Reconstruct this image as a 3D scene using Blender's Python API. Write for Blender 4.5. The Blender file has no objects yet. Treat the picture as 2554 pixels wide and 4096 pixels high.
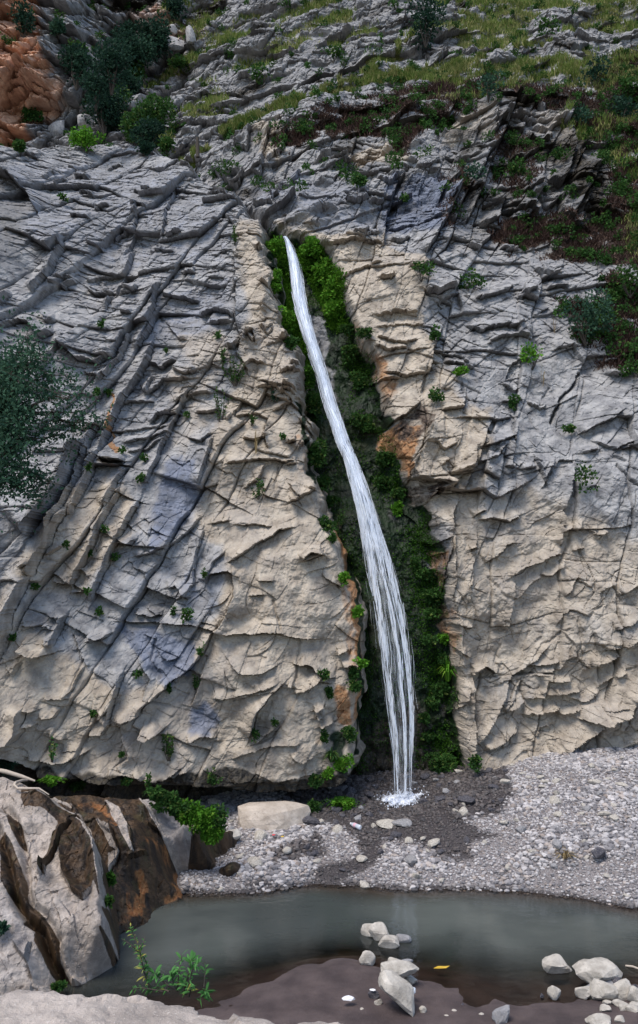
import bpy, math, random
import numpy as np
from concurrent.futures import ThreadPoolExecutor
random.seed(7)
RNG = np.random.default_rng(7)
SC = bpy.context.scene
COL = SC.collection
PI = math.pi
RES = 0.74            # mesh spacing of the rock faces, in picture pixels

# ------------------------------------------------------------------ camera
W, H = 638, 1024
FOV = math.radians(60.0)
FP = (H / 2) / math.tan(FOV / 2)
PITCH = math.radians(3.0)
CP, SP = math.cos(PITCH), math.sin(PITCH)
CZ = 5.0

def proj(X, Y, Z):
    d = Y * CP + (Z - CZ) * SP
    u = -Y * SP + (Z - CZ) * CP
    return 319 + FP * X / d, 512 - FP * u / d

def ray(px, py):
    a = (px - 319) / FP
    b = (512 - py) / FP
    return a, CP - b * SP, SP + b * CP      # direction (x, y, z)

def at_y(px, py, Y):
    a, dy, dz = ray(px, py)
    t = Y / dy
    return a * t, Y, CZ + dz * t

def at_z(px, py, Z):
    a, dy, dz = ray(px, py)
    t = (Z - CZ) / dz
    return a * t, dy * t, Z

K = 1277 / 1512 / 4.003
TILE = {1: (0, 0, K), 2: (319, 0, K), 3: (0, 255.8, K), 4: (319, 255.8, K), 5: (0, 511.6, K), 6: (319, 511.6, K),
        7: (0, 767.4, K), 8: (319, 767.4, K), 'F': (0, 0, .42196), 'P': (0, 0, 1.0),
        'W1': (224.8, 214.8, .1487), 'W2': (287.3, 424.7, .1322), 'W3': (287.3, 612, .1322),
        'W4': (0, 0, .13217), 'W5': (349.7, 899.3, .1907), 'W6': (0, 749.4, .1487), 'W7': (100, 899.3, .0991),
        'W8': (0, 312.3, .11565)}

def px(tile, pts):
    ox, oy, k = TILE[tile]
    return [(ox + k * p[0], oy + k * p[1]) for p in pts]

# ------------------------------------------------------------------ numpy noise
POOL = ThreadPoolExecutor(4)

def par(fn, *arrs, n=16):
    """run fn over chunks of flat arrays in threads"""
    N = arrs[0].size
    if N < 20000:
        return fn(*arrs)
    cuts = np.linspace(0, N, n + 1).astype(int)
    jobs = [POOL.submit(fn, *[a[s:e] for a in arrs]) for s, e in zip(cuts[:-1], cuts[1:])]
    res = [j.result() for j in jobs]
    if isinstance(res[0], tuple):
        return tuple(np.concatenate([r[i] for r in res]) for i in range(len(res[0])))
    return np.concatenate(res)

def hsh(ix, iy, seed):
    h = ix.astype(np.uint32) * np.uint32(0x9E3779B1) ^ iy.astype(np.uint32) * np.uint32(0x85EBCA77) ^ np.uint32((seed * 0xC2B2AE3D) & 0xFFFFFFFF)
    h ^= h >> np.uint32(15); h *= np.uint32(0x2C1B3C6D)
    h ^= h >> np.uint32(12); h *= np.uint32(0x297A2D39)
    h ^= h >> np.uint32(15)
    return h

def h01(h, k=0):
    return (((h >> np.uint32(k)) & np.uint32(0xFFFF)).astype(np.float32)) / np.float32(65536)

def _perlin(x, y, seed):
    ix = np.floor(x).astype(np.int32); iy = np.floor(y).astype(np.int32)
    fx = (x - ix).astype(np.float32); fy = (y - iy).astype(np.float32)
    ux = fx * fx * fx * (fx * (fx * 6 - 15) + 10); uy = fy * fy * fy * (fy * (fy * 6 - 15) + 10)
    def g(a, b):
        an = h01(hsh(ix + a, iy + b, seed)) * np.float32(2 * PI)
        return np.cos(an) * (fx - a) + np.sin(an) * (fy - b)
    n0 = g(0, 0); n1 = g(1, 0); n2 = g(0, 1); n3 = g(1, 1)
    a = n0 + ux * (n1 - n0); b = n2 + ux * (n3 - n2)
    return (a + uy * (b - a)) * np.float32(1.5)

def perlin(x, y, seed=0):
    return par(lambda a, b: _perlin(a, b, seed), x, y)

def fbm(x, y, seed=0, octv=4, gain=.5):
    def f(a, b):
        s = np.zeros_like(a); g = 1.0; q = 1.0
        for o in range(octv):
            s += g * _perlin(a * q + o * 17.3, b * q - o * 9.1, seed + o); g *= gain; q *= 2.03
        return s
    return par(f, x, y)

def cells(x, y, seed, jit=.85):
    """Voronoi cells: returns (edge distance, dx, dy to the cell point, two random numbers, a third)"""
    def f(x, y):
        ix = np.floor(x).astype(np.int32); iy = np.floor(y).astype(np.int32)
        F1 = np.full(x.shape, 9e9, np.float32); F2 = F1.copy()
        DX = np.zeros_like(F1); DY = np.zeros_like(F1); HH = np.zeros(x.shape, np.uint32)
        for a in (-1, 0, 1):
            for b in (-1, 0, 1):
                h = hsh(ix + a, iy + b, seed)
                cx = ix + a + .5 + (h01(h) - .5) * jit; cy = iy + b + .5 + (h01(h, 16) - .5) * jit
                dx = (x - cx).astype(np.float32); dy = (y - cy).astype(np.float32)
                d = np.sqrt(dx * dx + dy * dy)
                m = d < F1
                F2 = np.where(m, F1, np.minimum(F2, d))
                F1 = np.where(m, d, F1)
                DX = np.where(m, dx, DX); DY = np.where(m, dy, DY); HH = np.where(m, h, HH)
        h2 = hsh(HH.astype(np.int64) & 0x7FFFFFFF, (HH >> np.uint32(9)).astype(np.int64), seed + 77)
        return F2 - F1, DX, DY, h01(h2), h01(h2, 16), h01(h2, 8)
    return par(f, x.astype(np.float32), y.astype(np.float32))

def facets(X, Z, seed, ang, la, lb, step, tilt, bias=0.0, shear=0.0, warp=.25, jit=.85, crack=0.0, cw=.06):
    """blocky rock: every cell is its own tilted plane.  la / lb: cell length along / across the direction ang (degrees)
    step: height differences between cells, tilt: random slope, bias: slope that makes the lower edge of a cell stick out"""
    w = max(la, lb)
    wx = perlin(X / w * .9, Z / w * .9, seed + 5) * warp * w * .5
    wz = perlin(X / w * .9 + 31, Z / w * .9, seed + 6) * warp * w * .5
    xx = X + wx; zz = Z + wz
    c, s = math.cos(math.radians(ang)), math.sin(math.radians(ang))
    a = (xx * c + zz * s); b = (-xx * s + zz * c)
    a = a + shear * b
    e, dx, dy, r1, r2, r3 = cells(a / la, b / lb, seed, jit)
    out = step * (r1 - .5) * 2 + tilt * ((r2 - .5) * 2 * dx * la + (r3 - .5) * 2 * dy * lb)
    if bias:
        # height of the point in the cell, in world z
        dz = dx * la * s + dy * lb * c
        out = out - bias * dz
    if crack:
        out = out - crack * np.exp(-(e / cw) ** 2)
    return out

def blocks(X, Z, seed, ang, spb, spa, step_c, step_b, tilt, bias=0.0, slope=.3, joint=.1, bed=.05, jw=.022, warp=.12):
    """jointed rock: long straight columns along ang (degrees), each cut by its own beds into flat tilted blocks"""
    xx = X + perlin(X * .5, Z * .5, seed + 5) * warp * 2 + perlin(X * 2.2, Z * 2.2, seed + 7) * warp * .25
    zz = Z + perlin(X * .5 + 31, Z * .5, seed + 6) * warp * 2 + perlin(X * 2.2 + 9, Z * 2.2, seed + 8) * warp * .25
    c, s = math.cos(math.radians(ang)), math.sin(math.radians(ang))
    a = xx * c + zz * s; b = -xx * s + zz * c
    def f(a, b):
        def cut(u, sd, k=None):
            i = np.floor(u).astype(np.int32); kk = np.zeros_like(i) if k is None else k
            lo = i + .42 * (h01(hsh(i, kk, sd)) - .5) * 2; hi = i + 1 + .42 * (h01(hsh(i + 1, kk, sd)) - .5) * 2
            l2 = i - 1 + .42 * (h01(hsh(i - 1, kk, sd)) - .5) * 2; h2 = i + 2 + .42 * (h01(hsh(i + 2, kk, sd)) - .5) * 2
            below = u < lo; above = u >= hi
            cid = np.where(below, i - 1, np.where(above, i + 1, i)); L = np.where(below, l2, np.where(above, hi, lo)); H_ = np.where(below, lo, np.where(above, h2, hi))
            return cid, L, H_
        u = b / spb; ci, L, H_ = cut(u, seed)
        du = (u - (L + H_) / 2) * spb; eb = np.minimum(u - L, H_ - u) * spb
        r = hsh(ci, ci * 0 + 3, seed + 1)
        av = (a + slope * (h01(r, 8) * 1.6 - .3) * b) / (spa * (.55 + .9 * h01(r))) + 7.3 * h01(r, 12)
        bi, L2, H2 = cut(av, seed + 2, ci); sc = spa * (.55 + .9 * h01(r))
        da = (av - (L2 + H2) / 2) * sc; ea = np.minimum(av - L2, H2 - av) * sc
        q = hsh(ci, bi, seed + 4); q2 = hsh(bi, ci, seed + 9)
        out = step_c * (h01(r, 4) - .5) * 2 + step_b * (h01(q) - .5) * 2 + tilt * ((h01(q, 16) - .5) * 2 * du + (h01(q2) - .5) * 1.4 * da) - bias * (da * s + du * c)
        out -= joint * h01(r, 2) * np.exp(-(eb / jw) ** 2) + bed * h01(q2, 16) * np.exp(-(ea / jw) ** 2)
        return out.astype(np.float32)
    return par(f, a.astype(np.float64), b.astype(np.float64))

def lumps(X, Z, seed, ang, la, lb, step, tilt, k, warp=.5, jit=.9, shear=0.0, bias=0.0):
    """weathered blocks: the outermost of neighbouring tilted, slightly domed planes; meets in creases without steps"""
    w = max(la, lb)
    xx = X + perlin(X / w * .9, Z / w * .9, seed + 5) * warp * w * .5
    zz = Z + perlin(X / w * .9 + 31, Z / w * .9, seed + 6) * warp * w * .5
    c, s = math.cos(math.radians(ang)), math.sin(math.radians(ang))
    a = xx * c + zz * s; b = -xx * s + zz * c
    a = (a + shear * b) / la; b = b / lb
    def f(x, y):
        ix = np.floor(x).astype(np.int32); iy = np.floor(y).astype(np.int32)
        O = np.full(x.shape, -9e9, np.float32)
        for i in (-1, 0, 1):
            for j in (-1, 0, 1):
                h = hsh(ix + i, iy + j, seed); h2 = hsh(ix + i, iy + j, seed + 991)
                dx = (x - (ix + i + .5 + (h01(h) - .5) * jit)).astype(np.float32) * la; dy = (y - (iy + j + .5 + (h01(h, 16) - .5) * jit)).astype(np.float32) * lb
                v = step * (h01(h2) - .5) * 2 + tilt * ((h01(h2, 16) - .5) * 2 * dx + (h01(h2, 8) - .5) * 2 * dy) - k * (dx * dx + dy * dy * (la / lb) ** 1.0)
                if bias: v = v - bias * (dx * s + dy * c)
                O = np.maximum(O, v)
        return O
    return par(f, a.astype(np.float32), b.astype(np.float32))

# ------------------------------------------------------------------ maps traced over the picture, used as ground plans of the rock
MX0, MY0, MS = -140, -110, 2
MW, MH = (800 + 140) * MS, (1140 + 110) * MS

class Map:
    def __init__(s):
        s.a = np.zeros((MH, MW), np.float32)
    def win(s, pts, pad):
        xs = [p[0] for p in pts]; ys = [p[1] for p in pts]
        x0 = max(0, int((min(xs) - pad - MX0) * MS)); x1 = min(MW, int((max(xs) + pad - MX0) * MS) + 1)
        y0 = max(0, int((min(ys) - pad - MY0) * MS)); y1 = min(MH, int((max(ys) + pad - MY0) * MS) + 1)
        gy, gx = np.mgrid[y0:y1, x0:x1]
        return (slice(y0, y1), slice(x0, x1)), gx / MS + MX0, gy / MS + MY0
    def poly(s, pts, v=1.0, feather=4.0, mode='max'):
        sl, gx, gy = s.win(pts, feather * 2 + 2)
        ins = np.zeros(gx.shape, bool); n = len(pts); D = np.full(gx.shape, 1e9)
        for i in range(n):
            (xa, ya), (xb, yb) = pts[i], pts[(i + 1) % n]
            c = (ya > gy) != (yb > gy)
            with np.errstate(divide='ignore', invalid='ignore'):
                xi = (xb - xa) * (gy - ya) / ((yb - ya) if yb != ya else 1e-9) + xa
            ins ^= c & (gx < xi)
            vx, vy = xb - xa, yb - ya
            t = np.clip(((gx - xa) * vx + (gy - ya) * vy) / (vx * vx + vy * vy + 1e-9), 0, 1)
            D = np.minimum(D, np.hypot(gx - xa - t * vx, gy - ya - t * vy))
        sd = np.where(ins, D, -D)
        m = np.clip(.5 + sd / (2 * feather), 0, 1)
        m = m * m * (3 - 2 * m) * v
        s.put(sl, m, mode, v)
    def put(s, sl, m, mode, v=1):
        if mode == 'max': s.a[sl] = np.maximum(s.a[sl], m)
        elif mode == 'add': s.a[sl] += m
        elif mode == 'sub': s.a[sl] *= (1 - m)
    def brush(s, pts, r, v=1.0, mode='max'):
        sl, gx, gy = s.win(pts, r + 1)
        D = np.full(gx.shape, 1e9)
        for (xa, ya), (xb, yb) in zip(pts[:-1], pts[1:]):
            vx, vy = xb - xa, yb - ya
            t = np.clip(((gx - xa) * vx + (gy - ya) * vy) / (vx * vx + vy * vy + 1e-9), 0, 1)
            D = np.minimum(D, np.hypot(gx - xa - t * vx, gy - ya - t * vy))
        m = np.clip(1 - D / r, 0, 1); m = m * m * (3 - 2 * m) * v
        s.put(sl, m, mode, v)
    def ledge(s, pts, h, w, groove=.25, pw=1.4, taper=.12):
        """rock edge: raised on the left of the walking direction, falling away over w pixels, sharp drop at the line"""
        sl, gx, gy = s.win(pts, w + 3)
        D = np.full(gx.shape, 1e9); SD = np.zeros(gx.shape); TT = np.zeros(gx.shape)
        L = [0]
        for (xa, ya), (xb, yb) in zip(pts[:-1], pts[1:]): L.append(L[-1] + math.hypot(xb - xa, yb - ya))
        tot = L[-1]
        for i, ((xa, ya), (xb, yb)) in enumerate(zip(pts[:-1], pts[1:])):
            vx, vy = xb - xa, yb - ya; l2 = vx * vx + vy * vy + 1e-9
            t = np.clip(((gx - xa) * vx + (gy - ya) * vy) / l2, 0, 1)
            d = np.hypot(gx - xa - t * vx, gy - ya - t * vy)
            sd = ((gx - xa) * vy - (gy - ya) * vx)          # > 0 : left of travel as seen in the picture
            m = d < D - 1e-6
            D = np.where(m, d, D); SD = np.where(m, sd, SD); TT = np.where(m, (L[i] + t * math.sqrt(l2)) / tot, TT)
        tp = np.clip(np.minimum(TT, 1 - TT) / taper, 0, 1); tp = .15 + .85 * tp * (2 - tp)
        r = np.clip(1 - D / w, 0, 1) ** pw * h * tp
        g = -groove * h * tp * np.exp(-(D / 1.1) ** 2)
        m = np.where(SD > 0, r, g)
        s.a[sl] += m
    def crack(s, pts, g, w=1.3):
        sl, gx, gy = s.win(pts, w * 3 + 1)
        D = np.full(gx.shape, 1e9)
        for (xa, ya), (xb, yb) in zip(pts[:-1], pts[1:]):
            vx, vy = xb - xa, yb - ya
            t = np.clip(((gx - xa) * vx + (gy - ya) * vy) / (vx * vx + vy * vy + 1e-9), 0, 1)
            D = np.minimum(D, np.hypot(gx - xa - t * vx, gy - ya - t * vy))
        s.a[sl] -= g * np.exp(-(D / w) ** 2)
    def get(s, x, y):
        def f(x, y):
            u = np.clip((x - MX0) * MS, 0, MW - 1.01); v = np.clip((y - MY0) * MS, 0, MH - 1.01)
            i = u.astype(np.int32); j = v.astype(np.int32); fu = (u - i).astype(np.float32); fv = (v - j).astype(np.float32)
            A = s.a
            return (A[j, i] * (1 - fu) + A[j, i + 1] * fu) * (1 - fv) + (A[j + 1, i] * (1 - fu) + A[j + 1, i + 1] * fu) * fv
        return par(f, x, y)

class RBF:
    """smooth surface through scattered points (linear kernel, softened)"""
    def __init__(s, P, V, eps=.6):
        s.P = np.array(P, float); s.e = eps; n = len(P)
        A = np.zeros((n + 3, n + 3)); d = np.linalg.norm(s.P[:, None] - s.P[None], axis=2)
        A[:n, :n] = np.sqrt(d * d + eps * eps); A[:n, n] = 1; A[:n, n + 1:] = s.P; A[n, :n] = 1; A[n + 1:, :n] = s.P.T
        s.w = np.linalg.solve(A, np.concatenate([V, [0, 0, 0]]))
    def __call__(s, X, Y):
        n = len(s.P)
        def f(X, Y):
            o = s.w[n] + s.w[n + 1] * X + s.w[n + 2] * Y
            for (a, b), w in zip(s.P, s.w[:n]):
                o += w * np.sqrt((X - a) ** 2 + (Y - b) ** 2 + s.e ** 2)
            return o
        return par(f, X, Y)

def sstep(a, b, x):
    t = np.clip((x - a) / (b - a), 0, 1)
    return t * t * (3 - 2 * t)

# ------------------------------------------------------------------ mesh helpers
def new_mesh(name, V, F, mat=None, smooth=True, attrs=None, parent=None):
    """V: (n,3), F: (m,k) ints; attrs: {name: (n,4) colour}"""
    V = np.asarray(V, np.float32); F = np.asarray(F, np.int32)
    me = bpy.data.meshes.new(name)
    me.vertices.add(len(V)); me.vertices.foreach_set('co', V.ravel())
    k = F.shape[1]
    me.loops.add(F.size); me.loops.foreach_set('vertex_index', F.ravel())
    me.polygons.add(len(F))
    me.polygons.foreach_set('loop_start', np.arange(0, F.size, k, dtype=np.int32))
    me.polygons.foreach_set('use_smooth', np.full(len(F), smooth, bool))
    for n, a in (attrs or {}).items():
        at = me.attributes.new(n, 'FLOAT_COLOR', 'POINT')
        at.data.foreach_set('color', np.asarray(a, np.float32).ravel())
    me.update(calc_edges=True)
    o = bpy.data.objects.new(name, me); COL.objects.link(o)
    if mat: me.materials.append(mat)
    if parent: o.parent = parent
    return o

def tag(o, label=None, cat=None, group=None, kind=None):
    if label: o['label'] = label
    if cat: o['category'] = cat
    if group: o['group'] = group
    if kind: o['kind'] = kind
    return o

def empty(name, loc=(0, 0, 0)):
    o = bpy.data.objects.new(name, None); COL.objects.link(o); o.location = loc
    o.empty_display_size = .1
    return o

def grid_faces(nr, nc, keep=None):
    i = np.arange(nr * nc).reshape(nr, nc)
    F = np.stack([i[:-1, :-1], i[:-1, 1:], i[1:, 1:], i[1:, :-1]], -1).reshape(-1, 4)
    if keep is not None:
        k = keep.reshape(nr, nc)
        kk = (k[:-1, :-1] & k[:-1, 1:] & k[1:, 1:] & k[1:, :-1]).ravel()
        F = F[kk]
    return F

def compact(V, F, attrs):
    u = np.unique(F); m = np.zeros(len(V), np.int32); m[u] = np.arange(len(u))
    return V[u], m[F], {k: a[u] for k, a in attrs.items()}
SKY_STR, SUN_STR, SUN_ANG, EXPO = 0.09, 1.45, 26.0, 1.42
# ------------------------------------------------------------------ rock faces: where they stand
def control(pts):
    P, V = [], []
    for x, y, Y in pts:
        X, _, Z = at_y(x, y, Y); P.append((X, Z)); V.append(Y)
    return RBF(P, V)

YA = control([(-90, 790, 12.5), (-90, 500, 14), (-90, 200, 18), (0, 840, 14), (100, 860, 15), (220, 870, 15.6), (340, 860, 16.2), (0, 770, 14), (100, 785, 15), (200, 790, 15.5),
              (300, 790, 16), (350, 780, 16.2), (0, 600, 14.8), (100, 600, 15.9), (200, 600, 16.2), (300, 600, 16.4), (345, 600, 16.7),
              (0, 450, 16), (100, 450, 17.3), (200, 450, 17.6), (300, 450, 17.9), (0, 300, 18), (100, 300, 19.8), (200, 300, 19.8),
              (265, 300, 19.6), (0, 200, 20.5), (100, 200, 22.6), (200, 210, 21.6), (255, 235, 20.8), (0, 150, 23), (100, 148, 26),
              (160, 150, 25.5), (190, 172, 23.6)])
YB = control([(360, 860, 16.5), (400, 800, 16.9), (440, 780, 16.9), (530, 770, 17.2), (638, 750, 17), (760, 740, 16), (638, 860, 16.6), (460, 600, 17.3), (540, 600, 17.7),
              (638, 600, 17.4), (760, 600, 16.8), (380, 600, 17.6), (340, 600, 17.8), (440, 450, 18), (540, 450, 18.7), (638, 450, 18.4), (760, 450, 18), (340, 450, 18.6), (360, 320, 19.5), (300, 320, 20),
              (450, 320, 20.2), (540, 320, 20.6), (638, 320, 20.5), (760, 320, 20.3), (288, 245, 20.9), (340, 240, 20.9), (440, 230, 22), (540, 220, 23.2),
              (638, 220, 23.6), (760, 220, 23.5), (300, 190, 23), (400, 170, 24.6), (450, 130, 26), (540, 110, 27), (638, 110, 27.6), (760, 110, 27.5),
              (250, 170, 26), (200, 165, 28.5), (100, 150, 30), (300, 100, 29), (400, 80, 30), (540, 50, 31.2), (638, 50, 31.5),
              (200, 100, 32), (150, 90, 35), (50, 140, 33), (0, 140, 32), (-120, 140, 31), (200, 0, 38), (300, 0, 36), (450, 0, 35), (638, 0, 35), (760, 0, 35),
              (100, 0, 36), (40, 60, 32), (0, 0, 32), (-120, 0, 32), (300, -90, 42), (0, -90, 34), (638, -90, 41), (150, 220, 28), (0, 220, 27), (-120, 260, 27), (150, 400, 23), (0, 400, 24)])

# ------------------------------------------------------------------ traced edges of the left face
DA = Map()
def LA(t, pts, h, w, **k): DA.ledge(px(t, pts), h, w, **k)
def up(t, pts, h=.3, w=16, **k): LA(t, pts, h, w, **k)
# long joints that run from the lower left to the upper right; the block left of each stands proud
for t, pts, h, w in [
    (3, [(150, 1330), (270, 1180), (340, 1050), (420, 880)], .95, 60),
    (3, [(270, 1290), (350, 1120), (420, 900), (470, 800)], .42, 13),
    (3, [(350, 1230), (410, 1080), (500, 860), (560, 700), (640, 590), (700, 480), (720, 395)], .5, 20),
    (3, [(600, 1000), (560, 1060), (520, 1190)][::-1], .35, 18),
    (3, [(690, 1080), (760, 930), (810, 800), (860, 710), (890, 640)], .32, 20),
    (3, [(950, 1090), (1000, 940), (1020, 870)], .25, 14),
    (3, [(1085, 785), (1140, 670)], .25, 12),
    (3, [(640, 450), (680, 390), (715, 330), (735, 230), (765, 130)], .38, 14),
    (3, [(470, 600), (540, 520), (590, 440), (620, 370)], .3, 12),
    (3, [(520, 270), (545, 210), (575, 130), (600, 60), (620, -40)], .35, 18),
    (3, [(150, 175), (230, 110), (290, 0), (320, -60)], .4, 18),
    (3, [(200, 560), (300, 430), (330, 390)], .3, 14),
    (3, [(690, 640), (720, 560)], .25, 10),
    (1, [(770, 1120), (790, 980), (830, 870)], .22, 14),
    (1, [(590, 1200), (640, 1080), (660, 960)], .22, 14),
    (5, [(170, 310), (200, 230), (290, 60), (340, -10)], .55, 26),
    (5, [(335, 370), (440, 170), (520, 0), (570, -110)], .4, 20),
    (5, [(440, 430), (530, 200), (630, 0), (660, -60)], .38, 18),
    (5, [(0, 650), (60, 480), (110, 370), (160, 310)], .6, 24),
    (5, [(240, 640), (270, 560), (320, 480)], .4, 18),
    (5, [(530, 1000), (560, 870), (600, 750)], .3, 16),
    (5, [(0, 1110), (60, 1090), (100, 1040), (112, 930)], .5, 24),
    (5, [(560, 1005), (660, 960), (720, 890), (820, 800), (910, 740), (960, 670), (1010, 570)], .38, 22),
    (5, [(1180, 1060), (1225, 930), (1270, 880), (1340, 810)], .42, 22),
    (5, [(400, 740), (350, 840), (310, 880)][::-1], .14, 12),
    (5, [(640, 210), (720, 190), (840, 140), (900, 80), (950, 20)], .22, 14),
    (5, [(880, 420), (920, 330), (930, 200), (960, 80)], .22, 14),
]: LA(t, pts, h, w)
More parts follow.
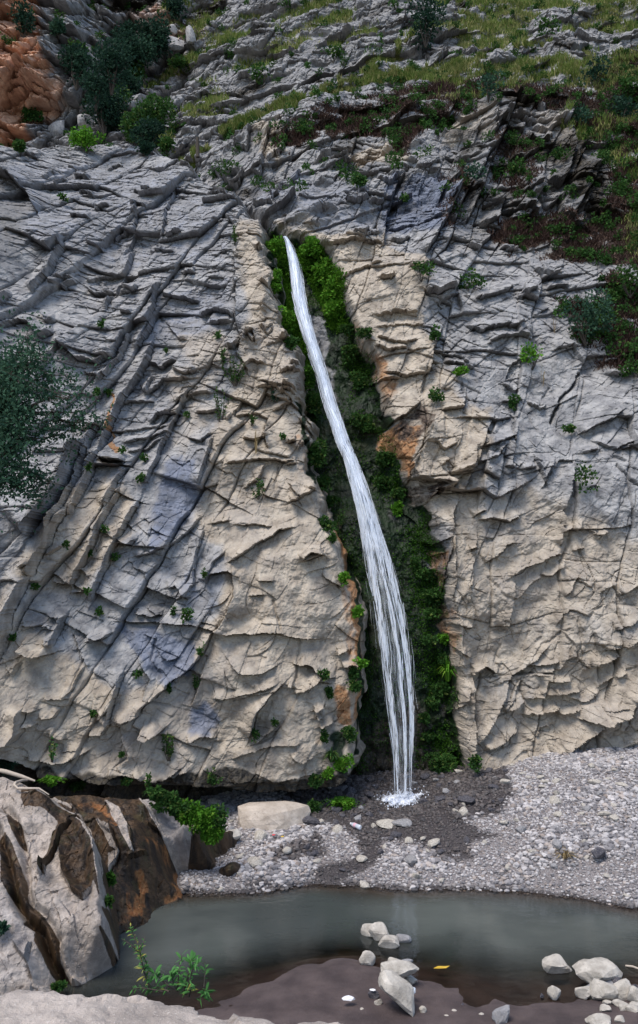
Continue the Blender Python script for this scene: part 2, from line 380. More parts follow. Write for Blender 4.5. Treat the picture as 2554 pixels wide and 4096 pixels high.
# overhanging edges, the rock above each stands proud
for t, pts, h, w in [
    (3, [(190, 260), (230, 320), (265, 320)], .35, 14), (3, [(300, 430), (385, 500), (470, 515), (540, 470)], .45, 14), (3, [(410, 555), (480, 580)], .25, 8),
    (3, [(700, 500), (760, 525), (835, 490)], .35, 10), (3, [(770, 182), (870, 190), (940, 218)], .28, 14), (3, [(950, 272), (1000, 255), (1080, 268), (1110, 300)], .35, 14),
    (3, [(985, 305), (1090, 322)], .2, 9), (3, [(820, 540), (880, 575), (935, 550)], .28, 10), (3, [(680, 645), (780, 590), (900, 590)], .25, 12),
    (3, [(560, 690), (600, 680), (720, 690)], .2, 10), (3, [(705, 780), (740, 738), (850, 755)], .3, 10), (3, [(930, 745), (990, 750), (1045, 735)], .3, 10),
    (3, [(890, 860), (960, 885), (1015, 850)], .25, 10), (3, [(480, 960), (540, 985), (600, 975)], .5, 12), (3, [(540, 830), (660, 820), (790, 800)], .14, 7),
    (3, [(590, 885), (700, 865), (800, 835)], .2, 8), (3, [(610, 930), (720, 905), (780, 870)], .16, 7), (3, [(1080, 990), (1170, 975), (1260, 960), (1400, 975)], .25, 14),
    (3, [(1330, 640), (1400, 655)], .35, 10), (3, [(1330, 400), (1395, 405)], .3, 9), (3, [(1220, 620), (1300, 618), (1390, 690)], .25, 12),
    (3, [(1165, 370), (1200, 410), (1215, 390)], .25, 8), (3, [(1070, 440), (1110, 450), (1155, 400)], .22, 9), (3, [(400, 105), (540, 85)], .22, 9), (3, [(410, 150), (450, 180), (535, 170)], .35, 10),
    (3, [(240, 128), (300, 140), (355, 115)], .3, 10), (3, [(270, 110), (350, 105)], .2, 8), (3, [(590, 290), (640, 300)], .3, 8), (3, [(590, 160), (640, 180), (665, 160)], .3, 9), (3, [(860, 65), (920, 72)], .3, 9),
    (3, [(240, 820), (330, 790), (410, 830)], .3, 12), (3, [(410, 800), (460, 840), (500, 790)], .4, 12), (3, [(0, 330), (90, 300), (160, 330)], .35, 14), (3, [(150, 330), (210, 400), (265, 380)], .5, 16), (3, [(0, 230), (60, 190)], .4, 16),
    (3, [(860, 700), (900, 650), (1000, 640)], .2, 12), (3, [(1110, 760), (1160, 740), (1230, 745), (1270, 760)], .22, 12), (3, [(1150, 860), (1200, 870), (1270, 850)], .28, 12), (3, [(1290, 720), (1380, 690), (1440, 750), (1480, 820)], .22, 14),
    (3, [(1150, 1100), (1220, 1060), (1260, 990)], .2, 12), (3, [(1370, 1080), (1420, 1150), (1500, 1100)], .3, 14), (3, [(1330, 560), (1400, 540)], .3, 9), (3, [(780, 310), (850, 400), (890, 400)], .15, 12), (3, [(1230, 340), (1270, 380), (1300, 340)], .15, 10),
    (1, [(360, 845), (425, 865), (440, 850)], .3, 9), (1, [(460, 1010), (530, 1000)], .25, 8), (1, [(630, 985), (700, 992)], .25, 8), (1, [(790, 1115), (860, 1100)], .3, 9),
    (1, [(350, 1035), (440, 1055)], .25, 9), (1, [(970, 925), (1085, 945)], .2, 9), (1, [(640, 915), (720, 925)], .2, 8), (1, [(380, 925), (460, 945)], .25, 9), (1, [(270, 890), (340, 880)], .2, 8),
    (1, [(1060, 1020), (1110, 1060)], .2, 9), (1, [(700, 1170), (820, 1190)], .2, 9), (1, [(420, 1160), (480, 1180)], .3, 9), (1, [(540, 1130), (600, 1090)], .3, 10), (1, [(220, 860), (280, 835)], .18, 8),
    (1, [(860, 780), (920, 800)], .2, 9), (1, [(330, 800), (420, 830)], .15, 8), (1, [(500, 790), (580, 770)], .15, 8), (1, [(660, 740), (740, 735)], .15, 10), (1, [(1000, 870), (1080, 890)], .2, 9), (1, [(140, 750), (200, 740)], .15, 8), (1, [(0, 840), (80, 870), (150, 940), (180, 1010)], .6, 20),
    (5, [(1080, 240), (1160, 190), (1240, 140), (1330, 90), (1390, 75)], .3, 16), (5, [(560, 520), (700, 520), (900, 530), (1000, 562), (1080, 590), (1200, 578), (1300, 570), (1400, 592), (1530, 605)], .22, 16),
    (5, [(975, 335), (1000, 292), (1080, 280), (1115, 300)], .28, 12), (5, [(1220, 322), (1300, 330)], .16, 8), (5, [(1190, 400), (1245, 395)], .14, 8), (5, [(1080, 690), (1140, 762), (1240, 762), (1310, 725)], .2, 20),
    (5, [(670, 1045), (720, 1060), (775, 1020)], .6, 16), (5, [(90, 645), (160, 685), (245, 670)], .6, 18), (5, [(108, 945), (185, 935)], .3, 9), (5, [(110, 1012), (165, 1015)], .3, 9),
    (5, [(430, 615), (490, 600), (540, 570)], .3, 12), (5, [(410, 600), (440, 625)], .25, 8), (5, [(210, 892), (330, 882)], .14, 10), (5, [(190, 985), (270, 975), (300, 930)], .16, 12), (5, [(420, 1055), (490, 1055), (545, 980)], .22, 14), (5, [(240, 1065), (310, 1080)], .2, 9),
    (5, [(120, 1175), (300, 1195), (420, 1130)], .25, 14), (5, [(560, 145), (640, 150), (660, 125)], .35, 9), (5, [(1440, 235), (1530, 205)], .25, 12), (5, [(1400, 860), (1460, 840), (1530, 780)], .25, 14), (5, [(1180, 1075), (1230, 1085), (1325, 1000)], .25, 10), (5, [(480, 930), (520, 945), (560, 900)], .2, 10),
    (5, [(640, 480), (720, 495), (750, 480)], .3, 9), (5, [(690, 465), (760, 490)], .16, 7), (5, [(790, 360), (840, 350), (890, 400)], .25, 10), (5, [(900, 1090), (960, 1060), (1020, 1070)], .25, 12), (5, [(1000, 890), (1090, 885), (1220, 850), (1330, 800)], .12, 12), (5, [(340, 590), (400, 700), (415, 740)], .12, 14),
    (5, [(660, 690), (720, 780), (690, 880)], .18, 14), (5, [(580, 1050), (620, 1160), (560, 1200)], .16, 14), (5, [(760, 660), (800, 700), (850, 690)], .16, 6), (5, [(690, 580), (740, 600)], .12, 5), (5, [(1090, 1170), (1280, 1110), (1420, 1090)], .14, 16), (5, [(1380, 720), (1430, 730), (1512, 760)], .16, 10), (5, [(240, 200), (300, 170)], .18, 9), (5, [(230, 330), (330, 350)], .25, 10), (5, [(330, 385), (400, 380)], .25, 9), (5, [(390, 270), (440, 310)], .16, 8), (5, [(90, 545), (250, 540)], .12, 8), (5, [(210, 540), (240, 560)], .2, 6), (5, [(230, 490), (290, 500)], .2, 6), (5, [(120, 270), (190, 250)], .3, 10), (5, [(40, 780), (80, 720)], .25, 10), (5, [(1110, 60), (1290, 70)], .14, 10), (5, [(1000, 60), (1090, 40)], .16, 10), (5, [(1060, 190), (1010, 240), (990, 300)][::-1], .2, 12),
    (7, [(120, 40), (330, 60), (470, 70), (560, 95), (640, 100)], .2, 14), (7, [(520, 40), (600, 30), (690, 60)], .25, 14), (7, [(640, 30), (760, 60), (860, 0)], .25, 14), (7, [(700, 50), (820, 40), (900, 10)], .2, 10), (7, [(1090, 70), (1300, 70), (1512, 20)], .12, 14),
    ('W3', [(100, 400), (180, 400), (260, 490), (370, 500)], .25, 20), ('W3', [(190, 560), (240, 520), (330, 540)], .18, 12), ('W3', [(205, 740), (280, 710), (290, 690)], .35, 9), ('W3', [(215, 800), (290, 780)], .3, 8), ('W3', [(240, 870), (360, 830)], .35, 9), ('W3', [(390, 330), (470, 290)], .3, 10), ('W3', [(430, 430), (490, 400), (540, 420)], .4, 12), ('W3', [(30, 1060), (120, 1130), (230, 1080)], .14, 18), ('W3', [(0, 540), (35, 550)], .35, 8),
    ('W2', [(110, 1020), (180, 970), (270, 990)], .3, 10), ('W2', [(160, 480), (210, 500)], .35, 10), ('W2', [(70, 190), (190, 50)], .25, 10), ('W2', [(20, 580), (90, 560)], .35, 10), ('W2', [(0, 300), (70, 290)], .25, 8), ('W2', [(0, 140), (70, 130)], .4, 8), ('W2', [(250, 1130), (330, 1180), (420, 1230)], .14, 14),
    ('W1', [(240, 460), (300, 500), (310, 420)], .35, 14), ('W1', [(130, 830), (190, 800), (215, 860)], .25, 9), ('W1', [(370, 850), (430, 830)], .35, 9), ('W1', [(380, 1170), (480, 1190)], .4, 10), ('W1', [(440, 1020), (500, 1010)], .35, 8), ('W1', [(460, 1060), (510, 1050)], .3, 7), ('W1', [(250, 650), (290, 560)][::-1], .2, 10), ('W1', [(90, 1080), (190, 990), (270, 1010)], .2, 12), ('W1', [(230, 1120), (330, 1150), (440, 1140)], .22, 10), ('W1', [(280, 900), (370, 860)], .12, 12), ('W1', [(490, 1360), (560, 1440), (590, 1460)], .35, 16), ('W1', [(230, 750), (280, 790), (330, 740)], .16, 10), ('W1', [(210, 250), (250, 230)], .35, 10), ('W1', [(20, 920), (110, 880)], .3, 10),
]: LA(t, pts, h, w)
LA(5, [(1105, 270), (1115, 400), (1060, 510), (1010, 580)], .3, 22)          # big right-hand block, raised right of its joint
LA(5, [(840, 420), (880, 400), (890, 420)], .2, 10)
LA(5, [(960, 760), (930, 860), (900, 930)], .2, 14)
LA(3, [(1270, 760), (1250, 850), (1270, 920)], .25, 12)
LA(3, [(1160, 380), (1130, 470), (1180, 560)], .16, 12)
LA(3, [(1110, 0), (1115, 150), (1120, 300), (1150, 420)], .22, 16)
LA(1, [(1200, 1080), (1130, 1150), (1110, 1212)], .2, 14)
for pts in [[(340, 590), (400, 690), (340, 850)], [(740, 610), (720, 700), (770, 780)], [(1420, 600), (1400, 800)], [(1300, 420), (1330, 560)], [(1180, 690), (1260, 690)]]:
    DA.crack(px(5, pts), .07)
for pts in [[(1210, 280), (1290, 350), (1230, 440)], [(1320, 1000), (1300, 1100)], [(720, 240), (800, 330)], [(1160, 380), (1230, 500), (1200, 640)]]:
    DA.crack(px(3, pts), .06)

# masks of the left face
MA = {k: Map() for k in ('tan', 'blue', 'moss', 'rust', 'smooth', 'wet', 'under')}  # 'wet' holds damp rock and also painted dark areas
MA['tan'].poly(px('F', [(560, 520), (640, 520), (660, 700), (760, 900), (800, 1150), (870, 1350), (890, 1900), (640, 1920), (330, 1880), (100, 1850), (-60, 1830), (-60, 1500), (60, 1480), (180, 1560), (300, 1640), (420, 1600), (520, 1450), (540, 1320), (460, 1250), (500, 1100), (520, 1000), (560, 900), (590, 750), (560, 640)]), .95, 14)
MA['tan'].poly(px('F', [(160, 1150), (300, 1130), (330, 1250), (200, 1420), (60, 1420), (60, 1350)]), .7, 12)
MA['tan'].poly(px('F', [(400, 880), (520, 860), (520, 1000), (440, 1100), (380, 1050)]), .45, 14)
for p in [[(0, 1330), (130, 1280), (150, 1380), (60, 1560), (0, 1600)], [(420, 800), (520, 780), (560, 860), (470, 900)]]: MA['tan'].poly(px('F', p), .5, 10)
for p, v in [([(385, 1090), (470, 1080), (480, 1180), (430, 1260), (350, 1330), (360, 1200)], .7), ([(270, 1480), (360, 1490), (470, 1530), (455, 1590), (400, 1625), (330, 1560)], 1.0), ([(440, 1680), (520, 1670), (500, 1750), (440, 1740)], .8), ([(300, 1270), (400, 1280), (420, 1380), (300, 1430)], .35),
             ([(430, 1350), (540, 1340), (530, 1440), (440, 1460)], .45), ([(360, 700), (560, 640), (540, 780), (400, 830), (300, 850)], .45), ([(20, 380), (400, 380), (560, 520), (540, 620), (300, 640), (60, 600)], .4), ([(330, 900), (450, 900), (420, 1010), (300, 1000)], .35)]:
    MA['blue'].poly(px('F', p), v, 9)
MA['smooth'].poly(px('F', [(470, 1240), (720, 1150), (900, 1300), (900, 1900), (560, 1900), (480, 1700), (500, 1500)]), 1, 12)
MA['smooth'].poly(px('F', [(0, 1500), (480, 1600), (500, 1880), (0, 1850)]), .55, 14)
MA['smooth'].poly(px('F', [(560, 560), (640, 560), (720, 800), (720, 960), (590, 860), (570, 700)]), .7, 8)
MA['smooth'].poly(px('F', [(300, 1480), (480, 1520), (440, 1620), (330, 1570)]), .8, 8)
GL = [(262, 226), (263, 236), (267, 259), (271, 280), (270, 298), (279, 310), (282, 326), (290, 341), (297, 358), (301, 375), (298, 393), (297, 407), (309, 425), (311, 436), (303, 446), (302, 462), (313, 486), (321, 501), (319, 511), (321, 525), (331, 540), (340, 563), (347, 581), (356, 603), (361, 618), (360, 638), (361, 652), (359, 675), (359, 700), (356, 716), (350, 735), (356, 760), (352, 785), (344, 800)]
MA['under'].poly(px('P', [(-140, 745), (0, 764), (46, 778), (139, 786), (219, 787), (255, 795), (304, 792), (338, 786), (352, 775), (420, 790), (420, 1000), (-140, 1000)]), 1, 1.2)
for p, r, v in [([(338, 520), (350, 560), (358, 610), (361, 660), (357, 720)], 9, .9), ([(345, 585), (352, 630), (352, 660), (350, 700)], 12, .5), ([(340, 690), (346, 720)], 12, .9), ([(300, 440), (306, 470)], 10, .5), ([(320, 740), (345, 760)], 10, .4)]:
    MA['rust'].brush(p, r, v)
MA['rust'].brush(px('W8', [(930, 700), (985, 770), (975, 860), (935, 1010), (960, 1100), (1000, 1200)]), 4, 1.0)
MA['rust'].brush(px('W8', [(940, 1340), (1040, 1380)]), 6, .45)
MA['rust'].brush(px('W8', [(640, 1500), (560, 1720)]), 10, .3)
for p, r, v in [([(355, 560), (361, 624), (362, 675), (359, 760)], 4, 1), ([(300, 400), (306, 440), (312, 480)], 5, .8), ([(335, 740), (345, 780), (320, 795)], 14, .9), ([(268, 230), (272, 270), (290, 320)], 4, .8)]:
    MA['moss'].brush(p, r, v)
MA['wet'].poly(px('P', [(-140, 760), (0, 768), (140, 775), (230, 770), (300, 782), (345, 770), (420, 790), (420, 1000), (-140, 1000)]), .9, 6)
MA['wet'].brush(px('W8', [(780, 1000), (840, 1010)]), 6, .8)  # this and the next: dark strokes below overhanging edges
MA['wet'].brush(px('W8', [(880, 1290), (1080, 1330)]), 6, .9)
MA['wet'].brush(px('W8', [(700, 1150), (600, 1350), (480, 1600), (330, 1836)]), 14, .55)  # shade of the down-facing joint wall, painted into the rock colour

# ------------------------------------------------------------------ traced edges of the right face and hillside
DB = Map()
def LB(t, pts, h, w, **k): DB.ledge(px(t, pts), h, w, **k)
for t, pts, h, w in [
    (4, [(500, 168), (560, 192), (650, 160)], .5, 16), (4, [(270, 268), (380, 262), (475, 272)], .18, 12), (4, [(270, 325), (340, 318), (470, 325), (590, 345)], .12, 8), (4, [(310, 540), (400, 556), (530, 545)], .25, 14), (4, [(525, 545), (545, 440), (560, 400), (585, 345)], .4, 24),
    (4, [(590, 1110), (690, 1110), (740, 1010), (775, 880), (830, 760)], .22, 18), (4, [(905, 1005), (920, 900), (940, 780)], .22, 12), (4, [(770, 905), (850, 885), (925, 860)], .28, 12), (4, [(745, 975), (835, 960), (880, 905)], .25, 10), (4, [(720, 1112), (780, 1102), (840, 1152), (900, 1122), (975, 1075)], .3, 16),
    (4, [(880, 1002), (925, 1008)], .22, 8), (4, [(950, 1012), (1012, 1002)], .3, 10), (4, [(830, 785), (920, 765)], .22, 9), (4, [(870, 690), (960, 682)], .18, 12), (4, [(1240, 845), (1320, 800), (1390, 762), (1425, 740)], .35, 16), (4, [(1240, 935), (1310, 928)], .25, 9), (4, [(1430, 922), (1490, 895)], .3, 10),
    (4, [(700, 330), (760, 365), (860, 350), (960, 330)], .3, 14), (4, [(800, 415), (900, 390), (990, 395)], .25, 11), (4, [(740, 215), (830, 192), (920, 150)], .3, 14), (4, [(950, 205), (1020, 172)], .3, 12), (4, [(1020, 65), (1090, 102), (1135, 85)], .32, 12), (4, [(1080, 160), (1175, 152)], .3, 12), (4, [(895, 575), (920, 500), (1010, 475)][::-1], -.2, 12),
    (4, [(490, 640), (500, 560), (540, 520)][::-1], -.15, 14), (4, [(580, 725), (690, 712), (702, 640)], .35, 16), (4, [(555, 880), (600, 912), (655, 882)], .22, 8), (4, [(580, 992), (625, 962)], .2, 8), (4, [(650, 1022), (725, 1002), (742, 930)], .35, 14), (4, [(455, 1042), (560, 1062), (640, 1092), (660, 1060)], .5, 24), (4, [(540, 780), (500, 900), (438, 990), (456, 1042)], .42, 20),
    (4, [(330, 785), (420, 742), (485, 690)], .3, 16), (4, [(100, 95), (180, 50), (300, 30)], .2, 12), (4, [(290, 110), (340, 120), (360, 95)], .35, 9), (4, [(420, 60), (470, 80), (520, 50)], .3, 10), (4, [(270, 420), (330, 440), (420, 435)], .22, 8), (4, [(280, 380), (350, 395), (410, 415), (470, 400)], .2, 7), (4, [(250, 575), (320, 570), (390, 565)], .3, 8), (4, [(1110, 440), (1200, 420), (1260, 500)], .2, 14), (4, [(1380, 550), (1440, 560), (1490, 530)], .35, 10), (4, [(1370, 490), (1450, 480), (1512, 440)], .3, 12), (4, [(600, 490), (650, 500), (740, 530)], .25, 9), (4, [(540, 440), (620, 460), (720, 500)], .22, 9), (4, [(560, 230), (660, 190), (670, 280)][::-1], -.2, 16), (4, [(870, 600), (930, 640), (960, 620)], .2, 8), (4, [(1010, 950), (1060, 1060), (1100, 970)], .22, 14), (4, [(1050, 1100), (1120, 980), (1190, 970)][::-1], -.16, 14), (4, [(1290, 880), (1400, 920), (1512, 870)], .2, 14), (4, [(990, 690), (1060, 720), (1090, 700)], .2, 8), (4, [(1160, 1212), (1180, 1100), (1200, 980)], .25, 14),
    (6, [(728, 1195), (735, 1080), (738, 900), (742, 790)], .45, 22), (6, [(738, 762), (800, 742), (855, 772)], .4, 14), (6, [(735, 540), (740, 455), (720, 400), (735, 250), (760, 100)], .16, 10), (6, [(900, 575), (920, 470), (930, 330)], .24, 20), (6, [(795, 242), (850, 200), (895, 155), (935, 150)], .2, 22), (6, [(915, 305), (980, 260), (1050, 240), (1060, 225), (1150, 205)], .28, 12), (6, [(1060, 300), (1110, 302), (1155, 260)], .22, 10), (6, [(930, 425), (1000, 350), (1060, 310)], .12, 12),
    (6, [(1165, 405), (1225, 310)], .16, 14), (6, [(1220, 320), (1275, 362)], .12, 12), (6, [(1435, 392), (1480, 370), (1530, 335)], .22, 14), (6, [(750, 1125), (800, 1050), (850, 975), (920, 790), (1000, 740), (1085, 645)], .28, 20), (6, [(800, 1142), (880, 1092), (955, 1035)], .25, 14), (6, [(895, 962), (990, 905)], .22, 12), (6, [(980, 972), (1060, 970), (1145, 938)], .32, 12), (6, [(980, 892), (1060, 892), (1150, 868)], .2, 10), (6, [(1005, 735), (1080, 730), (1135, 708)], .24, 12), (6, [(1030, 782), (1120, 752)], .24, 9), (6, [(1085, 805), (1195, 812)], .22, 12), (6, [(1125, 872), (1240, 850)], .22, 10), (6, [(1285, 722), (1400, 702), (1435, 685)], .32, 12), (6, [(1360, 655), (1430, 642), (1530, 590)], .42, 18), (6, [(1235, 982), (1330, 992), (1450, 955), (1475, 875), (1530, 850)], .5, 22), (6, [(1120, 1160), (1270, 1062), (1335, 1008), (1370, 990)], .45, 24), (6, [(1140, 965), (1235, 948)], .22, 9), (6, [(1330, 840), (1400, 790), (1460, 760)], .2, 12), (6, [(1230, 700), (1290, 740), (1330, 700)], .16, 10), (6, [(1140, 760), (1160, 700), (1220, 680)], .14, 14),
    (6, [(1400, 562), (1480, 522), (1530, 480)], .28, 14), (6, [(1290, 560), (1310, 620), (1370, 650)], .16, 12), (6, [(1130, 540), (1170, 460), (1240, 470), (1270, 490)], .14, 12), (6, [(1320, 380), (1400, 350), (1440, 420)], .12, 14), (6, [(1150, 560), (1200, 620), (1180, 690)], .12, 14), (6, [(640, 530), (680, 550), (735, 555)], .22, 8), (6, [(650, 650), (700, 680), (730, 690)], .16, 10), (6, [(640, 1010), (680, 930), (720, 870)], .3, 12), (6, [(1150, 100), (1200, 80), (1230, 90)], .3, 10), (6, [(760, 40), (830, 30), (900, 50), (960, 20)], .25, 12), (6, [(1370, 100), (1300, 110), (1280, 90)][::-1], .16, 8), (6, [(1200, 180), (1250, 170)], .2, 7), (6, [(1310, 130), (1350, 90)], .16, 8), (6, [(1160, 1120), (1200, 1160), (1270, 1130)], .25, 14), (6, [(1020, 1100), (1060, 1040), (1110, 1020)], .14, 16), (6, [(1290, 1150), (1380, 1140), (1512, 1080)], .2, 14), (6, [(640, 420), (650, 300), (645, 150), (640, 20)], .2, 14), (6, [(1140, 160), (1160, 90), (1150, 0)], .25, 12), (6, [(830, 1000), (900, 940), (930, 900)], .12, 10), (6, [(1180, 880), (1260, 900), (1340, 870)], .14, 10), (6, [(1340, 940), (1440, 920)], .12, 9), (6, [(1060, 870), (1100, 840)], .12, 7),
    ('W2', [(940, 300), (1010, 400), (1080, 420)], .2, 12), ('W2', [(1090, 550), (1160, 480), (1260, 480), (1300, 440)], .35, 14), ('W2', [(1020, 880), (1130, 900), (1230, 850)], .4, 16), ('W2', [(1140, 990), (1200, 960)], .3, 8), ('W2', [(1270, 360), (1390, 345)], .35, 10), ('W2', [(1250, 480), (1340, 500), (1450, 480)], .2, 10), ('W2', [(1410, 690), (1512, 640)], .25, 12), ('W2', [(1250, 800), (1260, 680), (1310, 560)], .25, 14), ('W2', [(1390, 950), (1450, 930)], .25, 8), ('W2', [(870, 640), (1000, 720), (1030, 800)], .12, 14), ('W2', [(1210, 1200), (1225, 1000), (1240, 860)], .3, 20), ('W2', [(1180, 1480), (1200, 1300), (1210, 1180)], .2, 14),
    ('W3', [(1300, 300), (1330, 340), (1330, 420)], .2, 14), ('W3', [(1410, 480), (1512, 460)], .35, 10), ('W3', [(1270, 820), (1310, 700), (1370, 640)], .25, 14), ('W3', [(1260, 1150), (1330, 1110), (1390, 1160)], .3, 12),
    (2, [(0, 745), (60, 770), (140, 760)], .3, 14), (2, [(150, 800), (230, 740), (380, 760)], .18, 14), (2, [(270, 850), (330, 880), (380, 850)], .35, 12), (2, [(300, 1150), (330, 1000), (370, 870), (400, 840)][::-1], -.5, 26), (2, [(120, 960), (180, 970), (230, 950)], .35, 12), (2, [(240, 960), (310, 955)], .3, 10), (2, [(360, 880), (480, 855), (580, 860)], -.3, 14), (2, [(340, 1050), (460, 1060), (580, 1030)], .25, 16), (2, [(560, 980), (600, 900), (640, 860), (660, 840)], .4, 20), (2, [(510, 1212), (570, 1090), (640, 960), (670, 900)], .55, 18), (2, [(610, 980), (660, 930)], .4, 12), (2, [(700, 1040), (740, 960), (780, 880), (800, 800), (840, 700), (880, 620)], .5, 16), (2, [(770, 1050), (800, 1055), (860, 1030), (880, 930)], .45, 18), (2, [(880, 980), (1040, 1000), (1050, 900), (1060, 820)], .45, 20), (2, [(970, 910), (1030, 910), (1050, 850)], .35, 12), (2, [(1080, 980), (1150, 930), (1160, 1000)], .4, 16), (2, [(1080, 1050), (1140, 1060)], .4, 14), (2, [(1160, 870), (1190, 780), (1200, 700), (1180, 610)], .5, 22), (2, [(1090, 840), (1160, 870), (1190, 830)], .4, 14), (2, [(1150, 1010), (1200, 1040), (1240, 1060), (1265, 940), (1270, 880)], .5, 20), (2, [(1190, 870), (1260, 860), (1330, 870)], .3, 14), (2, [(1200, 850), (1230, 760), (1260, 690), (1300, 640)], .35, 18), (2, [(920, 480), (950, 510), (1020, 500), (1050, 540)], .5, 20), (2, [(910, 550), (970, 580), (1010, 590)], .3, 12), (2, [(1010, 600), (1080, 640), (1120, 600)], .4, 20), (2, [(1120, 590), (1160, 610), (1180, 560), (1170, 500)], .5, 22), (2, [(980, 660), (1090, 680)], .4, 12), (2, [(920, 730), (980, 740), (1040, 720)], .35, 16), (2, [(820, 650), (850, 600), (890, 590)], .4, 14), (2, [(480, 760), (530, 730), (640, 700), (820, 680)], -.3, 18), (2, [(560, 680), (620, 590), (720, 510), (820, 490)], -.35, 18), (2, [(820, 660), (830, 560), (840, 490)], .35, 24), (2, [(620, 730), (740, 720), (820, 690)], .16, 8), (2, [(580, 760), (680, 770), (760, 760)], .16, 9), (2, [(360, 810), (440, 830), (580, 800)], .18, 10), (2, [(340, 600), (380, 570), (430, 560), (460, 530)], .4, 14), (2, [(390, 290), (450, 270), (520, 280)], .3, 12), (2, [(610, 250), (670, 240), (680, 260)], .3, 14), (2, [(130, 180), (200, 160), (300, 150)], .35, 16), (2, [(420, 250), (470, 240), (520, 220)], .35, 14), (2, [(700, 260), (780, 240), (860, 210)], .3, 14), (2, [(0, 1130), (60, 1150), (240, 1140), (300, 1160)], .2, 12), (2, [(130, 1100), (200, 1130), (290, 1110)], .2, 14), (2, [(340, 1120), (400, 1140), (430, 1120)], .3, 10), (2, [(700, 1150), (760, 1180), (830, 1100)], .35, 16), (2, [(870, 1170), (940, 1180)], .3, 12), (2, [(1280, 830), (1350, 760), (1360, 700)], .3, 18), (2, [(1300, 1010), (1400, 990), (1500, 1010)], .25, 14),
    (1, [(890, 620), (980, 590), (1080, 600)], .3, 14), (1, [(860, 720), (920, 700), (980, 720)], .3, 10), (1, [(880, 760), (960, 770)], .25, 9), (1, [(1000, 800), (1060, 850), (1140, 840)], .45, 14), (1, [(1110, 720), (1180, 730), (1200, 640), (1230, 590)], .35, 20), (1, [(1200, 820), (1240, 830), (1260, 740), (1290, 640)], .3, 20), (1, [(1270, 790), (1340, 730), (1370, 600)], .3, 18), (1, [(1060, 870), (1130, 880), (1160, 820)], .4, 14), (1, [(1310, 880), (1370, 900), (1430, 820)], .3, 14), (1, [(1130, 950), (1170, 960)], .3, 12), (1, [(1200, 1000), (1290, 1000)], .35, 16), (1, [(1280, 890), (1300, 960), (1340, 940)], .3, 12), (1, [(950, 470), (1050, 440), (1180, 460)], .25, 10), (1, [(920, 540), (1000, 510), (1120, 520)], .25, 10), (1, [(1130, 390), (1180, 380), (1240, 390)], .35, 14), (1, [(1260, 260), (1380, 270), (1400, 230)], .4, 18), (1, [(690, 240), (750, 230), (760, 200)], .5, 14), (1, [(680, 320), (740, 310)], .5, 14), (1, [(790, 260), (850, 250), (870, 200)], .5, 18), (1, [(880, 230), (930, 230), (930, 150)], .4, 14), (1, [(780, 180), (840, 170)], .4, 12),
    (1, [(20, 440), (60, 420), (110, 440)], .8, 16), (1, [(130, 430), (170, 400), (230, 440)], .9, 16), (1, [(120, 510), (160, 480), (200, 490), (230, 500)], .8, 16), (1, [(240, 490), (280, 500), (310, 470)], .7, 16), (1, [(70, 340), (110, 350), (140, 330)], .5, 12), (1, [(130, 320), (190, 330), (250, 310)], .5, 12), (1, [(0, 390), (60, 380), (130, 400)], .7, 14), (1, [(0, 640), (70, 660)], .6, 14), (1, [(160, 120), (230, 140)], .3, 10), (1, [(240, 600), (300, 620)], .5, 18), (1, [(400, 60), (470, 90), (560, 130), (640, 130)], .5, 16), (1, [(480, 10), (560, 70), (650, 90)], -.7, 16), (1, [(190, 240), (260, 280)], .4, 12), (1, [(180, 190), (240, 230)], .4, 12), (1, [(330, 180), (420, 200)], .3, 12), (1, [(470, 170), (530, 200)], .4, 12),
]: LB(t, pts, h, w)
for t, pts, g in [(4, [(1110, 785), (1160, 670), (1220, 610), (1250, 545)], .3), (4, [(680, 600), (700, 660), (690, 740)], .1), (6, [(680, 1190), (690, 1100)], .05), (6, [(870, 640), (850, 720), (880, 760)], .06), (6, [(1000, 740), (1060, 640), (1180, 560)], .08), (6, [(1220, 500), (1240, 600), (1210, 700)], .06), (6, [(1440, 270), (1440, 390), (1420, 470)], .06), (6, [(800, 300), (880, 400), (920, 420)], .05), (6, [(1270, 490), (1340, 440), (1330, 380)], .06),
                  (4, [(1400, 1000), (1460, 1070), (1512, 1100)], .12), (4, [(1390, 960), (1440, 980)], .12), (4, [(1100, 620), (1060, 700)], .06), (6, [(980, 780), (960, 860), (990, 900)], .07), (6, [(1340, 740), (1340, 830)], .1), (6, [(1410, 690), (1440, 760), (1500, 740)], .1)]:
    DB.crack(px(t, pts), g)

GR = [(318, 238), (330, 249), (338, 270), (347, 300), (356, 325), (368, 345), (378, 370), (384, 395), (392, 425), (398, 450), (409, 477), (425, 500), (440, 527), (448, 560), (449, 591), (455, 625), (458, 654), (460, 690), (460, 717), (462, 745), (470, 775), (472, 830)]
MB = {k: Map() for k in ('gully', 'tan', 'blue', 'moss', 'rust', 'smooth', 'grass', 'brown', 'orange', 'wet', 'vert', 'olive')}  # 'wet' is damp rock at the fall, plain darkening elsewhere
MB['gully'].poly([(240, 210), (280, 232), (300, 236)] + GR + [(240, 840)], 1, 7)
MB['moss'].poly([(240, 225), (283, 232), (300, 236)] + GR + [(240, 840)], .95, 5)
MB['moss'].poly(px('W1', [(560, 640), (690, 600), (700, 900), (760, 1200), (640, 900)]), .8, 5, 'sub')
MB['olive'].poly(px('W2', [(900, 420), (1180, 430), (1260, 470), (1080, 600), (880, 580)]), .9, 4)
MB['olive'].poly(px('W1', [(1180, 1330), (1320, 1260), (1460, 1320), (1420, 1380), (1340, 1512), (1180, 1512), (1100, 1440)]), .9, 4)
MB['olive'].poly(px('W2', [(1030, 790), (1130, 780), (1220, 830), (1200, 900), (1030, 900)]), .7, 4)
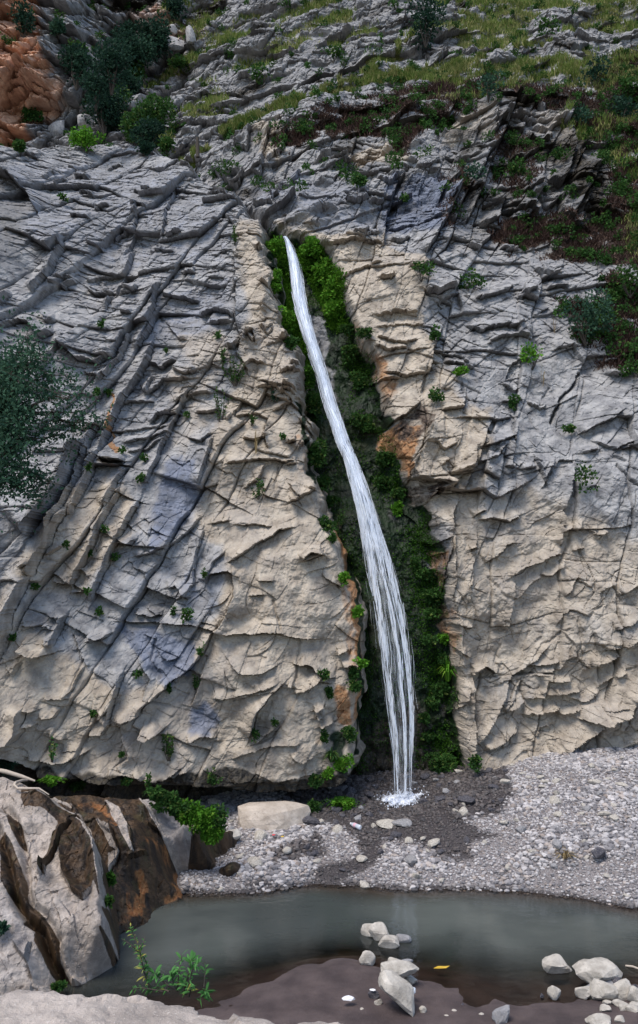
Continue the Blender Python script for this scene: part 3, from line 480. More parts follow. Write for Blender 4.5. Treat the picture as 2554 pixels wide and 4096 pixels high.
MB['olive'].poly(px('W2', [(700, 480), (760, 720), (900, 960), (940, 900), (880, 600), (800, 470)]), .55, 6)
MB['olive'].poly(px('W1', [(680, 960), (830, 1040), (900, 1300), (860, 1500), (760, 1300)]), .6, 6)
MB['rust'].poly(px('W2', [(740, 0), (1020, 0), (1010, 180), (950, 260), (950, 400), (870, 300), (700, 120)]), .95, 5)
MB['rust'].poly(px('W2', [(1050, 910), (1210, 910), (1215, 1290), (1170, 1340), (1150, 1150), (1090, 1020)]), .7, 5)
MB['rust'].poly(px('W2', [(1120, 1350), (1260, 1380), (1290, 1512), (1150, 1512)]), .6, 5)
MB['rust'].poly(px('W3', [(1160, 100), (1290, 80), (1310, 380), (1260, 330), (1230, 200)]), .7, 5)
MB['rust'].poly(px('W3', [(1270, 450), (1320, 460), (1260, 830), (1180, 900), (1150, 720)]), .5, 6)
MB['rust'].poly(px('W1', [(950, 900), (1060, 900), (1110, 1010), (1180, 1090), (1100, 1290), (1060, 1180), (990, 1060)]), .6, 6)
MB['rust'].brush(px('W1', [(800, 450), (830, 640), (920, 800), (980, 920)]), 9, .45)
MB['tan'].poly(px('F', [(780, 560), (900, 570), (1010, 620), (1000, 760), (1060, 860), (1110, 960), (1170, 960), (1140, 1100), (1080, 1200), (1000, 1280), (930, 1000), (860, 830), (800, 650)]), 1, 9)
MB['tan'].poly(px('F', [(1070, 1200), (1250, 1150), (1600, 1300), (1700, 1900), (1060, 1900)]), .62, 20)
MB['tan'].poly(px('F', [(1350, 1520), (1600, 1480), (1600, 1850), (1180, 1850), (1250, 1650)]), .9, 20)
MB['tan'].poly(px('F', [(640, 530), (800, 545), (900, 600), (760, 590)]), .9, 8)
MB['tan'].poly(px('F', [(830, 360), (940, 330), (950, 400), (840, 400)]), .9, 6)
MB['tan'].poly(px('F', [(1060, 290), (1170, 240), (1170, 330), (1040, 350)]), .55, 8)
MB['tan'].poly(px('F', [(1230, 240), (1330, 280), (1360, 350), (1290, 340)]), .5, 8)
MB['tan'].poly(px('F', [(600, 320), (680, 300), (670, 390), (620, 400)]), .6, 6)
for p, v in [([(905, 430), (1060, 420), (1090, 470), (1040, 560), (900, 540)], .75), ([(560, 430), (700, 400), (880, 440), (900, 540), (760, 540), (620, 510)], .45), ([(1100, 740), (1330, 700), (1330, 780), (1180, 830)], .3)]:
    MB['blue'].poly(px('F', p), v, 8)
MB['smooth'].poly(px('F', [(1070, 1180), (1200, 1150), (1340, 1060), (1480, 1100), (1700, 1200), (1700, 1900), (1050, 1900)]), 1, 16)
MB['smooth'].poly(px('F', [(1130, 880), (1330, 830), (1480, 960), (1430, 1080), (1200, 1060)]), .9, 10)
MB['smooth'].poly(px('F', [(780, 570), (1010, 600), (1010, 850), (1130, 1080), (1000, 1130), (900, 900)]), .8, 8)
MB['smooth'].poly(px('F', [(900, 430), (1080, 420), (1030, 570), (880, 560)]), .8, 6)
MB['smooth'].poly(px('F', [(1040, 340), (1170, 240), (1180, 330), (1040, 370)]), .8, 5)
MB['smooth'].poly(px('F', [(820, 370), (940, 330), (950, 410), (830, 420)]), .7, 5)
MB['smooth'].poly(px('F', [(600, 540), (800, 530), (900, 570), (780, 600)]), .6, 5)
MB['vert'].poly(px('F', [(1040, 420), (1200, 220), (1430, 230), (1470, 560), (1050, 600), (1000, 580)]), 1, 14)
g = MB['grass']
for t, pts, r, v in [(2, [(-60, 480), (60, 430), (180, 390), (330, 370), (480, 350), (620, 350), (760, 320), (880, 270), (1020, 220), (1130, 210)], 8, 1), (2, [(230, 330), (330, 290), (400, 240), (450, 185)], 7, 1), (2, [(640, 60), (760, 90), (860, 130)], 10, .7), (2, [(880, 360), (980, 330), (1100, 320)], 6, .7), (2, [(1000, 260), (1200, 240), (1330, 320), (1500, 380)], 14, .75),
                     (1, [(1060, 620), (1140, 570), (1230, 530), (1340, 500), (1450, 480), (1530, 440)], 7, 1), (1, [(850, 780), (920, 760), (990, 710)], 4, .9), (1, [(770, 690), (830, 660)], 9, .8), (1, [(900, 330), (960, 280), (1080, 240)], 12, .5), (1, [(700, 410), (760, 360), (900, 290)], 12, .6), (1, [(640, 610), (740, 680), (800, 720)], 14, .6), (1, [(860, 480), (920, 560)], 12, .4)]:
    g.brush(px(t, pts), r, v)
for p, v in [([(560, -40), (1600, -40), (1600, 330), (1440, 260), (1300, 190), (1100, 260), (960, 250), (1000, 170), (1100, 120), (960, 60), (800, 100), (700, 60)], .5), ([(430, -60), (700, -60), (760, 120), (640, 160), (500, 170), (430, 120), (380, 40)], .5), ([(370, 180), (480, 160), (560, 240), (480, 300), (430, 280)], .45), ([(1350, 180), (1560, 200), (1600, 700), (1480, 640), (1440, 420)], .4), ([(640, 330), (800, 290), (760, 340), (700, 370)], .3)]:
    g.poly(px('F', p), v, 14)
for p, v in [([(620, 360), (700, 320), (830, 250), (900, 230), (1100, 200), (1180, 190), (1190, 230), (1060, 290), (980, 340), (950, 390), (900, 330), (760, 330), (680, 370)], .95), ([(1170, 540), (1260, 500), (1430, 520), (1460, 620), (1330, 620), (1200, 600)], .95), ([(1400, 130), (1600, 100), (1600, 760), (1440, 760), (1420, 560), (1450, 400), (1370, 300)], .85), ([(1190, 200), (1360, 190), (1440, 260), (1380, 300), (1220, 240)], .7), ([(1040, 420), (1110, 400), (1120, 470), (1060, 490)], .6), ([(1040, 460), (1080, 440), (1090, 520), (1040, 560)], .5), ([(1320, 720), (1600, 700), (1600, 900), (1400, 860)], .7), ([(1160, 330), (1240, 300), (1300, 420), (1220, 480), (1150, 420)], .5), ([(250, 60), (330, 20), (360, 120), (300, 160)], .5)]:
    MB['brown'].poly(px('F', p), v, 9)
MB['grass'].brush(px('F', [(1330, 300), (1420, 330), (1500, 430)]), 14, .45)
MB['orange'].poly(px('F', [(-200, -200), (75, -200), (80, 60), (120, 170), (130, 230), (80, 300), (60, 360), (-200, 400)]), 1, 8)
MB['orange'].poly(px('F', [(330, -10), (400, 20), (520, 90), (440, 120), (350, 130), (300, 60)]), .42, 10)
MB['orange'].poly(px('W4', [(0, 500), (500, 600), (480, 800), (330, 900), (150, 1050), (0, 1100)]), .65, 10)
MB['wet'].brush(px('F', [(340, -40), (560, -30), (480, 40)]), 14, .6)  # this and the next darken the rock along the top edge
MB['wet'].poly(px('W4', [(620, -60), (1240, -60), (1130, 140), (900, 110), (700, 60)]), 1, 5)
MB['wet'].poly([(343, 790), (358, 745), (420, 700), (460, 780), (475, 840), (300, 860)], .7, 8)

MB['wet'].poly(px('F', [(1010, 560), (1200, 480), (1560, 470), (1560, 900), (1380, 860), (1130, 860), (1040, 720)]), .27, 20)  # plain darkening of the upper right face, carried by the wet mask
MB['wet'].poly(px('F', [(1060, 420), (1200, 240), (1430, 230), (1480, 560), (1050, 580)]), .2, 16)  # same darkening over the leaning columns
MA['wet'].poly(px('F', [(-300, 330), (20, 380), (90, 500), (60, 640), (-300, 680)]), .45, 12)  # shadowed overhang at the left edge, its shade put into the colour
MB['tan'].poly(px('F', [(1060, 1160), (1160, 1100), (1180, 1850), (1060, 1860)]), .8, 12)
# ------------------------------------------------------------------ materials
def nt(name):
    m = bpy.data.materials.new(name); m.use_nodes = True
    t = m.node_tree; t.nodes.clear()
    return m, t
class NB:
    """tiny node builder"""
    def __init__(s, t): s.t = t
    def n(s, typ, **k):
        nd = s.t.nodes.new(typ)
        for a, v in k.items():
            if a.startswith('in_'):
                key = a[3:]; key = int(key) if key.isdigit() else key.replace('_', ' ')
                s.set(nd.inputs[key], v)
            else: setattr(nd, a, v)
        return nd
    def set(s, sock, v):
        if isinstance(v, bpy.types.NodeSocket): s.t.links.new(v, sock)
        elif isinstance(v, bpy.types.Node): s.t.links.new(v.outputs[0], sock)
        else: sock.default_value = v
    def mix(s, f, a, b, mode='MIX'):
        nd = s.t.nodes.new('ShaderNodeMix'); nd.data_type = 'RGBA'; nd.blend_type = mode; nd.clamp_factor = True
        s.set(nd.inputs[0], f); s.set(nd.inputs[6], c4(a)); s.set(nd.inputs[7], c4(b)); return nd.outputs[2]
    def math(s, op, a, b=None, c=None, clamp=False):
        nd = s.t.nodes.new('ShaderNodeMath'); nd.operation = op; nd.use_clamp = clamp
        s.set(nd.inputs[0], a)
        if b is not None: s.set(nd.inputs[1], b)
        if c is not None: s.set(nd.inputs[2], c)
        return nd.outputs[0]
    def ramp(s, f, a, b):
        nd = s.t.nodes.new('ShaderNodeMapRange'); nd.clamp = True; nd.interpolation_type = 'SMOOTHSTEP'
        s.set(nd.inputs[0], f); nd.inputs[1].default_value = a; nd.inputs[2].default_value = b; return nd.outputs[0]
    def noise(s, scale, detail=4, rough=.55, vec=None, dist=0.0):
        nd = s.t.nodes.new('ShaderNodeTexNoise'); nd.inputs['Scale'].default_value = scale; nd.inputs['Detail'].default_value = detail
        nd.inputs['Roughness'].default_value = rough; nd.inputs['Distortion'].default_value = dist
        if vec is not None: s.set(nd.inputs['Vector'], vec)
        return nd.outputs[0]
    def pos(s):
        return s.t.nodes.new('ShaderNodeTexCoord').outputs['Object']
    def scaled(s, vec, v, rot=(0, 0, 0)):
        nd = s.t.nodes.new('ShaderNodeMapping'); s.set(nd.inputs['Vector'], vec); nd.inputs['Scale'].default_value = v; nd.inputs['Rotation'].default_value = rot; return nd.outputs[0]
    def attr(s, name):
        a = s.t.nodes.new('ShaderNodeAttribute'); a.attribute_name = name
        sp = s.t.nodes.new('ShaderNodeSeparateColor'); s.t.links.new(a.outputs['Color'], sp.inputs[0])
        return sp.outputs[0], sp.outputs[1], sp.outputs[2], a.outputs['Alpha']
    def bump(s, h, strength, dist, nrm=None):
        b = s.t.nodes.new('ShaderNodeBump'); b.inputs['Strength'].default_value = strength; b.inputs['Distance'].default_value = dist
        s.set(b.inputs['Height'], h)
        if nrm is not None: s.set(b.inputs['Normal'], nrm)
        return b.outputs[0]
    def out(s, surf, vol=None):
        o = s.t.nodes.new('ShaderNodeOutputMaterial'); s.set(o.inputs['Surface'], surf)
    def bsdf(s, color, rough=.9, spec=.3, normal=None, **k):
        b = s.t.nodes.new('ShaderNodeBsdfPrincipled'); s.set(b.inputs['Base Color'], c4(color)); s.set(b.inputs['Roughness'], rough)
        s.set(b.inputs['Specular IOR Level'], spec)
        if normal is not None: s.set(b.inputs['Normal'], normal)
        for a, v in k.items(): s.set(b.inputs[a.replace('_', ' ')], v)
        return b.outputs[0]
def c4(c):
    if isinstance(c, (tuple, list)) and len(c) == 3: return (*c, 1)
    return c

def rock_material(name, hill=False):
    m, t = nt(name); b = NB(t); P = b.pos()
    tan, blue, moss, rust = b.attr('rock_a')
    grass, brown, orange, wet = b.attr('rock_b')  # wet: damp rock together with the painted dark areas
    n1 = b.noise(.55, 5, .6, P); n2 = b.noise(3.2, 5, .62, P); n3 = b.noise(17, 4, .65, P); n4 = b.noise(60, 3, .6, P)
    streak = b.noise(2.2, 4, .6, b.scaled(P, (1.6, 1.6, .22)))
    grey = b.mix(b.ramp(n2, .3, .7), (.138, .138, .144), (.335, .328, .322))
    tanc = b.mix(b.ramp(n2, .28, .72), (.225, .19, .152), (.43, .374, .302))
    tanc = b.mix(b.math('MULTIPLY', b.ramp(n1, .5, .72), .5), tanc, (.30, .275, .255))
    bl = b.mix(b.ramp(n2, .35, .65), (.075, .09, .125), (.165, .185, .24))
    tf = b.math('ADD', b.math('ADD', tan, .05), b.math('MULTIPLY', b.math('SUBTRACT', n1, .5), 1.5))
    col = b.mix(b.ramp(tf, .25, .8), grey, tanc)
    bf = b.math('ADD', blue, b.math('MULTIPLY', b.math('SUBTRACT', n2, .5), .9))
    col = b.mix(b.math('MULTIPLY', b.ramp(bf, .28, .75), .9), col, bl)
    # water stains running down and fine dark specks
    col = b.mix(b.math('MULTIPLY', b.ramp(streak, .55, .75), .38), col, (.15, .135, .125))
    col = b.mix(b.math('MULTIPLY', b.ramp(n3, .55, .75), .35), col, (.10, .098, .10))
    col = b.mix(b.math('MULTIPLY', b.ramp(n4, .60, .72), .5), col, (.5, .48, .46))
    oc = b.mix(b.ramp(n2, .3, .7), (.38, .21, .14), (.60, .38, .26))
    col = b.mix(b.ramp(b.math('ADD', orange, b.math('MULTIPLY', b.math('SUBTRACT', n1, .5), .8)), .2, .8), col, oc)
    rc = b.mix(b.ramp(n3, .35, .65), (.25, .115, .05), (.34, .205, .11))
    rf = b.math('ADD', rust, b.math('MULTIPLY', b.math('SUBTRACT', n2, .5), 1.3))
    col = b.mix(b.ramp(rf, .3, .8), col, rc)
    gc = b.mix(b.ramp(n3, .35, .65), (.045, .065, .018), (.14, .14, .05))
    gf = b.math('ADD', grass, b.math('MULTIPLY', b.math('SUBTRACT', n2, .5), 1.5))
    col = b.mix(b.ramp(gf, .35, .65), col, gc)
    bc = b.mix(b.ramp(n3, .35, .65), (.03, .022, .018), (.10, .07, .052))
    brf = b.math('ADD', brown, b.math('MULTIPLY', b.math('SUBTRACT', n2, .5), 1.2))
    col = b.mix(b.ramp(brf, .35, .65), col, bc)
    mc = b.mix(b.ramp(n2, .35, .65), (.006, .011, .007), (.014, .03, .012))
    mc = b.mix(b.math('MULTIPLY', b.ramp(n1, .5, .7), .6), mc, (.03, .032, .014))
    mf = b.math('ADD', moss, b.math('MULTIPLY', b.math('SUBTRACT', n2, .5), .9))
    mfac = b.ramp(mf, .3, .65)
    col = b.mix(mfac, col, mc)
    wf = b.ramp(b.math('ADD', wet, b.math('MULTIPLY', b.math('SUBTRACT', n2, .5), .8)), .3, .7)  # damp rock and the painted dark areas share this factor
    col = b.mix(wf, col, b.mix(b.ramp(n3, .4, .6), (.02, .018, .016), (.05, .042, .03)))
    wm = b.math('MAXIMUM', wf, mfac)
    rough = b.math('SUBTRACT', .92, b.math('MULTIPLY', wm, .40))
    h = b.math('ADD', b.math('MULTIPLY', n3, 1.0), b.math('MULTIPLY', n4, .35))
    nr = b.bump(h, .55, .035)
    b.out(b.bsdf(col, rough, .25, nr))
    return m

M_ROCK = rock_material('cliff_rock')

# ------------------------------------------------------------------ building a rock face as a sheet Y(X, Z)
def face_grid(yr, u0, u1, z0, z1):
    zs = [z0]
    while zs[-1] < z1: zs.append(zs[-1] + RES * float(np.interp(zs[-1], *yr)) / FP)
    Z = np.array(zs); R = np.interp(Z, *yr)
    U = np.arange(u0, u1, RES / FP)
    XX = (U[None] * R[:, None]).ravel().astype(np.float64); ZZ = np.repeat(Z, len(U))
    return XX, ZZ, len(Z), len(U)

def signed(poly, x, y):
    """signed distance in px to a closed outline, > 0 inside"""
    def f(x, y):
        D = np.full(x.shape, 1e9); ins = np.zeros(x.shape, bool); n = len(poly)
        for i in range(n):
            (xa, ya), (xb, yb) = poly[i], poly[(i + 1) % n]
            c = (ya > y) != (yb > y)
            if ya != yb: ins ^= c & (x < (xb - xa) * (y - ya) / (yb - ya) + xa)
            vx, vy = xb - xa, yb - ya
            t = np.clip(((x - xa) * vx + (y - ya) * vy) / (vx * vx + vy * vy + 1e-9), 0, 1)
            D = np.minimum(D, np.hypot(x - xa - t * vx, y - ya - t * vy))
        return np.where(ins, D, -D)
    return par(f, x, y)

BROW = px('F', [(-330, 300), (-60, 335), (10, 352), (70, 350), (130, 345), (230, 346), (330, 352), (400, 375), (430, 386), (500, 430), (560, 470), (600, 505), (622, 535)])
OUTA = [(-140, 1100)] + BROW + GL + [(352, 1100)]

def refine(X, Z, Y0, amp=1.0):
    """small scale roughness shared by all faces"""
    return amp * (.05 * fbm(X * 2.1, Z * 2.1, 40, 4) + .010 * fbm(X * 11, Z * 11, 50, 3))

# ---- left face
XX, ZZ, nr, nc = face_grid(([-.5, 3, 8, 13, 16, 19], [15, 15.5, 16.8, 19.5, 22, 26]), -.56, .075, -.5, 18.2)
Y0 = YA(XX, ZZ)
qx, qy = proj(XX, Y0, ZZ)
wq = fbm(XX * 2.6, ZZ * 2.6, 3, 3) * 3.0
wr = fbm(XX * 2.6 + 50, ZZ * 2.6, 4, 3) * 3.0
_, _, _, j1, j2, j3 = cells(XX / .34 + wq * .08, ZZ / .26 + wr * .08, 61)
_, _, _, k1, k2, k3 = cells(XX / .13 + wq * .1, ZZ / .10 + wr * .1, 62)
sx, sy = qx + wq * .3 + (j1 - .5) * 1.8 + (k1 - .5) * 1.1, qy + wr * .3 + (j2 - .5) * 1.8 + (k2 - .5) * 1.1
sm = MA['smooth'].get(sx, sy); und = MA['under'].get(sx, sy)
rough_ = 1 - .8 * sm
topz = 1 - sstep(300, 520, qy)                                   # more shingly towards the top
o = .30 * fbm(XX * .45, ZZ * .45, 1, 2)
calm = sstep(-.35, .35, perlin(XX * .75, ZZ * .75, 77))
o += blocks(XX, ZZ, 11, 63, .85, 1.15, .19, .13, .24, bias=.10, slope=.5, joint=.16, bed=.08) * (1 - .8 * sm)
o += blocks(XX, ZZ, 12, 66, .34, .5, .020, .024, .16, bias=.08, slope=.6, joint=.05, bed=.04) * rough_ * (.3 + .7 * calm)
o += facets(XX, ZZ, 13, -14, .95, .22, .020, .08, bias=.17, warp=.2, crack=.02, cw=.05) * (.2 + .8 * topz) * rough_ * (.4 + .6 * calm)
o += facets(XX, ZZ, 17, 55, .40, .24, .012, .13, bias=.08, warp=.2, crack=.02, cw=.05) * rough_ * (.3 + .7 * calm)
o += facets(XX, ZZ, 14, -8, .28, .09, .007, .11, bias=.11, warp=.25) * (.4 + .6 * topz) * (1 - .75 * sm)
o += facets(XX, ZZ, 18, 25, .14, .09, .005, .11, bias=.04, warp=.3) * (1 - .55 * sm)
o += lumps(XX, ZZ, 15, 50, .9, .6, .05, .16, .16, warp=.9) * sm
o += facets(XX, ZZ, 19, 35, .9, .5, .010, .10, warp=1.3, crack=.035, cw=.025) * sm * sstep(-.1, .35, perlin(XX * 1.3, ZZ * 1.3, 78))
o += .03 * fbm(XX * 4.5, ZZ * 4.5, 79, 4) * sm
o += DA.get(sx, sy)
o += refine(XX, ZZ, Y0, 1.0)
o -= und * (.45 + .85 * sstep(110, 170, qx))
sd = signed(OUTA, qx + wq * 1.5, qy + wr * 1.3)
edge = np.clip(-sd, 0, 60)
brow = np.clip(8 - sd, 0, 8) / 8
Y = Y0 - o + .12 * brow ** 2 + np.where(sd < 0, edge * np.where(qy < 240, .16, .13), 0)
A_V = np.stack([XX, Y, ZZ], 1)
keepA = (sd > -34)
sx2, sy2 = qx + wq * 1.6, qy + wr * 1.6
ga = {k: MA[k].get(sx2, sy2) for k in ('tan', 'blue', 'moss', 'rust', 'wet')}  # 'wet': damp rock, painted shade and dark strokes
Fq = grid_faces(nr, nc, keepA)
V_, F_, at_ = compact(A_V, Fq, {'rock_a': np.stack([ga['tan'], ga['blue'], ga['moss'], ga['rust']], 1), 'rock_b': np.stack([0 * sd, 0 * sd, 0 * sd, ga['wet']], 1)})
cliffA = new_mesh('cliff', V_, F_, M_ROCK, False, at_); tag(cliffA, kind='structure')
VIS = [V_]

# ---- right face, gully and hillside
XX, ZZ, nr, nc = face_grid(([-.5, 4, 8, 12, 15, 20, 26, 32], [17, 17.5, 18.5, 20.5, 23.5, 28.5, 35, 40]), -.47, .60, -.5, 31)
Y0 = YB(XX, ZZ)
qx, qy = proj(XX, Y0, ZZ)
far = np.clip(Y0 / 20, .8, 2)
wq = fbm(XX * 2.2, ZZ * 2.2, 23, 3) * 3.0
wr = fbm(XX * 2.2 + 50, ZZ * 2.2, 24, 3) * 3.0
_, _, _, j1, j2, j3 = cells(XX / (.34 * far) + wq * .08, ZZ / (.26 * far) + wr * .08, 63)
_, _, _, k1, k2, k3 = cells(XX / .13 + wq * .1, ZZ / .10 + wr * .1, 64)
sx, sy = qx + wq * .3 + (j1 - .5) * 1.8 + (k1 - .5) * 1.1, qy + wr * .3 + (j2 - .5) * 1.8 + (k2 - .5) * 1.1
mb = {k: MB[k].get(sx, sy) for k in MB}
sm = mb['smooth']; gul = mb['gully']; soil = np.clip(np.maximum(mb['grass'], mb['brown']), 0, 1)
orange = mb['orange']
hill = 1 - sstep(200, 290, qy - 20 * np.sin(qx / 90))             # the slope above the faces
rgh = (1 - .86 * sm) * (1 - .97 * gul)
leftup = sstep(260, 120, qx) * sstep(260, 150, qy)
o = .30 * fbm(XX * .4, ZZ * .4, 101, 2)
o += blocks(XX, ZZ, 111, 63, .62, .95, .22, .16, .28, bias=.12, slope=.5, joint=.25, bed=.15) * (1 - gul) * np.clip(mb['vert'] + .1, 0, 1) * (1 - .5 * sm)
o += blocks(XX, ZZ, 112, 72, .95, .85, .14, .15, .26, bias=.12, slope=.5, joint=.14, bed=.10) * rgh * (1 - .6 * soil) * (1 - .6 * mb['vert']) * (1 - .65 * hill)
o += blocks(XX, ZZ, 113, 40, .36, .32, .022, .03, .18, bias=.08, slope=.4, joint=.05, bed=.05) * rgh * (1 - .6 * soil) * (1 - .5 * hill)
o += blocks(XX, ZZ, 118, 78, 1.25, 1.3, .05, .05, .10, slope=.4, joint=.10, bed=.05) * sm * (1 - gul)
o += facets(XX, ZZ, 114, 30, .17, .11, .012, .18, bias=.1, warp=.25) * (1 - .6 * sm) * (1 - .6 * gul)
o += lumps(XX, ZZ, 115, 35, 1.3, .8, .05, .14, .12, warp=1.0) * sm
o += facets(XX, ZZ, 117, 55, 1.1, .55, .016, .10, warp=1.3, crack=.05, cw=.02) * sm * sstep(-.15, .3, perlin(XX * 1.2, ZZ * 1.2, 178))
o += .03 * fbm(XX * 4.5, ZZ * 4.5, 179, 4) * sm
o += facets(XX, ZZ, 116, 30, .42, .26, .014, .14, bias=.05, warp=1.0, crack=.015, cw=.04) * sm * (.3 + .7 * sstep(540, 680, qy))
# hillside outcrops: blocks that stand out of the soil in broken bands
bands = fbm((XX * .94 + ZZ * .34) * .22, (-XX * .34 + ZZ * .94) * .75, 120, 3)
outc = sstep(-.05, .3, bands) * hill * (1 - .8 * mb['brown']) * (1 - leftup)
o += outc * (.22 + blocks(XX, ZZ, 121, 75, .85, .6, .10, .18, .22, bias=-.10, slope=.3, joint=.10, bed=.08, warp=.1) + blocks(XX, ZZ, 122, 66, .36, .3, .03, .06, .25, bias=-.05, joint=.06, bed=.06, warp=.1))
o += hill * (1 - leftup) * (1 - .6 * mb['vert']) * facets(XX, ZZ, 141, 19, 3.6, .75, .30, .06, bias=-.1, warp=.35, jit=.8)
o += hill * .30 * fbm(XX * .8, ZZ * .8, 130, 3) * (1 - outc)
# columnar joints of the warm cliff at the upper left
o += leftup * (blocks(XX, ZZ, 131, 62, .72, .8, .30, .42, .40, bias=.75, slope=.3, joint=.45, bed=.4, jw=.05, warp=.12) + blocks(XX, ZZ, 132, 62, .3, .36, .07, .12, .3, bias=.2, joint=.1, bed=.1))
o += soil * (1 - hill) * .12 * fbm(XX * 3, ZZ * 3, 140, 3)
o += DB.get(sx, sy) * (1 - .3 * gul) * (1 - .1 * sm)
o -= .95 * gul
o += gul * (.10 * fbm(XX * 1.6, ZZ * .8, 150, 4) + lumps(XX, ZZ, 151, 80, .6, .22, .04, .2, .3, warp=.9) + .05 * fbm(XX * 5, ZZ * 3, 155, 4))
o += refine(XX, ZZ, Y0, 1.0) * (1 + .5 * hill)
Y = Y0 - o
sdA = signed(OUTA, qx, qy)
keepB = sdA < 26
B_V = np.stack([XX, Y, ZZ], 1)
sx2, sy2 = qx + wq * 1.8, qy + wr * 1.8
mb = {k: MB[k].get(sx2, sy2) for k in MB}
mb['grass'] = mb['grass'] * (.75 + .25 * sstep(.7, 1, mb['grass']))
brk = .55 + .9 * fbm(XX * 1.1, ZZ * 1.6, 160, 4)
mb['brown'] = mb['brown'] * np.clip(brk + .25, 0, 1); mb['grass'] = mb['grass'] * np.clip(brk + .45, 0, 1)
mb['grass'] = np.clip(mb['grass'] - outc * .75 * (1 - sstep(.85, 1, mb['grass'])), 0, 1)
# far bare slopes fall back to grass on the gentle parts
moss = mb['moss'] * (1 - .55 * mb['olive']); wet_dark = np.clip(mb['wet'] + hill * (.30 + .35 * fbm(XX * .6, ZZ * .8, 170, 3)) * (1 - .8 * leftup), 0, 1)  # wet mask plus a noisy darkening of the whole hillside
rock_b = np.stack([mb['grass'], np.clip(mb['brown'] + .0 * moss, 0, 1), mb['orange'], wet_dark], 1)
rust = np.clip(mb['rust'] + .38 * mb['olive'], 0, 1)
brownx = np.clip(mb['brown'] + .62 * mb['olive'], 0, 1); rock_b[:, 1] = brownx
rock_a = np.stack([mb['tan'], mb['blue'], moss * (1 - .8 * mb['rust']), rust], 1)
Fq = grid_faces(nr, nc, keepB)
fc = qy[Fq].mean(1); fcx = qx[Fq].mean(1)
split = np.interp(fcx, [-140, 190, 260, 330, 400, 480, 520, 580, 638, 760], [260, 260, 160, 140, 130, 95, 85, 90, 120, 130])
for sel, nm in ((fc >= split, 'cliff'), (fc < split, 'hillside')):
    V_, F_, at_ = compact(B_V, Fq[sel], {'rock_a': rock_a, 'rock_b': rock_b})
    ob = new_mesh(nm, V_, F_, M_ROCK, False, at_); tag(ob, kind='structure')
    VIS.append(V_)
GRASS_W = mb['grass']; BROWN_W = mb['brown']; MOSS_W = mb['moss']; OL_W = mb['olive']; B_KEEP = keepB; B_Q = (qx, qy)

# z-buffer of the rock so that plants can be rooted on the visible rock
def make_zbuf(Vs):
    V = np.concatenate(Vs); x, y = proj(V[:, 0], V[:, 1], V[:, 2])
    i = np.round(x).astype(int) - MX0; j = np.round(y).astype(int) - MY0
    ok = (i >= 0) & (i < 940) & (j >= 0) & (j < 1250)
    V = V[ok]; idx = j[ok] * 940 + i[ok]
    o = np.argsort(-V[:, 1], kind='stable')
    zb = np.full(940 * 1250, 9e9, np.float32); zz = np.zeros(940 * 1250, np.float32); xx = zz.copy()
    zb[idx[o]] = V[o, 1]; zz[idx[o]] = V[o, 2]; xx[idx[o]] = V[o, 0]
    return zb.reshape(1250, 940), xx.reshape(1250, 940), zz.reshape(1250, 940)
ZB, ZX, ZZb = make_zbuf(VIS)
def hit(x, y, r=2):
    """point of the visible rock near a picture position (nearest of the neighbours)"""
    i = int(round(x)) - MX0; j = int(round(y)) - MY0
    w = ZB[j - r:j + r + 1, i - r:i + r + 1]; k = np.unravel_index(np.argmin(w), w.shape)
    Yv = float(w[k])
    if Yv > 1e8: Yv = 25.0
    return at_y(x, y, Yv)
# ------------------------------------------------------------------ ground: pool bed, gravel bar, mud bank in one sheet
GP = [(185, 893, 0), (240, 893, 0), (285, 888, 0), (330, 884, 0), (385, 888, 0), (440, 889, 0), (490, 889, 0), (530, 892, 0), (580, 898, 0), (638, 908, 0), (720, 920, 0),
      (203, 1010, 0), (253, 987, 0), (290, 972, 0), (319, 962, 0), (361, 960, 0), (393, 970, 0), (418, 979, 0), (437, 989, 0), (467, 998, 0), (509, 1006, 0), (560, 1005, 0), (593, 1000, 0), (638, 985, 0), (720, 975, 0),
      (300, 925, -.4), (380, 925, -.3), (450, 935, -.4), (520, 940, -.4), (600, 945, -.38), (700, 945, -.4), (150, 960, -.5), (230, 940, -.45),
      (250, 840, .35), (400, 805, .5), (350, 830, .40), (430, 800, .62), (470, 800, .85), (560, 800, .9), (638, 800, 1.0), (638, 757, 1.4), (580, 765, 1.25), (540, 772, 1.12), (500, 775, 1.0), (450, 850, .36), (560, 850, .5), (638, 860, .42),
      (210, 872, .15), (300, 815, .5), (270, 818, .5), (340, 800, .55), (720, 757, 1.4), (720, 820, .9), (440, 1040, .05), (340, 1030, .06), (600, 1040, .09), (250, 1040, .04), (420, 1012, .035), (320, 1000, .035), (560, 1020, .04)]
_P, _V = [], []
for x, y, z in GP:
    X, Y, Z = at_z(x, y, z); _P.append((X, Y)); _V.append(z)
_P += [(-9, 12), (-9, 18), (10, 20), (-5, 22), (5, 22), (0, 4), (-8, 6), (8, 6), (0, -20), (30, 5), (30, 30), (-30, 10), (-30, 30), (0, 45)]
_V += [0, .6, 1.6, .8, .9, .5, .6, .6, .8, 1.5, 2.5, 1.0, 1.5, 2]
GH = RBF(_P, _V, .25)
def ground_z(X, Y):
    return GH(X, Y) + .02 * fbm(X * 2.3, Y * 2.3, 200, 3)
WETG = Map()     # where the gravel is wet and dark
for p in [[(250, 100), (500, 90), (880, -20), (930, 110), (850, 220), (690, 245), (760, 300), (850, 325), (700, 360), (740, 440), (600, 430), (520, 380), (430, 350), (300, 340), (290, 440), (190, 500), (60, 560), (-20, 560), (-20, 470), (150, 440), (200, 400), (160, 330), (100, 280), (0, 270)]]:
    WETG.poly(px(8, p), 1, 8)
WETG.poly(px(8, [(-160, 40), (300, 20), (880, -40), (890, 60), (300, 170), (-20, 280), (-160, 260)]), 1, 4)
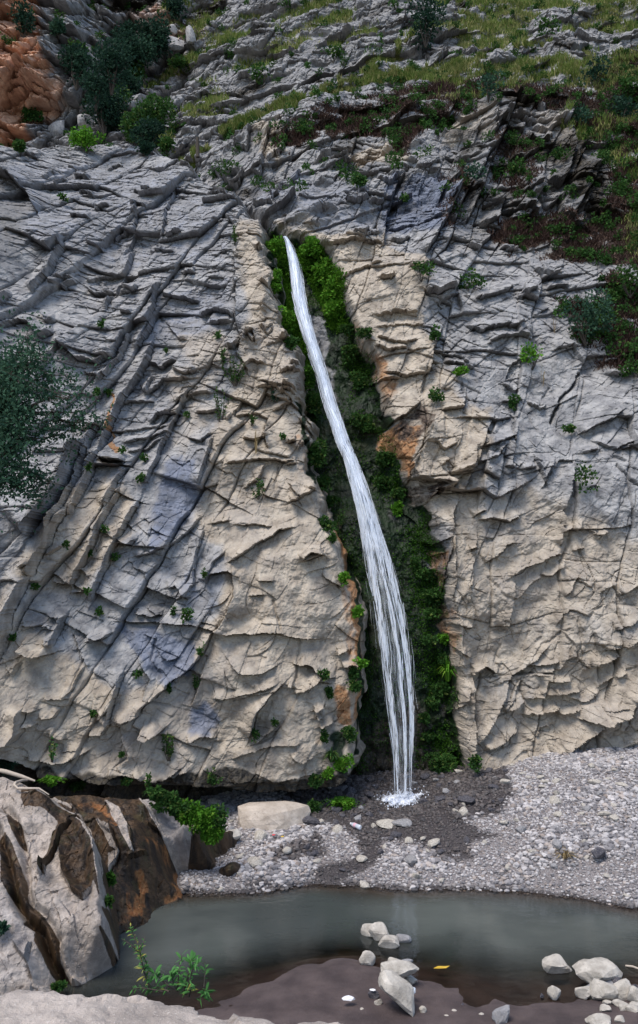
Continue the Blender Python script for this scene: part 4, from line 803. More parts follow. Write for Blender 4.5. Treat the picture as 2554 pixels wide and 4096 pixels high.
WETG.poly(px('W6', [(1290, 790), (1512, 740), (1560, 700), (1512, 660), (1370, 720)]), .6, 4)
WETG.poly(px(7, [(1280, 400), (1512, 300), (1560, 420), (1400, 440), (1300, 450)]), .8, 6)
WETG.poly(px(7, [(1100, 550), (1250, 530), (1300, 570), (1130, 590)]), .6, 6)
WETG.poly(px(8, [(750, 320), (850, 310), (840, 340)]), .8, 3)

def ground_material():
    m, t = nt('river_ground'); b = NB(t); P = b.pos()
    mud, wet, deep, _ = b.attr('ground_a')
    n2 = b.noise(2.5, 5, .6, P); n3 = b.noise(18, 4, .65, P); n4 = b.noise(70, 3, .7, P)
    g = b.mix(b.ramp(n4, .35, .65), (.075, .066, .066), (.26, .235, .23))
    mudc = b.mix(b.ramp(n2, .3, .7), (.050, .038, .038), (.092, .070, .067))
    mudc = b.mix(b.math('MULTIPLY', b.ramp(n4, .62, .72), .35), mudc, (.2, .17, .17))
    col = b.mix(mud, g, mudc)
    col = b.mix(b.ramp(b.math('ADD', wet, b.math('MULTIPLY', b.math('SUBTRACT', n3, .5), .7)), .3, .7), col, b.mix(b.ramp(n4, .4, .6), (.018, .016, .018), (.07, .06, .06)))
    col = b.mix(deep, col, b.mix(b.ramp(n2, .3, .7), (.04, .036, .03), (.09, .08, .06)))
    nr = b.bump(b.math('ADD', n3, b.math('MULTIPLY', n4, .5)), .5, .02)
    b.out(b.bsdf(col, b.math('SUBTRACT', .9, b.math('MULTIPLY', b.math('MAXIMUM', wet, mud), .35)), .3, nr))
    return m
xs = np.concatenate([np.linspace(-60, -8.2, 30), np.arange(-8, 10.5, .05), np.linspace(10.7, 60, 30)])
ys = np.concatenate([np.linspace(-60, 7.5, 40), np.arange(7.6, 18.5, .05), np.linspace(18.8, 70, 30)])
GX, GY = np.meshgrid(xs, ys); shp = GX.shape; GX = GX.ravel(); GY = GY.ravel()
GZ = ground_z(GX, GY)
q = proj(GX, np.maximum(GY, 1), GZ)
nearm = sstep(11.9, 11.2, GY)
wetg = WETG.get(*q) * (GY > 12)
shore = np.exp(-((GZ - .0) / .05) ** 2) * (GY > 12)
ga_ = np.stack([nearm, np.clip(np.maximum(wetg, .8 * shore), 0, 1), np.clip(-GZ / .12, 0, 1) * (1 - nearm), GZ * 0], 1)
M_GROUND = ground_material()
ground = new_mesh('ground', np.stack([GX, GY, GZ], 1), grid_faces(*shp), M_GROUND, True, {'ground_a': ga_}); tag(ground, kind='structure')

# ------------------------------------------------------------------ pool: murky water over the bed
def water_material():
    m, t = nt('murky_pool_water'); b = NB(t); P = b.pos()
    dep, _, _, _ = b.attr('depth')
    n1 = b.noise(.45, 3, .5, P, .6); n2 = b.noise(1.6, 3, .55, b.scaled(P, (1, 2.2, 1)))
    rip = b.noise(5.5, 3, .55, b.scaled(P, (1, 1.8, 1)))
    murk = b.mix(b.ramp(n1, .35, .65), (.050, .058, .055), (.088, .098, .090))
    d = t.nodes.new('ShaderNodeBsdfDiffuse'); b.set(d.inputs[0], murk)
    tr = t.nodes.new('ShaderNodeBsdfTransparent'); tr.inputs[0].default_value = (.58, .53, .48, 1)
    body = t.nodes.new('ShaderNodeMixShader')
    b.set(body.inputs[0], b.math('ADD', b.ramp(dep, .02, .42), b.math('MULTIPLY', b.math('SUBTRACT', n2, .5), .25), clamp=True)); t.links.new(tr.outputs[0], body.inputs[1]); t.links.new(d.outputs[0], body.inputs[2])
    nr = b.bump(b.math('ADD', rip, b.math('MULTIPLY', n2, .6)), .10, .05)
    gl = t.nodes.new('ShaderNodeBsdfGlossy'); gl.inputs['Roughness'].default_value = .07; gl.inputs[0].default_value = (.9, .95, 1, 1); t.links.new(nr, gl.inputs['Normal'])
    fr = t.nodes.new('ShaderNodeFresnel'); fr.inputs[0].default_value = 1.33; t.links.new(nr, fr.inputs['Normal'])
    mx = t.nodes.new('ShaderNodeMixShader'); t.links.new(fr.outputs[0], mx.inputs[0]); t.links.new(body.outputs[0], mx.inputs[1]); t.links.new(gl.outputs[0], mx.inputs[2])
    b.out(mx.outputs[0]); return m
wx_ = np.arange(-8, 11.01, .12); wy_ = np.arange(6.5, 15.01, .12)
WX, WY = np.meshgrid(wx_, wy_); ws = WX.shape; WX = WX.ravel(); WY = WY.ravel()
wd = -ground_z(WX, WY)
keep = (wd > -.12) & (WY > 8.6)
wV, wF, wA = compact(np.stack([WX, WY, 0 * WX], 1), grid_faces(*ws, keep=keep), {'depth': np.stack([wd.clip(0), 0 * wd, 0 * wd, 0 * wd], 1)})
water = new_mesh('water', wV, wF, water_material(), True, wA); tag(water, kind='structure')

# ------------------------------------------------------------------ rounded wet outcrop at the lower left
def outcrop_material(name):
    m, t = nt(name); b = NB(t); P = b.pos()
    stain, rust, grey, shade = b.attr('rock_a')
    n1 = b.noise(.8, 5, .6, P); n2 = b.noise(4, 5, .62, P); n3 = b.noise(22, 4, .7, P); n4 = b.noise(80, 2, .6, P)
    st = b.noise(3, 4, .6, b.scaled(P, (2.2, 2.2, .3)))
    base = b.mix(b.ramp(n2, .3, .7), (.22, .188, .162), (.41, .352, .305))
    base = b.mix(grey, base, b.mix(b.ramp(n2, .3, .7), (.2, .19, .195), (.34, .32, .315)))
    base = b.mix(b.math('MULTIPLY', b.ramp(n3, .56, .72), .5), base, (.13, .115, .105))
    base = b.mix(b.math('MULTIPLY', b.ramp(n4, .6, .7), .5), base, (.55, .5, .45))
    wetc = b.mix(b.ramp(st, .35, .65), (.018, .013, .010), (.075, .045, .024))
    wetc = b.mix(b.math('MULTIPLY', b.ramp(n2, .52, .68), .4), wetc, (.05, .05, .02))
    sf = b.ramp(b.math('ADD', b.math('ADD', stain, b.math('MULTIPLY', b.math('SUBTRACT', n2, .5), .8)), b.math('MULTIPLY', b.math('SUBTRACT', n3, .5), .5)), .36, .62)
    rc = b.mix(b.ramp(n3, .35, .65), (.17, .06, .018), (.25, .125, .05))
    wetc = b.mix(b.ramp(b.math('ADD', rust, b.math('MULTIPLY', b.math('SUBTRACT', st, .5), 1.6)), .35, .75), wetc, rc)
    col = b.mix(sf, base, wetc)
    nr = b.bump(b.math('ADD', n3, b.math('MULTIPLY', n4, .4)), .5, .03)
    b.out(b.bsdf(col, b.math('SUBTRACT', .9, b.math('MULTIPLY', sf, .35)), .3, nr))
    return m
M_OUT = outcrop_material('stained_outcrop_rock')
R2 = math.sqrt(.5)
DO = Map()
for t, pts, h, w in [('W6', [(715, 1300), (700, 1150), (705, 1000), (660, 800), (640, 640), (570, 520), (490, 460)], .38, 16), ('W6', [(290, 840), (300, 760), (390, 640), (410, 580), (500, 470)], .15, 9),
                     ('W6', [(400, 640), (410, 800), (480, 950), (560, 1010), (620, 930)], .14, 12), ('W6', [(270, 850), (290, 760)], .2, 6), ('W6', [(480, 1590), (400, 1450), (390, 1260), (300, 1100), (210, 1040), (180, 940), (170, 700), (100, 450), (30, 380)][::-1], -.0, 10),
                     ('W6', [(350, 1530), (280, 1400), (240, 1310), (230, 1220), (150, 1180), (155, 1080), (100, 1040), (60, 960), (0, 880)][::-1], .0, 10), ('W6', [(1230, 950), (1280, 800), (1300, 650), (1290, 560), (1200, 500), (1130, 380)][::-1], -.12, 12),
                     ('W6', [(1220, 930), (1150, 750), (1080, 560), (1000, 420), (920, 310)], .1, 12), ('W6', [(900, 720), (890, 560), (820, 440), (690, 330)], .1, 10), ('W6', [(860, 740), (930, 700), (1000, 690)], .12, 6), ('W6', [(730, 870), (800, 690), (760, 560), (640, 480)], .12, 9),
                     ('W6', [(470, 1560), (560, 1600), (660, 1530), (700, 1400)], .2, 10), ('W6', [(200, 1480), (210, 1310)], .15, 8), ('W6', [(90, 1300), (200, 1470), (220, 1560)], .15, 10), ('W6', [(1000, 520), (1070, 570), (1110, 640)], .12, 9), ('W6', [(1100, 400), (1200, 420), (1210, 500)][::-1], -.12, 12)]:
    if h: DO.ledge(px(t, pts), h, w)
for t, pts, g, w in [('W6', [(400, 1450), (390, 1260), (300, 1100), (210, 1040), (180, 940), (170, 700), (100, 450), (30, 380)], .16, 4), ('W6', [(440, 1580), (330, 1400), (270, 1200), (160, 1100), (80, 950)], .35, 5), ('W6', [(0, 560), (90, 900)], .18, 4), ('W6', [(690, 1100), (690, 900)], .15, 2)]:
    DO.crack(px(t, pts), g, w)
MO = {k: Map() for k in ('stain', 'rust', 'grey')}
for p in [[(140, 250), (330, 240), (640, 280), (930, 290), (940, 360), (1010, 450), (1070, 560), (1110, 640), (1220, 940), (950, 1180), (710, 1250), (700, 1080), (680, 1060), (640, 900), (590, 960), (560, 1015), (490, 960), (410, 800), (400, 640), (300, 780), (290, 850), (250, 800), (390, 550), (380, 470), (300, 400), (160, 390), (130, 290)],
          [(0, 560), (60, 590), (110, 700), (170, 900), (180, 1000), (290, 1100), (390, 1260), (390, 1400), (470, 1560), (490, 1600), (430, 1590), (330, 1500), (280, 1380), (230, 1300), (230, 1200), (160, 1180), (130, 1050), (60, 960), (0, 880)], [(30, 380), (100, 450), (150, 520), (175, 660), (130, 640), (60, 500)], [(1290, 790), (1310, 640), (1350, 560), (1550, 560), (1600, 800)], [(600, 1590), (700, 1400), (720, 1560)], [(1250, 900), (1300, 560), (1380, 540), (1600, 560), (1600, 830), (1300, 830)]]:
    MO['stain'].poly(px('W6', p), 1, 2.2)
MO['stain'].poly(px('W6', [(660, 1200), (950, 1150), (1230, 900), (1290, 960), (960, 1260), (690, 1340)]), 1, 3)
MO['stain'].poly(px('W6', [(1290, 700), (1330, 440), (1420, 430), (1700, 500), (1700, 800), (1300, 800)]), 1, 3)
for p in [[(690, 330), (790, 380), (860, 520), (905, 690), (880, 690), (800, 530), (740, 410)], [(640, 480), (720, 510), (790, 690), (740, 660), (690, 560)], [(730, 700), (800, 680), (740, 860)], [(490, 460), (600, 530), (650, 640), (700, 1000), (680, 1080), (660, 850), (620, 640), (560, 530)], [(340, 300), (490, 380), (480, 400), (340, 330)], [(20, 270), (140, 290), (300, 280), (330, 310), (180, 300)]]:
    MO['stain'].poly(px('W6', p), 1, 1.6, 'sub')
for p, r, v in [([(930, 830), (960, 950), (930, 1120)], 10, .9), ([(1180, 880), (1220, 940), (1130, 1000)], 9, .8), ([(1000, 600), (1100, 680), (1150, 800)], 8, .5), ([(550, 370), (700, 400), (790, 520)], 9, .6), ([(750, 1200), (900, 1150)], 9, .5), ([(860, 1000), (900, 1150)], 8, .6)]:
    MO['rust'].brush(px('W6', p), r, v)
MO['grey'].poly(px('W6', [(920, 300), (1100, 370), (1210, 480), (1310, 580), (1280, 800), (1180, 700), (1080, 550)]), .7, 6)
MO['grey'].poly(px('W6', [(0, 950), (150, 1180), (240, 1300), (200, 1560), (0, 1600)]), .6, 8)
def outcrop(ctrl, outline, label, seed, cut):
    P_, V_ = [], []
    for x, y, Yc in ctrl:
        if Yc < 1: X, Yc, Z = at_z(x, y, Yc)
        else: X, _, Z = at_y(x, y, Yc)
        P_.append((X, (Yc + Z) * R2)); V_.append((Yc - Z) * R2)
    f = RBF(P_, V_, .35)
    XX, SS = np.meshgrid(np.arange(-7.2, -.6, .0115), np.arange(6.2, 13.2, .0115)); nr, nc = XX.shape; XX = XX.ravel(); SS = SS.ravel()
    D0 = f(XX, SS); ZZ = (SS - D0) * R2; qx, qy = proj(XX, (SS + D0) * R2, ZZ)
    wq = fbm(XX * 2.6, SS * 2.6, 303, 3) * 2.0; wr = fbm(XX * 2.6 + 50, SS * 2.6, 304, 3) * 2.0
    sd = signed(outline, qx + wq * .3, qy + wr * .3)
    o = .10 * fbm(XX * 1.1, SS * 1.1, 301, 3) + lumps(XX, SS, seed, 105, .9, .4, .05, .14, .2, warp=1.0) + refine(XX, SS, D0, 1.1) + DO.get(qx + wq * .4, qy + wr * .4) + facets(XX, SS, seed + 3, 105, .45, .18, .010, .14, warp=.9, crack=.006, cw=.03) + facets(XX, SS, seed + 5, 100, .13, .08, .006, .14, warp=.5) + .03 * fbm(XX * 5, SS * 5, seed + 8, 4)
    D = D0 - o + np.where(sd < 0, np.clip(-sd, 0, 60) * cut, 0) + .18 * (np.clip(9 - sd, 0, 9) / 9) ** 2
    OY, OZ = (SS + D) * R2, (SS - D) * R2
    V_, F_, at_ = compact(np.stack([XX, OY, OZ], 1), grid_faces(nr, nc, (sd > -.9 / cut) & (OZ > -.55)), {'rock_a': np.stack([MO['stain'].get(qx + wq * .7, qy + wr * .7), MO['rust'].get(qx + wq, qy + wr), MO['grey'].get(qx + wq, qy + wr), 0 * sd], 1)})
    ob = new_mesh('rock_outcrop', V_, F_, M_OUT, False, at_); tag(ob, label, 'rock outcrop'); VIS.append(V_)
RIB = [(490, 380), (560, 480), (620, 560), (650, 660), (680, 820), (690, 980), (685, 1100), (680, 1200), (672, 1300), (655, 1380), (640, 1480), (610, 1560), (560, 1610), (480, 1640)]
outcrop([(0, 1010, 0.0), (-80, 1015, 0.0), (60, 1000, 0.0), (104, 978, 0.0), (103, 945, 10.65), (106, 900, 11.1), (102, 860, 11.6), (60, 900, 10.9), (0, 900, 10.6), (60, 840, 11.8), (0, 840, 11.6), (93, 825, 12.2), (50, 800, 12.6), (-60, 800, 12.2), (0, 778, 13.0), (73, 806, 12.6), (-80, 900, 10.4)],
        [(-140, 1200)] + px('W6', [(-900, 110), (-200, 140), (0, 165), (120, 190), (240, 245), (330, 300)] + RIB) + [(70, 1200)], 'pale rounded front bedrock hump with a broad white face and dark grooves beside the pool', 311, .2)
outcrop([(60, 790, 13.4), (90, 785, 13.7), (106, 938, 0.0), (141, 924, 0.0), (165, 906, 0.0), (184, 891, 0.0), (194, 872, 0.12), (212, 868, 0.2), (232, 862, .3), (200, 815, 14.3), (225, 832, 14.5), (242, 845, 15.0), (243, 825, 15.1), (120, 880, 12.55), (112, 840, 12.7), (150, 850, 13.1), (195, 845, 13.75), (205, 852, 14.0), (140, 798, 14.0), (170, 815, 14.1), (185, 830, 14.1), (215, 845, 14.4), (232, 840, 14.7), (90, 930, 11.9), (90, 850, 12.6)],
        [(60, 1200)] + px('W6', [(300, 262), (420, 262), (640, 275), (900, 295), (1000, 310), (1130, 370), (1200, 420), (1300, 430), (1420, 470), (1520, 520), (1625, 540), (1640, 700)]) + [(240, 862), (205, 872), (196, 880), (186, 893), (180, 1200)], 'brown-stained ribbed bedrock hump sloping into the pool behind the pale front hump', 331, .12)

# ------------------------------------------------------------------ pale ledge the photographer stands on
lx = np.arange(-6, 3.2, .02); ly = np.arange(-3.0, 5.2, .02)
LX, LY = np.meshgrid(lx, ly); ls = LX.shape; LX = LX.ravel(); LY = LY.ravel()
edge_px = px('F', [(-700, 2338), (-300, 2330), (0, 2345), (60, 2338), (170, 2348), (300, 2352), (400, 2345), (455, 2355), (490, 2385), (530, 2400), (600, 2402), (700, 2408), (800, 2416), (900, 2440), (1000, 2480), (1100, 2560)])
ep = [at_z(x, y, 3.1) for x, y in edge_px]
er = [math.hypot(p[0], p[1]) for p in ep]
ea = [math.atan2(p[0], p[1]) for p in ep]
rr = np.interp(np.arctan2(LX, LY), ea, er) + .05 * fbm(LX * 4, LY * 4, 400, 3)
rim = np.hypot(LX, LY) - rr
back = (LY < .2)
rim = np.where(LY < .3, -1.0, rim)
top = 3.1 + .015 * fbm(LX * 2, LY * 2, 401, 3) + .010 * fbm(LX * 14, LY * 14, 410, 3) + facets(LX, LY, 402, 20, .5, .2, .012, .03)
side = np.clip(rim, 0, .9)
LZ = top - .10 * np.clip((rim + .12) / .12, 0, 1) ** 2 * .3 - side * 3.6 - .25 * facets(LX, LY, 405, 10, .5, .3, .2, .3) * (side > .05)
keep = (rim < .88)
V_, F_, _ = compact(np.stack([LX, LY, LZ], 1), grid_faces(*ls, keep=keep), {})
z0 = np.zeros(len(V_))
ledge = new_mesh('rock_ledge', V_, F_, M_OUT, False, {'rock_a': np.stack([z0, z0, z0 + .1, z0], 1)})
tag(ledge, 'flat sandy-pink rock ledge across the bottom left corner, nearest to the viewer', 'rock ledge')

# ------------------------------------------------------------------ waterfall
FC = np.array([(675, 560, 4), (681, 570, 7), (688, 590, 12), (696, 620, 17), (703, 660, 20), (708, 700, 21), (720, 750, 21), (734, 800, 20), (750, 850, 20), (766, 900, 19), (780, 950, 20), (797, 1000, 21), (813, 1050, 22), (831, 1090, 22), (850, 1150, 27), (864, 1200, 30), (880, 1260, 33), (893, 1310, 38), (905, 1370, 42), (918, 1430, 46), (928, 1490, 47), (938, 1560, 48), (944, 1620, 46), (950, 1680, 44), (954, 1740, 40), (956, 1800, 35), (956, 1888, 30)], float)
FC[:, 2] *= np.interp(FC[:, 1], [570, 1150, 1400], [.74, .74, .84]); FC *= .42196
tt = np.linspace(0, 1, len(FC))
def fall_pt(s, q):
    """s: 0 top .. 1 bottom, q: -1 .. 1 across; returns picture position and half width"""
    cx = np.interp(s, tt, FC[:, 0]); cy = np.interp(s, tt, FC[:, 1]); w = np.interp(s, tt, FC[:, 2])
    return cx + q * w, cy, w
YGUL = lambda x, y: np.interp(y, [235, 260, 330, 420, 500, 560, 640, 700, 760, 800], [20.75, 20.35, 19.6, 18.9, 18.25, 17.95, 17.5, 17.25, 17.0, 16.75])
def tube_mesh(paths, sides=4):
    """paths: list of (pts (n,3), radii (n,)) -> tapered tubes in one mesh"""
    Vs, Fs, base = [], [], 0
    ang = np.arange(sides) * 2 * PI / sides
    for P, R in paths:
        P = np.asarray(P, float); n = len(P); T = np.gradient(P, axis=0); T /= np.linalg.norm(T, axis=1, keepdims=True) + 1e-9
        up_ = np.where(np.abs(T[:, 1:2]) > .9, np.array([[1, 0, 0.]]), np.array([[0, 1, 0.]]))
        A = np.cross(T, up_); A /= np.linalg.norm(A, axis=1, keepdims=True) + 1e-9; Bv = np.cross(T, A)
        ring = P[:, None] + np.asarray(R)[:, None, None] * (np.cos(ang)[None, :, None] * A[:, None] + np.sin(ang)[None, :, None] * Bv[:, None])
        Vs.append(ring.reshape(-1, 3))
        i = base + np.arange(n * sides).reshape(n, sides); j = np.roll(i, -1, 1)
        Fs.append(np.stack([i[:-1], j[:-1], j[1:], i[1:]], -1).reshape(-1, 4)); base += n * sides
    return np.concatenate(Vs), np.concatenate(Fs)
def fall_material(name, alpha):
    m, t = nt(name); b = NB(t); P = b.pos(); na = b.noise(7, 4, .65, b.scaled(P, (3.5, 1, .28)))
    n = b.noise(5, 3, .6, b.scaled(P, (5, 1, .5))); tn, _, _, _ = b.attr('tone')
    col = b.mix(b.math('ADD', b.math('MULTIPLY', tn, .8), b.math('MULTIPLY', n, .3), clamp=True), (.60, .70, .86), (.95, .96, .98))
    d = b.bsdf(col, .45, .4, None, Subsurface_Weight=0.0)
    tl = t.nodes.new('ShaderNodeBsdfTranslucent'); tl.inputs[0].default_value = (.8, .88, .95, 1)
    mx = t.nodes.new('ShaderNodeMixShader'); mx.inputs[0].default_value = .3; t.links.new(d, mx.inputs[1]); t.links.new(tl.outputs[0], mx.inputs[2])
    tr = t.nodes.new('ShaderNodeBsdfTransparent'); m2 = t.nodes.new('ShaderNodeMixShader')
    b.set(m2.inputs[0], b.math('MULTIPLY', b.ramp(na, .30, .52), alpha)); t.links.new(tr.outputs[0], m2.inputs[1]); t.links.new(mx.outputs[0], m2.inputs[2])
    b.out(m2.outputs[0]); return m
M_FALL = fall_material('white_falling_water', .62)
M_THIN = fall_material('thin_falling_water', .5)
fall = empty('waterfall', at_y(400, 803, 16.6))
def local(V, o): return np.asarray(V) - np.array(o.location)[None]
def strand(s0, s1, q0, q1, r, seed, lift=.22, wob=.05, n=None):
    rs = np.random.default_rng(seed); n = n or max(7, int((s1 - s0) * 90))
    s = np.linspace(s0, s1, n); q = np.interp(s, [s0, s1], [q0, q1])
    ph = rs.random() * 6.28; q = q + wob * np.sin(s * rs.uniform(14, 40) + ph) + wob * .7 * np.sin(s * rs.uniform(50, 90) + ph * 2)
    x, y, w = fall_pt(s, q)
    Yd = YGUL(x, y) - lift - .10 * (1 - np.clip(np.abs(q), 0, 1) ** 2)
    X, Yy, Z = at_y(x, y, Yd)
    prof = np.sin(np.linspace(.15, 1, n) * PI * .93) ** .6
    return np.stack([X, Yy, Z], 1), r * prof * (.45 + 1.1 * rs.random(n))
rf = np.random.default_rng(5)
up_paths, thin, lo_l, lo_m, lo_r = [], [], [], [], []
for i in range(330):                             # upper single stream
    s0 = rf.uniform(-.04, .46); L = rf.uniform(.03, .11); q = rf.normal(0, .55)
    if abs(q) > 1.12: continue
    up_paths.append(strand(max(0, s0), min(.6, s0 + L), q, q * rf.uniform(.8, 1.1), rf.uniform(.005, .013) * (1.15 - .5 * abs(q)), 1000 + i))
for i in range(240):                             # widening middle
    s0 = rf.uniform(.38, .62); L = rf.uniform(.025, .09); q = rf.uniform(-1, 1)
    if abs(q + .05 + (s0 - .5) * .4) < .16 * max(0, (s0 - .45) * 4) : continue
    up_paths.append(strand(s0, s0 + L, q, q, rf.uniform(.004, .010), 2000 + i))
groups = [(lo_l, -.62, .19, 190, .56, .93), (lo_m, .18, .10, 90, .56, .95), (lo_r, .74, .15, 140, .56, .9)]
for gi, (lst, qc, sp, n, a, b_) in enumerate(groups):
    for i in range(n):
        s0 = rf.uniform(a, b_); L = rf.uniform(.02, .09); q = qc + rf.normal(0, sp * (1.25 - .75 * (s0 - a) / (b_ - a)))
        q2 = qc * (.8 if qc > 0 else .95) + rf.normal(0, sp * .35)
        if abs(q) > .98: continue
        lst.append(strand(s0, min(1.0, s0 + L), q, q * .6 + q2 * .4, rf.uniform(.003, .0085) * (1.15 - .4 * (s0 - a) / (b_ - a)), 3000 + gi * 500 + i, wob=.04))
for gi, (lst, qc, sp, n, a, b_) in enumerate(groups):
    for k in range(2):
        lst.append(strand(a, 1.0, qc + rf.normal(0, sp * .6), qc * .85 + rf.normal(0, .08), rf.uniform(.006, .011), 5000 + gi * 10 + k, wob=.06))
for i in range(40):
    s0 = rf.uniform(.1, .85); q = rf.choice([-1, 1]) * rf.uniform(.9, 1.08) if rf.random() < .6 else rf.uniform(-1, 1)
    thin.append(strand(s0, min(1, s0 + rf.uniform(.02, .1)), q, q * 1.02, rf.uniform(.0018, .004), 7000 + i))
for i in range(0):
    q = rf.uniform(-1.9, 1.7); thin.append(strand(rf.uniform(.82, .92), 1.0, q, q, .0018, 7600 + i, wob=.01))
def part(name, paths, mat, sides=4):
    V, F = tube_mesh(paths, sides); tn = np.concatenate([np.full(len(P_) * sides, .15 + .85 * rf.random() ** .7) for P_, _ in paths])
    return new_mesh(name, local(V, fall), F, mat, True, {'tone': np.stack([tn, tn, tn, tn], 1)}, fall)
part('main_stream', up_paths, M_FALL)
for l in (lo_l, lo_m, lo_r): part('strand', l, M_FALL)
part('spray', thin, M_THIN, 3)
# thin sheet of water behind the strands
def sheet_material():
    m, t = nt('water_sheet'); b = NB(t)
    q, s, off, _ = b.attr('flow')
    comb = t.nodes.new('ShaderNodeCombineXYZ'); b.set(comb.inputs[0], b.math('MULTIPLY', q, 7.0)); b.set(comb.inputs[1], b.math('MULTIPLY', s, 13.0)); b.set(comb.inputs[2], off)
    n = b.noise(2.6, 5, .65, comb.outputs[0], .3)
    edge_ = b.math('SUBTRACT', 1.0, b.math('POWER', b.math('ABSOLUTE', b.math('SUBTRACT', b.math('MULTIPLY', q, 2.0), 1.0)), 3.0))
    thinout = b.ramp(s, .45, .8)
    a = b.math('MULTIPLY', b.ramp(b.math('SUBTRACT', n, b.math('MULTIPLY', thinout, .06)), .38, .66), edge_, clamp=True)
    a = b.math('MULTIPLY', a, b.math('SUBTRACT', .85, b.math('MULTIPLY', thinout, .72)))
    d = b.bsdf(b.mix(b.ramp(n, .4, .7), (.62, .74, .92), (.95, .96, .98)), .4, .4)
    tr = t.nodes.new('ShaderNodeBsdfTransparent'); mx = t.nodes.new('ShaderNodeMixShader')
    b.set(mx.inputs[0], a); t.links.new(tr.outputs[0], mx.inputs[1]); t.links.new(d, mx.inputs[2]); b.out(mx.outputs[0]); return m
S0, Q0 = np.meshgrid(np.linspace(0, 1, 240), np.linspace(-1, 1, 22), indexing='ij'); ss = S0.shape; S0 = S0.ravel(); Q0 = Q0.ravel(); M_SHEET = sheet_material()
for k_ in range(3):
    x, y, w = fall_pt(S0, Q0 * (1.06, 1.0, .9)[k_]); Yd = YGUL(x, y) - (.12, .2, .27)[k_] - .14 * (1 - Q0 ** 2) - .03 * fbm(Q0 * 2, S0 * 20, 500 + k_, 3)
    X, Yy, Z = at_y(x, y, Yd)
    new_mesh('water_sheet', local(np.stack([X, Yy, Z], 1), fall), grid_faces(*ss), M_SHEET, True, {'flow': np.stack([(Q0 + 1) / 2, S0, S0 * 0 + k_ * 3.7, S0 * 0], 1)}, fall)
# foam and splash drops where it lands
def foam_material():
    m, t = nt('white_foam'); b = NB(t); P = b.pos()
    n = b.noise(14, 4, .6, P)
    b.out(b.bsdf(b.mix(b.ramp(n, .4, .62), (.45, .50, .60), (.88, .9, .95)), .5, .4, b.bump(n, .6, .05))); return m
M_FOAM = foam_material()
fr_, fa_ = np.meshgrid(np.linspace(0.02, 1, 14), np.linspace(0, 2 * PI, 41), indexing='ij'); fs = fr_.shape; fr_ = fr_.ravel(); fa_ = fa_.ravel()
fX, fY, _ = at_z(401, 800, .56); dX = fX + .62 * fr_ * np.cos(fa_) * (1 + .2 * np.sin(3 * fa_)); dY = fY - .02 + .42 * fr_ * np.sin(fa_)
def pool_foam():
    m, t = nt('foam_film'); b = NB(t); P = b.pos(); rr_, _, _, _ = b.attr('r'); n = b.noise(9, 5, .7, P)
    a = b.ramp(b.math('ADD', n, b.math('MULTIPLY', b.math('SUBTRACT', .55, rr_), .7)), .42, .68)
    d = b.bsdf((.75, .79, .86), .4, .5); tr = t.nodes.new('ShaderNodeBsdfTransparent'); mx = t.nodes.new('ShaderNodeMixShader'); b.set(mx.inputs[0], b.math('MULTIPLY', a, .9)); t.links.new(tr.outputs[0], mx.inputs[1]); t.links.new(d, mx.inputs[2]); b.out(mx.outputs[0]); return m
new_mesh('foam_film', local(np.stack([dX, dY, ground_z(dX, dY) + .05 + .02 * fbm(dX * 6, dY * 6, 520, 3)], 1), fall), grid_faces(*fs), pool_foam(), True, {'r': np.stack([fr_, fr_, fr_, fr_], 1)}, fall)
def blobs(C, R, sub=0):
    ico_v, ico_f = ICO[sub]
    V = (ico_v[None] * R[:, None, None] if R.ndim == 1 else ico_v[None] * R[:, None, :]) + C[:, None]
    F = (ico_f[None] + (np.arange(len(C)) * len(ico_v))[:, None, None]).reshape(-1, 3)
    return V.reshape(-1, 3), F
def icos(sub):
    import bmesh
    bm = bmesh.new(); bmesh.ops.create_icosphere(bm, subdivisions=sub + 1, radius=1)
    v = np.array([x.co[:] for x in bm.verts]); f = np.array([[y.index for y in x.verts] for x in bm.faces]); bm.free(); return v, f
ICO = [icos(0), icos(1), icos(2)]
C = []
for i in range(900):
    x = 401 + rf.normal(0, 8); y = 800 + rf.normal(0, 2.4); X, Y, _ = at_z(x, y, .55); C.append((X, Y, float(ground_z(np.array([X]), np.array([Y]))[0]) + .02 + .05 * rf.random()))
C = np.array(C); V, F = blobs(C, np.stack([rf.uniform(.004, .014, len(C)), rf.uniform(.004, .014, len(C)), rf.uniform(.004, .02, len(C))], 1), 1)
new_mesh('foam', local(V, fall), F, M_FOAM, True, parent=fall)
C = []
for i in range(420):
    x = 401 + rf.normal(0, 11); X, Y, _ = at_z(x, 798, .6); C.append((X, Y + rf.uniform(-.3, .2), .55 + abs(rf.normal(0, .16))))
C = np.array(C); V, F = blobs(C, rf.uniform(.0015, .0055, len(C)), 0)
new_mesh('splash', local(V, fall), F, M_THIN, True, parent=fall)
tag(fall, 'tall narrow white waterfall sliding down a mossy gully between the two rock faces', 'waterfall')

